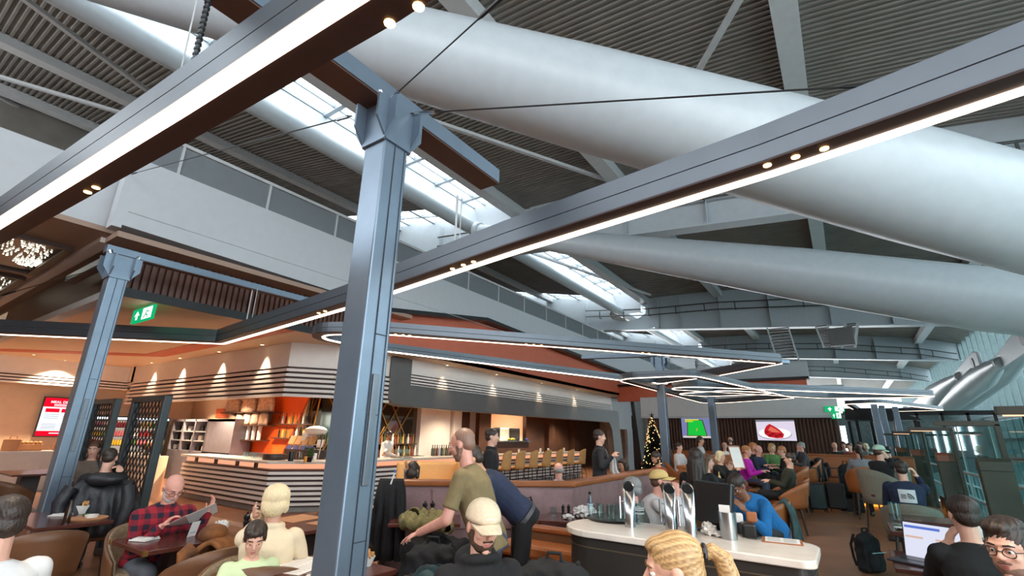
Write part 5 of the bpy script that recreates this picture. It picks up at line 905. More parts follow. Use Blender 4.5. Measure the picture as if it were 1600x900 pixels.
# laptop, plates, water glass
t = thing('laptop', 'open laptop with a bright page on the grey edged table', 'laptop', (0.36, 5.22, 0.7505), -0.5); t.scale = (1.2, 1.2, 1.2); B().lim(-0.17, 0.17, -0.12, 0.12, 0, 0.014).o('base', M('space grey', (70, 70, 76), 0.4, 0.5), t, bevel=0.004); B().lim(-0.14, 0.14, -0.02, 0.1, 0.014, 0.016).o('keyboard', BLKP, t)
lid = B().box((0, 0.14, 0.115), (0.34, 0.008, 0.23), rx=-0.2).o('lid', BLKP, t); B().box((0, 0.1355, 0.117), (0.325, 0.002, 0.21), rx=-0.2).o('display', EM('laptop page', (225, 228, 246), 1.0), t); B().box((-0.04, 0.117, 0.2), (0.2, 0.002, 0.016), rx=-0.2).o('page_bar', EM('laptop blue', (90, 120, 210), 1.0), t)
for dx, w_ in ((-0.1, 0.1), (0.06, 0.08)): B().box((dx, 0.1305, 0.135), (w_, 0.002, 0.012), rx=-0.2).o('page_line', EM('laptop line', (230, 190, 170), 0.9), t)
for k, (x, y, r, lab) in enumerate(((1408, 822, 0.09, 'white side plate at the left of the window table'), (1430, 826, 0.15, 'large oval white plate on the window table'), (1470, 822, 0.07, 'small dish at the right of the window table'))):
    o_ = B().lathe([(0, 0), (r*0.6, 0), (r, r*0.16), (r*0.95, r*0.17), (r*0.55, 0.01), (0, 0.01)], n=24).o('plate', PORC, smooth=0.7); o_.location = ((0.32, 6.05, 0.8805), (0.55, 6.2, 0.8805), (0.82, 6.3, 0.8805))[k]; o_.scale = (1.0, 0.8, 1); tag(o_, lab, 'plate')
o_ = B().lathe([(0, 0), (0.04, 0), (0.045, 0.2), (0.042, 0.2), (0.037, 0.01), (0, 0.01)], n=16).o('water_glass', CLEAR, smooth=0.8); o_.location = (0.28, 6.33, 0.8805); tag(o_, 'tall water glass on the window table with plates', 'glass')
t = thing('table_card', 'pale card standing on the window table near the man with the laptop', 'card', (0.84, 6.02, 0.8805), 0.3); B().box((0, 0, 0.06), (0.1, 0.003, 0.12), rx=-0.2).o('card', PAPER, t)
def backpack(loc, w, h, d, label, rz=0.0, mat=None, rx=0.0):
    mat = mat or BLCL; t = thing('backpack', label, 'backpack', loc, rz); t.rotation_euler = (rx, 0, rz); part('body', B().box((0, 0, h*0.40), (w*0.86, d*0.8, h*0.76)).ell((0, 0, h*0.72), (w*0.46, d*0.46, h*0.22)).ell((0, 0, h*0.14), (w*0.5, d*0.52, h*0.15)), mat, t, 0.018, 8, 0.012, 22.0); part('front_pocket', B().box((0, -d*0.5, h*0.3), (w*0.68, d*0.4, h*0.42)), mat, t, 0.016, 8, 0.008, 26.0); B().tube([(-0.05, 0, h*0.9), (-0.04, 0, h*1.02), (0.04, 0, h*1.02), (0.05, 0, h*0.9)], 0.012, 8).o('grab_handle', mat, t)
    for s in (-1, 1): B().tube([(s*w*0.25, d*0.5, h*0.85), (s*w*0.3, d*0.75, h*0.6), (s*w*0.3, d*0.7, h*0.3), (s*w*0.35, d*0.5, h*0.12)], 0.016, 8).o('shoulder_strap', mat, t)
    B().bar((-w*0.35, -d*0.74, h*0.5), (w*0.35, -d*0.74, h*0.5), 0.006, 0.008).o('zip', CHROME, t); return t
backpack((0.0, 8.55, 0), 0.34, 0.52, 0.2, 'black backpack standing on the floor by the grey chair', 0.9)
# luggage and coats
def suitcase(loc, rz, label):
    t = thing('suitcase', label, 'suitcase', loc, rz, 'black wheeled suitcases'); B().box((0, 0, 0.36), (0.4, 0.24, 0.6)).o('shell', BLKP, t, bevel=0.04)
    for s in (-1, 1): B().cyl((s*0.12, 0.08, 0.66), (s*0.12, 0.08, 1.0), 0.01).o('handle_tube', CHROME, t); [B().cyl((s*0.15, yy, 0.03), (s*0.15+0.02, yy, 0.03), 0.03).o('wheel', BLKP, t) for yy in (-0.08, 0.08)]
    B().bar((-0.13, 0.08, 1.0), (0.13, 0.08, 1.0), 0.03, 0.03).o('grip', BLKP, t)
suitcase((-0.85, 14.6, 0), 0.3, 'black suitcase with raised handle beside the tan chair in the aisle'); suitcase((-0.45, 15.0, 0), 0.0, 'second black suitcase nearer the end bench'); backpack((-0.15, 15.4, 0.3), 0.4, 0.85, 0.25, 'tall black bag standing by the end bench', 0.2); tag(B().lim(-0.4, 0.1, 15.2, 15.65, 0, 0.299).o('bag_stand', BLKP, bevel=0.02), 'black case under the tall bag', 'case')
def drape(P, w, h, d, label, mat, rz=0.0, name='coat', seed=3, arms=True):
    "a coat hung over a chair back: folded cloth falling on both sides"
    rr = random.Random(seed); ph = rr.random()*6; t = thing(name, label, 'coat', P, rz)
    def fn(u, v):
        x = (u-0.5)*w*(0.8+0.35*abs(v-0.5)*2); s = (v-0.5)*2; z = -h*abs(s)**1.5; y = d*math.tanh(s*2.2)+0.035*math.sin(u*17+ph)*abs(s)+0.02*math.sin(u*31+s*4)*abs(s)
        return (x, y, z)
    B().grid(fn, 34, 22).o('cloth', mat, t, smooth=True, solid=0.035)
    if arms:
        for s in (-1, 1): B().tube([(s*w*0.42, -d*0.9, -0.04), (s*w*0.5, -d*1.15, -h*0.35), (s*w*0.46, -d*1.2, -h*0.8)], [0.06, 0.065, 0.05], 12).o('sleeve', mat, t, smooth=0.9)
        B().ell((0, -d*0.6, 0.03), (w*0.3, 0.1, 0.07), 14, 8).o('hood', mat, t, smooth=True)
    return t
PUFF = M('black puffer', (34, 36, 42), 0.5, var=0.3, scale=5, bump=0.6, bscale=12); q = AD(168, 752, 5.35); drape((q.x, q.y, q.z), 0.62, 0.55, 0.16, 'black puffer jacket hung over the chair behind the left post', PUFF, 0.9)
q = AD(612, 748, 5.35); drape((q.x-0.05, q.y+0.05, 1.13), 0.34, 0.8, 0.1, 'black coat hanging over the end of the booth partition', BLCL, 0.65, seed=8, arms=False)
q = AZ(300, 838, 0.85); drape((-4.22, 2.15, 0.83), 0.42, 0.22, 0.12, 'brown and olive coat lying in the tan tub chair', M('ochre coat', (150, 92, 44), 0.8, var=0.45, scale=5), -0.9, seed=5); q = AZ(1195, 800, 0.62); drape((q.x+0.27, q.y, 0.81), 0.45, 0.55, 0.12, 'teal grey coat draped over the aisle chair behind the man in blue', M('teal grey cloth', (70, 92, 92), 0.8, var=0.3), 1.6, seed=4, arms=False)
q = AD(612, 738, 5.3); t = thing('umbrella', 'blue tipped stick poking out of the black coat on the booth end', 'umbrella', (q.x, q.y, 1.12)); B().cyl((0, 0, -0.02), (0.03, 0.02, 0.1), 0.009).o('shaft', PAPER, t); B().cyl((0.03, 0.02, 0.1), (0.034, 0.023, 0.13), 0.012).o('tip', M('blue tip', (60, 110, 190), 0.4), t)
# bags between the standing man and the capped man
tag(B().lim(-3.05, -2.0, 2.75, 3.35, 0, 0.46).o('bag_bench', BENCH, bevel=0.03), 'tan bench under the pile of black bags', 'bench'); backpack((-2.75, 3.0, 0.46), 0.42, 0.42, 0.26, 'black backpack on the bench under the standing man\'s hands', 0.5); backpack((-2.3, 2.9, 0.46), 0.44, 0.36, 0.3, 'second black backpack with loose straps behind the capped man', -0.4)
t = thing('jacket', 'dark teal jacket bunched in front of the black backpacks', 'jacket', (-2.3, 2.58, 0.6)); B()
def jf(u, v): a, e = 2*PI*u, PI*v; k = 1+0.15*math.sin(5*a+2*e)+0.12*math.sin(8*e+3*a); return Vector((0.3*math.sin(e)*math.cos(a)*k, 0.16*math.sin(e)*math.sin(a)*k, 0.16*math.cos(e)*k+0.05))
B().grid(jf, 40, 24).o('body', M('dark teal cloth', (22, 54, 58), 0.7, var=0.3, scale=8), t, smooth=True); B().tube([(-0.2, 0.05, 0.1), (0.0, -0.12, 0.18), (0.22, -0.1, 0.08)], [0.05, 0.06, 0.045], 12).o('sleeve', M('teal sleeve', (30, 66, 70), 0.7, var=0.3), t, smooth=True); B().tube([(-0.25, 0, 0.12), (-0.05, -0.17, 0.12), (0.0, -0.16, -0.1)], 0.012, 8).o('strap', BLCL, t)
def scf(u, v):
    a = 2*PI*u*2.6; r = 0.2-0.1*u; w = 0.05; b_ = 2*PI*v; return Vector(((r+w*math.cos(b_))*math.cos(a)*1.25, (r+w*math.cos(b_))*math.sin(a)*0.8, 0.07+0.07*u+w*math.sin(b_)+0.02*math.sin(9*a)))
o_ = B().grid(scf, 90, 10).o('scarf', M('olive knit', (132, 124, 82), 0.95, var=0.25, scale=20, bump=0.5), smooth=True); o_.location = (-3.25, 3.42, 0.8); tag(o_, 'rolled olive scarf on top of the bags left of the standing man', 'scarf')
tag(part('soft_bag', B().lim(-3.5, -3.0, 3.38, 3.78, 0.0, 0.72).ell((-3.25, 3.58, 0.66), (0.24, 0.2, 0.12)), BLCL, None, 0.02, 8, 0.02, 14.0), 'black soft case under the olive scarf', 'bag')
q = AD(866, 872, 3.0); tag(B().lim(q.x-0.25, q.x+0.25, q.y-0.2, q.y+0.2, 0, q.z-0.42).o('low_seat', BENCH, bevel=0.04), 'low tan seat under the black bag left of the ponytailed woman', 'seat'); backpack((q.x, q.y, q.z-0.42), 0.5, 0.44, 0.3, 'black backpack at the bottom edge, left of the service counter', 0.3)
t = thing('round_stool', 'round steel ringed stool top beside the ponytailed woman', 'stool', (-1.28, 3.2, 0)); B().lathe([(0, 0.7), (0.15, 0.7), (0.165, 0.72), (0.15, 0.745), (0, 0.745)], n=28).o('seat', SLATE, t, smooth=0.6); B().lathe([(0.155, 0.7), (0.175, 0.71), (0.155, 0.72)], n=28).o('ring', CHROME, t); B().cyl((0, 0, 0.02), (0, 0, 0.7), 0.025).o('stem', CHROME, t); B().lathe([(0, 0), (0.2, 0), (0.19, 0.02), (0, 0.03)], n=24).o('foot', CHROME, t)
# access ladders hung from the far girders, black awning and glass doors at the end
def ladder(P, w, h, lean, label, n=12):
    t = thing('access_ladder', label, 'ladder', P); 
    for s in (-1, 1): B().bar((s*w/2, 0, 0), (s*w/2+lean, 0, h), 0.07, 0.12).o('rail', PURL, t)
    r_ = B()
    for k in range(n): z = h*(k+0.5)/n; B().bar((-w/2+lean*z/h, 0, z), (w/2+lean*z/h, 0, z), 0.05, 0.05).o('rung', GREY, t)
q = AY(1232, 566, 27.5); ladder((q.x, 27.5, q.z), 0.95, AY(1228, 510, 27.5).z-q.z, -0.25, 'left access ladder under the second girder'); q = AY(1297, 542, 27.5); ladder((q.x, 27.5, q.z), 0.5, AY(1297, 507, 27.5).z-q.z, -0.2, 'middle access ladder of the hanging cradle'); q = AY(1326, 543, 27.5); ladder((q.x, 27.5, q.z), 0.5, AY(1326, 505, 27.5).z-q.z, 0.3, 'right access ladder of the hanging cradle')
a, b_ = AY(1306, 541, 27.5), AY(1320, 512, 27.5); tag(B().lim(a.x-0.2, b_.x+0.3, 27.3, 27.55, a.z, b_.z).o('cradle_platform', GREY, bevel=0.03), 'grey platform hanging between the two cradle ladders', 'platform')
t = thing('awning', 'black sloping awning at the end of the hall beside the slatted wall', 'awning', (0.5, 27, 0)); B().ext([(0.05, 26, 2.55), (2.7, 26, 2.55), (2.3, 26, 2.72), (1.4, 26, 3.05), (0.05, 26, 3.05)], (0, 1.6, 0)).o('canopy', BLACK, t, world=True)
for x in (0.4, 1.1, 1.75, 2.4): B().lim(x, x+0.12, 26.5, 26.6, 0, 2.55).o('post', BLACK, t, world=True)
B()
# ---------------------------------------------------------------- people
from mathutils import noise
def skin_mat(name, c): return M(name, c, 0.5, var=0.05, scale=25)
SK = {'fair': skin_mat('fair skin', (222, 172, 150)), 'pink': skin_mat('pink skin', (218, 158, 140)), 'tan': skin_mat('tan skin', (196, 142, 112)), 'brown': skin_mat('brown skin', (140, 92, 68))}
_HC = {'dark': ((18, 14, 12), (66, 50, 41)), 'brown': ((46, 31, 23), (108, 76, 54)), 'grey': ((92, 90, 90), (172, 170, 168)), 'blonde': ((120, 86, 50), (222, 184, 130)), 'pale': ((226, 200, 150), (246, 230, 196)), 'ginger': ((150, 92, 52), (196, 132, 80)), 'stubble': ((120, 92, 78), (150, 116, 98))}
def hair_mat(k):
    m = M('hair '+k, _HC[k][1], 0.5); nt = m.node_tree; N = nt.nodes; at = N.new('ShaderNodeAttribute'); at.attribute_name = 'strand'; mx = N.new('ShaderNodeMix'); mx.data_type = 'RGBA'
    mx.inputs[6].default_value = (*lin(_HC[k][0]), 1); mx.inputs[7].default_value = (*lin(_HC[k][1]), 1); nt.links.new(at.outputs['Fac'], mx.inputs[0]); nt.links.new(mx.outputs[2], N['Principled BSDF'].inputs['Base Color']); return m
BM = {k: M('beard '+k, tuple((a*0.5+b*0.5) for a, b in zip(*_HC[k])) if k != 'grey' else (196, 192, 188), 0.8, var=0.2, scale=60) for k in _HC}
HM = {k: hair_mat(k) for k in _HC}
EYEW = M('eye white', (226, 222, 216), 0.25); EYED = M('dark iris', (40, 28, 22), 0.15); LIPS = M('lips', (176, 102, 96), 0.45)
def cap_(b, p0, p1, r0, r1=None, n=12):
    r1 = r0 if r1 is None else r1; b.tube([p0, p1], [r0, r1], n); b.ell(p0, r0, n, 8); b.ell(p1, r1, n, 8)
def loft(b, rings, n=20):
    "rings: (centre, x axis, y axis, half width, half depth)"
    vs = [c+xa*(w*math.copysign(abs(math.cos(a))**0.85, math.cos(a)))+ya*(d*math.copysign(abs(math.sin(a))**0.85, math.sin(a))) for c, xa, ya, w, d in rings for a in [2*PI*k/n for k in range(n)]]
    m = len(rings); b.add(vs, [(i*n+k, i*n+(k+1) % n, (i+1)*n+(k+1) % n, (i+1)*n+k) for i in range(m-1) for k in range(n)]+[tuple(range(n))[::-1], tuple((m-1)*n+k for k in range(n))])
def ik(S, Wt, l1, l2, pole):
    d = Wt-S; L = min(d.length, (l1+l2)*0.995); dn = d.normalized(); a = (l1*l1-l2*l2+L*L)/(2*L); h = math.sqrt(max(0.0, l1*l1-a*a)); pv = pole-dn*pole.dot(dn)
    pv = pv.normalized() if pv.length > 1e-4 else Vector((0, 0, -1)); return S+dn*a+pv*h, S+dn*L
def hand(b, Wp, d, n, side, curl, s, coarse):
    d = d.normalized(); n = (n-d*n.dot(d)).normalized(); t = d.cross(n)*side; k = 1.25 if coarse else 1.0
    R = Matrix((t, d, n)).transposed(); b.ell(Wp+d*0.05*s, (0.040*s, 0.052*s, 0.016*s*k), 14, 8, R)
    for i, (o, L) in enumerate(((0.030, 0.070), (0.010, 0.079), (-0.011, 0.073), (-0.031, 0.056))):
        p = Wp+d*0.088*s+t*o*s; ang = 0; r = (0.0088-0.0004*i)*s*k
        for j, f in enumerate((0.45, 0.32, 0.23)):
            ang += curl*(0.55+0.25*j)+0.05*i; q = p+(d*math.cos(ang)+n*math.sin(ang)+t*o*1.2)*(L*f*s); cap_(b, p, q, r, r*0.92, 8); p = q; r *= 0.92
    p = Wp+d*0.022*s+t*0.030*s; q = p+(d*0.55+t*0.75+n*0.25).normalized()*0.04*s; cap_(b, p, q, 0.012*s*k, 0.0105*s*k, 8); cap_(b, q, q+(d*0.85+t*0.2+n*0.35).normalized()*0.032*s, 0.0105*s*k, 0.0085*s*k, 8)
def head_shapes(b, T, lids=False):
    def E_(c, r): b.ell(T @ Vector(c), r, 18, 12, T.to_3x3())
    E_((0, -0.012, 0.032), (0.074, 0.094, 0.083)); E_((0, 0.020, -0.030), (0.060, 0.066, 0.083)); E_((0, 0.034, -0.074), (0.047, 0.044, 0.036)); E_((0, 0.066, -0.098), (0.020, 0.016, 0.016))
    cap_(b, T @ Vector((0, 0.080, 0.020)), T @ Vector((0, 0.104, -0.016)), 0.0075, 0.0115); E_((0, 0.098, -0.022), (0.0165, 0.012, 0.008)); E_((0, 0.072, 0.031), (0.048, 0.016, 0.011))
    for s in (-1, 1): E_((s*0.036, 0.058, -0.022), (0.020, 0.020, 0.018)); E_((s*0.076, -0.008, -0.004), (0.009, 0.019, 0.031)); E_((s*0.030, 0.0735, 0.0165), (0.0145, 0.011, 0.007)); lids and E_((s*0.030, 0.0745, 0.011), (0.0145, 0.0122, 0.0092))
    E_((0, 0.080, -0.053), (0.021, 0.009, 0.006)); E_((0, 0.078, -0.064), (0.019, 0.010, 0.006))
def add_face(T, root, near, brow, female=False):
    for s in (-1, 1):
        b = B().ell(T @ Vector((s*0.030, 0.0725, 0.0075)), 0.0118, 12, 8, T.to_3x3()); e = b.o('eye', EYEW, root, smooth=True)
        B().ell(T @ Vector((s*0.030, 0.0825, 0.006)), (0.0052, 0.0025, 0.0052), 10, 6, T.to_3x3()).o('iris', EYED, e, smooth=True)
        B().tube([T @ Vector((s*0.050, 0.071, 0.029)), T @ Vector((s*0.034, 0.0855, 0.035)), T @ Vector((s*0.014, 0.089, 0.031))], [0.002, 0.0038, 0.003], 8).o('eyebrow', brow, root, smooth=True)
    B().ell(T @ Vector((0, 0.0855, -0.0535)), (0.019, 0.005, 0.0034), 12, 6, T.to_3x3()).ell(T @ Vector((0, 0.0845, -0.062)), (0.017, 0.006, 0.0042), 12, 6, T.to_3x3()).o('lips', LIPS, root, smooth=True)
def add_hair(T, root, style, mat, vox):
    R3 = T.to_3x3(); b = B(); E_ = lambda c, r: b.ell(T @ Vector(c), r, 20, 14, R3); C_ = lambda p, q, r0, r1: cap_(b, T @ Vector(p), T @ Vector(q), r0, r1)
    fold = 0.0025
    if style == 'bald': return
    if style == 'buzz': E_((0, -0.024, 0.040), (0.0768, 0.0885, 0.0805)); E_((0, -0.05, 0.0), (0.0675, 0.056, 0.06)); fold = 0.0
    elif style == 'balding': E_((0, -0.055, 0.0), (0.078, 0.055, 0.045)); fold = 0.001
    else:
        E_((0, -0.021, 0.046), (0.0815, 0.0975, 0.083)); E_((0, -0.05, -0.005), (0.071, 0.060, 0.062))
    if style == 'quiff': E_((0.01, 0.03, 0.098), (0.06, 0.055, 0.034)); E_((0, -0.02, 0.1), (0.07, 0.08, 0.04)); fold = 0.005
    if style == 'fringe': E_((0.01, 0.040, 0.072), (0.062, 0.042, 0.036)); [E_((s*0.066, 0.02, 0.03), (0.014, 0.03, 0.04)) for s in (-1, 1)]
    if style == 'bob':
        E_((0, 0.03, 0.082), (0.064, 0.048, 0.032)); E_((0, -0.06, -0.04), (0.086, 0.06, 0.08))
        for s in (-1, 1): C_((s*0.066, 0.01, 0.05), (s*0.074, 0.015, -0.075), 0.03, 0.026)
        fold = 0.005
    if style == 'long':
        E_((0, -0.07, -0.06), (0.095, 0.055, 0.12)); C_((0, -0.085, -0.05), (0, -0.105, -0.26), 0.085, 0.06)
        for s in (-1, 1): C_((s*0.066, 0.0, 0.05), (s*0.085, -0.02, -0.2), 0.03, 0.032); C_((s*0.06, -0.09, -0.1), (s*0.06, -0.1, -0.28), 0.045, 0.03)
        fold = 0.006
    if style == 'fluffy': E_((0, -0.025, 0.045), (0.094, 0.108, 0.092)); E_((0, -0.06, -0.02), (0.086, 0.064, 0.075)); [E_((s*0.075, -0.01, -0.01), (0.02, 0.045, 0.06)) for s in (-1, 1)]
    if style == 'pony':
        E_((0, 0.02, 0.088), (0.066, 0.06, 0.03)); b.tube([T @ Vector(p) for p in ((0, -0.105, 0.035), (0, -0.145, 0.05), (0, -0.175, 0.02), (0, -0.185, -0.06), (0, -0.17, -0.15), (0, -0.165, -0.2))], [0.022, 0.026, 0.034, 0.036, 0.026, 0.008], 14); fold = 0.004
    h = part('hair', b, mat, root, vox, 2); me = h.data; n = len(me.vertices); co = np.empty(n*3); no = np.empty(n*3); me.vertices.foreach_get('co', co); me.vertices.foreach_get('normal', no); co = co.reshape(-1, 3); no = no.reshape(-1, 3)
    Ti = np.array(T.inverted()); q = co @ Ti[:3, :3].T + Ti[:3, 3]; r_ = np.random.RandomState(len(COL.objects)).rand(6)*6.28
    if style == 'pony': a = np.arctan2(q[:, 0], q[:, 2]-0.03)+0.8*q[:, 1]; k1 = q[:, 1]
    elif style in ('long', 'bob'): a = np.arctan2(q[:, 0], -q[:, 1]-0.02)+0.5*np.sin(q[:, 2]*9+r_[0])*0.2; k1 = q[:, 2]
    else: a = np.arctan2(q[:, 0], q[:, 1]+0.06)+0.35*np.sin(q[:, 2]*20+r_[0]); k1 = q[:, 2]
    w = np.sin(a*23+r_[1]+2*np.sin(k1*14+r_[2]))*0.5+np.sin(a*47+r_[3]+1.5*np.sin(k1*22))*0.35+np.sin(a*91+r_[4])*0.25
    me.vertices.foreach_set('co', (co+no*(w*(0.0 if style in ('buzz', 'balding') else 0.006 if style == 'fluffy' else 0.0026 if style in ('long', 'bob', 'quiff', 'short', 'fringe') else 0.0012))[:, None]).ravel()); at = me.attributes.new('strand', 'FLOAT', 'POINT'); at.data.foreach_set('value', (w*0.5+0.5).astype(np.float32)); me.update()
    if style == 'pony': B().tube([T @ Vector((0.026*math.cos(a), -0.118-0.004*math.sin(a), 0.042+0.026*math.sin(a))) for a in np.linspace(0, 2*PI, 14)], 0.009, 8, False).o('hair_tie', BLKP, h)
def add_cap(T, root, mat, mark=None):
    R3 = T.to_3x3(); b = B(); n = 24; vs = []; fs = []
    def fn(u, v):
        a = 2*PI*u; e = v*PI/2; return T @ Vector((0.0885*math.cos(e)**0.8*math.cos(a) if v < 1 else 0, -0.014+0.107*(math.cos(e)**0.8 if v < 1 else 0)*math.sin(a), 0.036+0.092*math.sin(e)+0.006*math.sin(a)*(1-v)))
    c = B().grid(fn, 30, 8).o('cap', mat, root, smooth=True, solid=0.004)
    B().grid(lambda u, v: T @ Vector(((u-0.5)*0.15*(1-0.30*v*v), 0.078+0.092*v-0.075*(2*abs(u-0.5))**2.2*(1-0.35*v), 0.046-0.016*v-0.022*(2*(u-0.5))**2)), 16, 8).o('brim', mat, c, smooth=True, solid=0.005)
    B().ell(T @ Vector((0, -0.014, 0.128)), (0.008, 0.008, 0.004), 10, 6, R3).o('button', mat, c)
    if mark:
        for k in range(5): B().ell(T @ Vector((-0.024+k*0.012, 0.0905-0.5*(-0.024+k*0.012)**2*8, 0.068)), (0.0045, 0.003, 0.005), 8, 6, R3).o('stitching', mark, c)
def add_glasses(T, root):
    g = B()
    for s in (-1, 1):
        g.tube([T @ Vector((s*0.033+0.0235*math.cos(a), 0.094+0.004*math.cos(2*a)-abs(0.0235*math.cos(a)*0.08), 0.004+0.019*math.sin(a))) for a in np.linspace(0, 2*PI, 21)], 0.0021, 6, False); g.tube([T @ Vector(p) for p in ((s*0.056, 0.092, 0.010), (s*0.078, 0.07, 0.010), (s*0.084, -0.01, 0.006), (s*0.082, -0.025, -0.01))], 0.0021, 6)
    g.tube([T @ Vector((-0.010, 0.096, 0.008)), T @ Vector((0.0, 0.102, 0.011)), T @ Vector((0.010, 0.096, 0.008))], 0.002, 6); g.o('glasses', BLKP, root, smooth=True)
NPP = [0]
def person(label, pos, face, pose='sit', lean=8.0, hyaw=0.0, hpitch=5.0, skin='fair', top=None, legs=None, hair='short', hc='dark', sleeve='long', L=None, R=None, s=1.0, vox=0.011, beard=None, cap=None, capmark=None, glasses=False, seat=None, seatlab=None, curl=0.5, collar=None, hood=False, palmL=None, palmR=None, bulk=0.0, group=None, roll=0.0, hp=None, tuck=False, vee=None):
    pos = Vector(pos); fx, fy = face; rz = math.atan2(-fx, fy); Rz = Matrix.Rotation(rz, 3, 'Z'); la = math.radians(lean); NPP[0] += 1; coarse = vox > 0.009
    sd = Vector((math.sin(math.radians(roll)), math.sin(la), math.cos(la))).normalized(); lb = la*0.55+math.radians(min(hpitch, 40))*0.25; nd = Vector((sd.x*0.5, math.sin(lb), math.cos(lb))).normalized()
    off = (sd*0.50+nd*0.165)*s; zh = pos.z; hpz = (zh-off.z) if hp is None else hp; org = pos-Rz @ Vector((off.x, off.y, 0)); org.z = 0
    root = thing('person', label, 'person', org, rz, group); Mi = Rz.transposed(); W2L = lambda w: Mi @ (Vector(w)-org)
    Pv = Vector((0, 0, hpz)); X = Vector((1, 0, 0)); X = (X-sd*X.dot(sd)).normalized(); Y = sd.cross(X); nb = Pv+sd*0.50*s; hc_ = nb+nd*0.165*s
    T = Matrix.Translation(hc_) @ Matrix.Rotation(math.radians(hyaw), 4, 'Z') @ Matrix.Rotation(-math.radians(hpitch), 4, 'X') @ Matrix.Scale(s*(1.0 if s > 0.85 else 1.16), 4)
    T3 = T
    rings = [(-0.09, 0.150, 0.105), (0, 0.162, 0.112), (0.12, 0.148, 0.104), (0.25, 0.160, 0.114), (0.36, 0.176, 0.118), (0.43, 0.168, 0.098), (0.475, 0.115, 0.078), (0.505, 0.062, 0.060)]
    bw = 1+bulk
    def torso(b, g, t0=-0.09, t1=0.6): loft(b, [(Pv+sd*(t*s), X, Y, (w*bw+g)*s, (d*(bw+bulk)+g)*s) for t, w, d in rings if t0 <= t <= t1])
    body = B(); torso(body, 0.0); cap_(body, nb-nd*0.03*s, hc_-nd*0.06*s+Vector((0, -0.012, 0))*s, 0.056*s, 0.052*s); head_shapes(body, T, hpitch >= 14)
    # arms
    arms = []
    for sgn, tgt, pal in ((-1, L, palmL), (1, R, palmR)):
        S = Pv+sd*0.435*s+X*(sgn*0.178*bw*s)
        if tgt is None:
            if pose == 'sit': w_ = Vector((sgn*0.13*s, off.y*0.5+0.34*s, hpz+0.235*s))
            else: w_ = S+Vector((sgn*0.07*s, 0.06*s, -0.53*s))
        else: w_ = W2L(tgt)
        pole = Vector((sgn*0.5, -0.35, -0.8)) if w_.z < S.z-0.05 else Vector((sgn*0.25, 0.55, -0.9)); El, Wr = ik(S, w_, 0.285*s, 0.255*s, pole); arms.append((S, El, Wr, sgn))
        cap_(body, S, El, 0.046*s, 0.040*s); cap_(body, El, Wr, 0.039*s, 0.027*s)
        d = (Wr-El).normalized(); n = Vector(pal) if pal is not None else (Vector((-sgn*0.3, 0.1, -1)) if abs(d.z) < 0.75 else Vector((-sgn, 0, 0)))
        hand(body, Wr, d, n, -sgn if abs(d.z) < 0.75 else sgn, curl, s, coarse)
    # legs
    lg = []
    for sgn in (-1, 1):
        Hj = Pv+Vector((sgn*0.092*s, 0, -0.02*s))
        if pose == 'sit': K = Hj+Vector((sgn*0.04, 0.43, 0.02))*s; A = Vector((K.x, K.y-0.02*s, 0.085)); K.z = max(K.z, 0.40)
        else: A = Vector((sgn*0.105*s, -0.02, 0.085)); K = (Hj+A)/2+Vector((0, 0.035*s, 0.0))
        To = A+Vector((sgn*0.015, 0.15*s, -0.05)); lg.append((Hj, K, A, To)); cap_(body, Hj, K, 0.078*s, 0.056*s); cap_(body, K, A, 0.054*s, 0.038*s); cap_(body, A, To, 0.036*s, 0.028*s)
    part('body', body, SK[skin], root, vox, 3)
    # clothes
    g = 0.013; sh = B(); torso(sh, g*0.9, -0.09 if not tuck else -0.03, 0.52)
    for S, El, Wr, sgn in arms:
        sh.ell(S-X*(sgn*0.02*s), (0.064*s, 0.062*s, 0.064*s)); cap_(sh, S, S.lerp(El, 0.6) if sleeve == 'short' else El, 0.060*s, 0.056*s if sleeve == 'short' else 0.052*s)
        if sleeve == 'long': sh.tube([El, Wr-(Wr-El).normalized()*0.005], [0.052*s, 0.037*s], 14); sh.ell(El, 0.052*s)
        if sleeve == 'short': q = S.lerp(El, 0.6); sh.tube([q, S.lerp(El, 0.74)], [0.056*s, 0.058*s], 14)
    if hood: sh.ell(nb-Y*0.0+Vector((0, -0.065, 0.0))*s, (0.12*s, 0.075*s, 0.075*s)); sh.tube([nb+Vector((0.085*math.cos(a), 0.07*math.sin(a), 0.01+0.015*math.sin(a)))*s for a in np.linspace(0, 2*PI, 16)], 0.026*s, 10, False)
    if collar: sh.tube([nb+nd*(0.012*s)+Vector((0.066*math.cos(a), 0.064*math.sin(a), -0.004*math.sin(a)))*s for a in np.linspace(0, 2*PI, 16)], 0.017*s*collar, 8, False)
    part('top', sh, top, root, vox if vox > 0.008 else 0.008, 4, 0.0035 if vox < 0.012 else 0.002, 15.0)
    tr = B(); loft(tr, [(Pv+sd*(t*s), X, Y, (w*bw+0.008)*s, (d*(bw+bulk)+0.008)*s) for t, w, d in ((-0.11, 0.14, 0.10), (-0.05, 0.158, 0.11), (0.03, 0.160, 0.112))])
    for Hj, K, A, To in lg: cap_(tr, Hj, K, 0.088*s, 0.066*s); cap_(tr, K, A+Vector((0, 0, 0.05)), 0.065*s, 0.05*s)
    part('trousers', tr, legs, root, max(vox, 0.011), 3, 0.003, 14.0)
    if tuck: bt_ = B(); loft(bt_, [(Pv+sd*(t*s), X, Y, 0.176*bw*s, (0.125*(bw+bulk))*s) for t in (-0.035, 0.0)], 32); bt_.o('belt', M('grey belt', (70, 70, 74), 0.5), root, smooth=0.6)
    for Hj, K, A, To in lg: b = B(); cap_(b, A+Vector((0, -0.01, -0.03)), To+Vector((0, 0.02, 0.004)), 0.044*s, 0.036*s); b.ell(A, 0.046*s); part('shoe', b, BLKP, root, 0.012, 2)
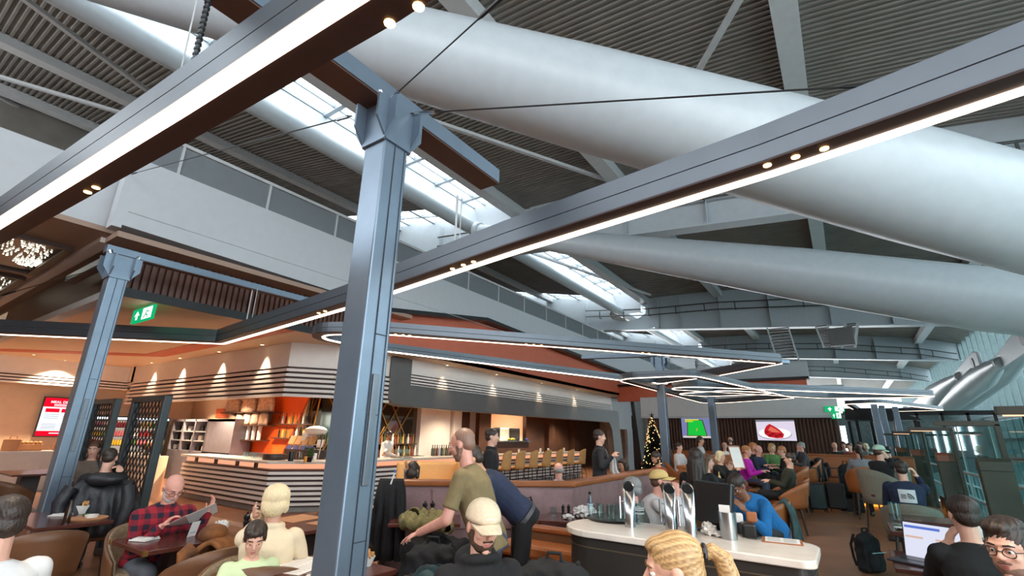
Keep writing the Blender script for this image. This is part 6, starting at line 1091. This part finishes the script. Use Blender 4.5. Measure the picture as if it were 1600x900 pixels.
    # head details
    if beard:
        bb = B(); E_ = lambda c, r: bb.ell(T @ Vector(c), tuple(v for v in r), 16, 10, T.to_3x3()); E_((0, 0.024, -0.072), (0.0565, 0.0575, 0.050)); [cap_(bb, T @ Vector((sg*0.066, -0.005, -0.005)), T @ Vector((sg*0.050, 0.02, -0.07)), 0.010, 0.016) for sg in (-1, 1)]; cap_(bb, T @ Vector((-0.022, 0.083, -0.043)), T @ Vector((0.022, 0.083, -0.043)), 0.0065, 0.0065)
        for sg in (-1, 1): E_((sg*0.052, 0.01, -0.03), (0.012, 0.03, 0.04))
        part('beard', bb, BM[beard], root, max(0.005, vox*0.8), 1, 0.0012, 60.0)
    add_hair(T, root, hair, HM[hc], max(0.006, vox*0.75)); add_face(T, root, vox < 0.008, HM[hc] if hair != 'bald' else HM['stubble'])
    if cap: add_cap(T, root, cap, capmark)
    if glasses: add_glasses(T, root)
    if vee: B().grid(lambda u, v: Pv+sd*(0.26+0.21*v)*s+X*((u-0.5)*0.11*(0.1+0.9*v))*s+Y*((0.150-0.052*v**3)*s), 6, 6).o('shirt_front', vee, root, smooth=True, solid=0.004)
    if seat == 'stool':
        hs = hpz-0.1*s; t = thing('round_stool', 'round stool of the '+' '.join(label.split()[:12]), 'stool', (org.x, org.y, 0)); B().lathe([(0, hs-0.06), (0.17, hs-0.06), (0.19, hs-0.03), (0.17, hs), (0, hs)], n=20).o('seat', LEATH, t, smooth=0.6); B().cyl((0, 0, 0), (0, 0, hs-0.05), 0.03).o('stem', CHROME, t); B().lathe([(0, 0), (0.2, 0), (0.19, 0.02), (0, 0.03)], n=20).o('foot', CHROME, t)
    elif seat: 
        hs = max(0.3, hpz-0.095*s); c_ = chair(seatlab or ('tub chair of the '+' '.join(label.split()[:11])), seat, (org.x, org.y, 0), rz); k = max(hs/0.49, 1.0); c_.scale = (min(k, 1.12), min(k, 1.12), k)
    root['hp'] = hpz; return root, (lambda v: org+Rz @ Vector(v)), arms, hc_
def cloth(name, c, **k): k.setdefault('var', 0.12); k.setdefault('scale', 9); k.setdefault('bump', 0.15); return M(name, c, 0.9, **k)
BLK = cloth('black knit', (26, 26, 28)); NAVY = cloth('navy cloth', (34, 44, 70)); JEAN = cloth('blue jeans', (60, 70, 88)); DGREY = cloth('charcoal cloth', (52, 52, 56)); WHT = cloth('white shirt', (226, 224, 222), var=0.03)
OLV = cloth('dark olive knit', (66, 66, 42)); SAGE = cloth('khaki tee', (130, 114, 80)); CRM = cloth('cream knit', (232, 214, 184), var=0.05); MINT = cloth('pale green tee', (206, 222, 176), var=0.05); TAUP = cloth('taupe knit', (112, 98, 88)); BLUE = cloth('bright blue knit', (30, 112, 176)); MAG = cloth('magenta knit', (196, 26, 170)); GRN = cloth('green jacket', (88, 130, 72)); GRY = cloth('grey marl', (132, 134, 140)); OFFW = cloth('off white knit', (206, 200, 198), var=0.05); RUST = cloth('rust knit', (150, 72, 52))
PLD = PLAID('red plaid flannel', (150, 26, 42), (24, 22, 40), (20, 20, 30)); CAPC = M('cream cap twill', (222, 204, 176), 0.9, bump=0.15, scale=60); CAPT = M('tan cap twill', (220, 186, 120), 0.9); CAPM = M('mint cap twill', (176, 206, 184), 0.9)
_r = Vector((0.824, 0.566, 0)); _f = Vector((-0.566, 0.824, 0))
# --- near people
person('person in a cream cap and black hoodie with a brown beard, near the front centre', AZ(755, 822, 1.2), (0.84, -0.5), 'sit', 10, 0, 14, 'fair', BLK, JEAN, 'short', 'brown', vox=0.0055, beard='brown', cap=CAPC, capmark=M('cap stitching', (240, 240, 236), 0.6), hood=True, seat='stool')
person('person with a blonde ponytail seen from behind at the bottom edge, before the service counter', AZ(1052, 892, 1.2), (-0.9, -0.36), 'sit', 6, 0, 10, 'fair', DGREY, JEAN, 'pony', 'blonde', vox=0.0055, seat='stool')
person('person with dark quiff and black glasses in the bottom right corner', AZ(1577, 858, 1.19), (-0.5, -0.85), 'sit', 6, 0, 6, 'fair', DGREY, JEAN, 'quiff', 'dark', vox=0.0055, beard='stubble', glasses=True, seat='stool')
q = AZ(1506, 806, 1.2); person('person with short black hair in a black jumper seen from behind at the laptop', q, (-0.22, 0.97), 'sit', 10, 0, 8, 'fair', BLK, DGREY, 'short', 'dark', vox=0.007, L=q+Vector((-0.11, 0.08, -0.19)), R=(0.42, 5.0, 0.83), palmL=(1, 0, 0.2), seat='stool', bulk=0.05)
person('person in a white tee shirt with dark hair, cut by the left edge', AZ(4, 818, 1.2), (-0.8, -0.1), 'sit', 4, 0, 8, 'fair', WHT, JEAN, 'short', 'dark', 'short', vox=0.007, seat='brown')
# standing pair
g0 = AD(722, 695, 3.6); person('standing person in a khaki tee shirt with shaved head, reaching down to the left', g0, (-0.9, -0.30), 'stand', 22, 0, 16, 'pink', SAGE, JEAN, 'buzz', 'stubble', 'short', L=AD(655, 832, 3.3), R=AD(688, 818, 3.95), s=1.0, vox=0.0065, beard='stubble', curl=0.25, palmL=(0.2, 0.5, -1))
g1 = AD(738, 712, 4.3); person('person in navy top and black trousers bending away behind the one in khaki', g1, (-0.72, -0.62), 'stand', 50, 0, 30, 'tan', NAVY, BLK, 'short', 'dark', 'short', s=0.98, vox=0.009, hp=0.98, bulk=0.05, tuck=True)
# plaid, lady, boy, olive
q = AZ(271, 763, 1.13); _, w2, ar, _h = person('bald person with glasses and white beard in a red plaid shirt reading a menu', q, (0.92, 0.0), 'sit', 22, 0, 32, 'pink', PLD, M('grey jeans', (96, 102, 110), 0.9), 'bald', 'grey', L=AZ(325, 800, 0.90), R=AZ(252, 823, 0.84), vox=0.0065, beard='grey', glasses=True, seat='tweed', collar=1.0, bulk=0.12)
t = thing('menu', 'folded paper menu held open by the bald person in plaid', 'menu', (AZ(290, 808, 0.90)), 0.0); a, b_, c, d = AZ(262, 822, 0.84), AZ(296, 818, 0.83), AZ(340, 800, 0.86), AZ(338, 786, 0.98)
e_ = AZ(290, 806, 0.97); B().add([a, b_, e_, AZ(268, 816, 0.9)], [(0, 1, 2, 3)]).o('left_leaf', PAPER, t, world=True, solid=0.002); B().add([b_, c, d, e_], [(0, 1, 2, 3)]).o('right_leaf', PAPER, t, world=True, solid=0.002)
q = AZ(431, 786, 1.13); person('person with pale blonde hair in a cream jumper, from behind, hand at the ear', q, (-0.72, 0.6), 'sit', 8, 0, 8, 'fair', CRM, JEAN, 'fluffy', 'pale', L=q-_r*0.12+Vector((0, 0, -0.08))-_f*0.03, vox=0.007, seat='brown', collar=1.6, palmL=(1, 0.2, 0.3), curl=0.35)
person('child with brown hair in a pale green tee shirt looking down', AZ(398, 842, 0.96), (0.86, -0.42), 'sit', 6, 0, 22, 'fair', MINT, JEAN, 'fringe', 'dark', 'short', s=0.74, vox=0.006, seat='tweed')
q = AZ(548, 738, 1.2); person('person in a dark olive jumper half hidden by the nearest post, holding a phone', q, (0.55, -0.83), 'sit', 12, 0, 25, 'fair', OLV, JEAN, 'short', 'brown', L=AZ(578, 862, 0.83), R=AZ(569, 856, 0.85), vox=0.0075, seat='tweed', bulk=0.15, curl=0.9)
o_ = B().box((0, 0, 0), (0.07, 0.008, 0.14), rx=0.9).o('phone', BLKP, bevel=0.003); o_.location = AZ(573, 846, 0.88); tag(o_, 'black phone held above the nearest table', 'phone')
# left background
q = AD(171, 716, 5.75); person('person in black seen from behind, between the left post and the wire mesh', q, (-0.86, 0.5), 'sit', 6, 0, 10, 'fair', BLK, DGREY, 'buzz', 'dark', vox=0.01, seat='brown', R=q+_r*0.14+Vector((0, 0, -0.1)))
person('person in a grey top facing us just right of the left post', AD(147, 702, 7.4), (0.85, -0.5), 'sit', 6, 0, 10, 'fair', TAUP, DGREY, 'short', 'brown', vox=0.012, seat='brown')
person('bartender in a white shirt looking down behind the bar', AX(607, 692, -10.75), (0.98, 0.1), 'stand', 6, 0, 18, 'brown', WHT, BLK, 'short', 'dark', s=0.98, vox=0.01, L=AX(596, 716, -10.5)+Vector((0, 0, 0.06)), R=AX(618, 716, -10.5)+Vector((0, 0, 0.06)), collar=1.0, hp=0.92)
q = AD(645, 736, 6.7); person('person with dark hair resting the head on a hand behind the booth', q, (-0.5, 0.86), 'sit', 6, 0, 18, 'tan', GRY, DGREY, 'bob', 'dark', vox=0.01, R=q+_r*-0.07+Vector((0, 0, 0.03))-_f*0.08, seat='brown', curl=0.3)
person('standing person in a black roll neck jumper facing right by the kitchen pass', AD(769, 686, 7.0), (0.86, 0.5), 'stand', 3, 0, 4, 'fair', BLK, BLK, 'short', 'dark', vox=0.01, collar=1.5, hp=0.95, s=1.0)
person('bald person in a pale top seen from behind over the booth rail', AD(873, 735, 7.4), (-0.5, 0.86), 'sit', 2, 0, 6, 'pink', OFFW, DGREY, 'balding', 'grey', vox=0.01, seat='brown', collar=1.3)
q = AD(937, 688, 8.4); person('waiter in a dark suit and white shirt holding up a white cloth', q, (0.86, 0.45), 'stand', 2, 0, 6, 'fair', M('black suit', (22, 24, 32), 0.8), M('black suit trousers', (20, 22, 28), 0.8), 'short', 'dark', vox=0.01, L=AD(955, 716, 8.25), R=AD(957, 713, 8.05), s=1.04, curl=0.9, hp=0.95, collar=1.0, vee=WHT)
t = thing('napkin_cloth', 'long white cloth hanging from the hands of the suited waiter', 'cloth', AD(957, 712, 8.1)); P0, P1, P2 = AD(957, 711, 8.1), AD(959, 735, 8.05), AD(970, 752, 8.0)
def nf_(u, v): c = P0.lerp(P1, v*2) if v < 0.5 else P1.lerp(P2, v*2-1); return c+_r*((u-0.5)*(0.07+0.12*v))+_f*(0.03*math.sin(u*12+v*3))
B().grid(nf_, 14, 14).o('cloth', NAPK, t, smooth=True, world=True, solid=0.004)
person('person with short dark hair and glasses in a taupe jumper, left of the christmas tree', AD(973, 727, 9.0), (-0.35, -0.9), 'sit', 12, 0, 12, 'tan', TAUP, DGREY, 'bob', 'dark', vox=0.01, glasses=True, seat='brown')
person('person with grey hair and dark jacket seen from behind, at the littered booth table', AD(986, 765, 4.9), (-0.72, 0.0), 'sit', 6, 0, 8, 'pink', M('dark grey green jacket', (74, 72, 66), 0.9), DGREY, 'short', 'grey', vox=0.008, collar=1.4, seat='brown')
q = AD(1032, 752, 5.3); person('person in a tan cap and off white jumper leaning on a table, facing right', q, (0.9, 0.3), 'sit', 24, 0, -4, 'pink', OFFW, DGREY, 'short', 'brown', vox=0.008, beard='brown', cap=CAPT, L=AD(1066, 772, 5.5), R=AD(1058, 775, 5.0), seat='brown', bulk=0.08)
person('person with dark hair and beard looking down in front of the christmas tree', AD(1025, 716, 9.3), (-0.5, -0.6), 'sit', 12, 0, 25, 'tan', RUST, DGREY, 'short', 'dark', vox=0.012, beard='dark', seat='tan')
person('person with long brown hair in a black top seen from behind', AD(1088, 716, 6.4), (0.1, 0.95), 'sit', 4, 0, 4, 'fair', BLK, BLK, 'long', 'dark', vox=0.01, s=1.06, seat='brown')
q = AD(1105, 722, 7.6); person('person in black with long brown hair facing right, one hand raised', q, (0.92, 0.15), 'sit', 8, 0, 6, 'fair', BLK, BLK, 'long', 'brown', vox=0.01, L=q+Vector((0.3, 0.15, -0.1)), seat='brown')
q = AD(1126, 714, 10.2); person('person with short blonde hair in black reading a tall menu', q, (0.8, -0.3), 'sit', 8, 0, 10, 'fair', BLK, BLK, 'bob', 'pale', vox=0.012, seat='tan', R=q+Vector((0.3, -0.05, -0.25)), L=q+Vector((0.3, 0.15, -0.25)))
t = thing('menu', 'tall cream menu held up by the blonde person in black', 'menu', AD(1151, 716, 10.1), 0.4); B().box((0, 0, 0.02), (0.3, 0.02, 0.48), rz=0.5, rx=-0.25).o('cover', LEATH, t); B().box((0, -0.012, 0.02), (0.26, 0.006, 0.42), rz=0.5, rx=-0.25).o('page', PAPER, t)
person('standing server in a white shirt with dark hair passing under the snooker screen', AD(1094, 684, 13.5), (0.85, 0.2), 'stand', 6, 0, 6, 'tan', M('pale grey shirt', (186, 182, 184), 0.9), GRY, 'short', 'dark', vox=0.014, hp=0.93)
person('person with dark tied hair and white top sitting left of the snooker screen', AD(1061, 699, 13.2), (0.8, -0.2), 'sit', 4, 0, 4, 'fair', OFFW, BLK, 'pony', 'dark', vox=0.014, seat='tan')
person('standing person in a long black coat seen from behind below the far wall', AD(1140, 680, 17.5), (-0.3, 0.95), 'stand', 8, 20, 0, 'fair', BLK, BLK, 'balding', 'grey', vox=0.014, hp=0.95, bulk=0.1)
person('person with glasses in a white shirt beside the second grey post', AD(1132, 697, 15.0), (0.3, -0.9), 'sit', 4, 0, 4, 'fair', WHT, DGREY, 'balding', 'grey', vox=0.014, glasses=True, seat='tan')
person('person with short ginger hair in a magenta jumper', AD(1167, 705, 10.8), (0.9, -0.05), 'sit', 12, 0, 8, 'pink', MAG, JEAN, 'short', 'ginger', vox=0.012, bulk=0.08, seat='tan')
person('person with orange hair in dark clothes next to the magenta jumper', AD(1177, 699, 12.3), (0.8, -0.3), 'sit', 8, 0, 8, 'pink', BLK, BLK, 'bob', 'ginger', vox=0.014, seat='tan'); person('person with pale bald head in dark clothes beyond the magenta jumper', AD(1185, 703, 12.2), (0.8, -0.3), 'sit', 8, 0, 10, 'pink', NAVY, BLK, 'balding', 'grey', vox=0.014, seat='tan')
person('person in a green jacket with blonde bob', AD(1206, 700, 13.0), (0.5, -0.8), 'sit', 8, 0, 12, 'fair', GRN, JEAN, 'bob', 'blonde', vox=0.014, seat='tan'); person('person with brown hair in dark clothes leaning in beside the green jacket', AD(1221, 705, 12.0), (-0.8, -0.2), 'sit', 14, 0, 12, 'fair', BLK, BLK, 'short', 'ginger', vox=0.014, seat='tan')
q = AD(1251, 698, 13.0); person('grey haired person in white shirt and dark waistcoat with chin on hand', q, (-0.8, -0.4), 'sit', 4, 0, 4, 'pink', M('white and charcoal', (70, 70, 74), 0.9), DGREY, 'short', 'grey', vox=0.012, R=q+Vector((-0.08, -0.1, -0.12)), seat='tan', collar=1.3)
drape((q.x+0.3, q.y+0.14, 1.12), 0.5, 0.5, 0.13, 'dark coat over the chair of the grey haired person with chin on hand', BLCL, 1.1, seed=6)
person('person with dark hair in a dark olive jumper leaning back in the aisle row', AD(1234, 718, 9.2), (-0.92, -0.1), 'sit', -14, 0, 4, 'fair', M('dark olive wool', (44, 46, 34), 0.9), BLK, 'short', 'dark', vox=0.011, seat='tan')
person('person in a bright blue jumper bending over with head down behind the till', AD(1153, 772, 5.0), (-0.4, -0.85), 'sit', 50, 0, 40, 'brown', BLUE, DGREY, 'short', 'dark', vox=0.008, R=AD(1178, 822, 4.9), bulk=0.12, seat='stool', hp=0.72)
person('person with a black ponytail in a grey top at the end bench', AD(1341, 705, 11.0), (-0.2, 0.95), 'sit', 4, 0, 4, 'fair', GRY, BLK, 'pony', 'dark', vox=0.012, seat='tan')
q = AD(1375, 706, 8.8); person('person in a mint cap and black top with a hand to the face', q, (0.62, 0.7), 'sit', 8, -10, 4, 'fair', BLK, BLK, 'short', 'brown', vox=0.01, cap=CAPM, R=q+Vector((0.1, 0.06, -0.1)), seat='grey', bulk=0.05)
q = AD(1409, 734, 6.8); nf, w2, _a, _h = person('person in navy with a white square print on the back, at a window table', q, (0.06, 1.0), 'sit', 12, 0, 8, 'fair', NAVY, DGREY, 'short', 'dark', vox=0.009, bulk=0.14, R=q+Vector((0.16, 0.1, -0.08)), seat='grey', seatlab='grey tub chair of the person with the square back print')
hpz = nf['hp']; la = math.radians(12)
bk = lambda u, v, o=0.0: Vector((u, math.sin(la)*(v)-0.172-o+0.028*(abs(u)/0.12)**2, hpz+math.cos(la)*v))
def pg(name, poly, m_, o): return B().add([bk(u, v, o) for u, v in poly], [tuple(range(len(poly)))]).o(name, m_, nf, solid=0.001)
B().grid(lambda u, v: bk((u-0.5)*0.19, 0.24+0.17*v, 0.002), 8, 4).o('back_print', M('white print panel', (214, 214, 216), 0.8), nf)
for r0, r1 in ((0.012, 0.02), (0.026, 0.036), (0.042, 0.054)): pg('print_arc', [(-0.05+0.0+0.06-0.0+r1*1.35*math.cos(a)-0.01, 0.29+r1*1.35*math.sin(a)) for a in np.linspace(0, PI/2, 8)]+[(r0*1.35*math.cos(a), 0.29+r0*1.35*math.sin(a)) for a in np.linspace(PI/2, 0, 8)], BLKP, 0.006)
for k in range(3): B().grid(lambda u, v: bk(-0.072+0.06*u, 0.294+k*0.02+0.011*v, 0.005), 4, 1).o('print_line', BLKP, nf)
B().grid(lambda u, v: bk((u-0.5)*0.22, 0.212+0.006*v, 0.003), 8, 1).o('print_line', M('white print line', (210, 210, 212), 0.8), nf)
person('person with dark hair beyond the mint cap, against the high seat backs', AD(1387, 705, 12.5), (-0.3, 0.9), 'sit', 4, 0, 4, 'fair', BLK, BLK, 'short', 'dark', vox=0.014, seat='grey')
FAR = [(1304, 697, 15.0, 'grey', 'balding', 'grey hair at the end bench, by the slatted corner'), (1318, 696, 15.6, 'dark', 'bob', 'dark bobbed hair under the awning'), (1327, 698, 15.2, 'brown', 'short', 'brown hair under the awning, second from the slatted corner'), (1343, 696, 16.5, 'dark', 'short', 'short black hair and grey top under the awning'), (1352, 698, 17.2, 'pale', 'bob', 'pale hair in the farthest group')]
for k, (x, y, D_, hc, st_, l_) in enumerate(FAR): person('distant person with '+l_, AD(x, y, D_), (0.3-0.3*k, -0.9), 'sit', 4, 0, 4, 'fair', (BLK, GRY, RUST, GRY, OFFW)[k], BLK, st_, hc, vox=0.018, seat='tan')
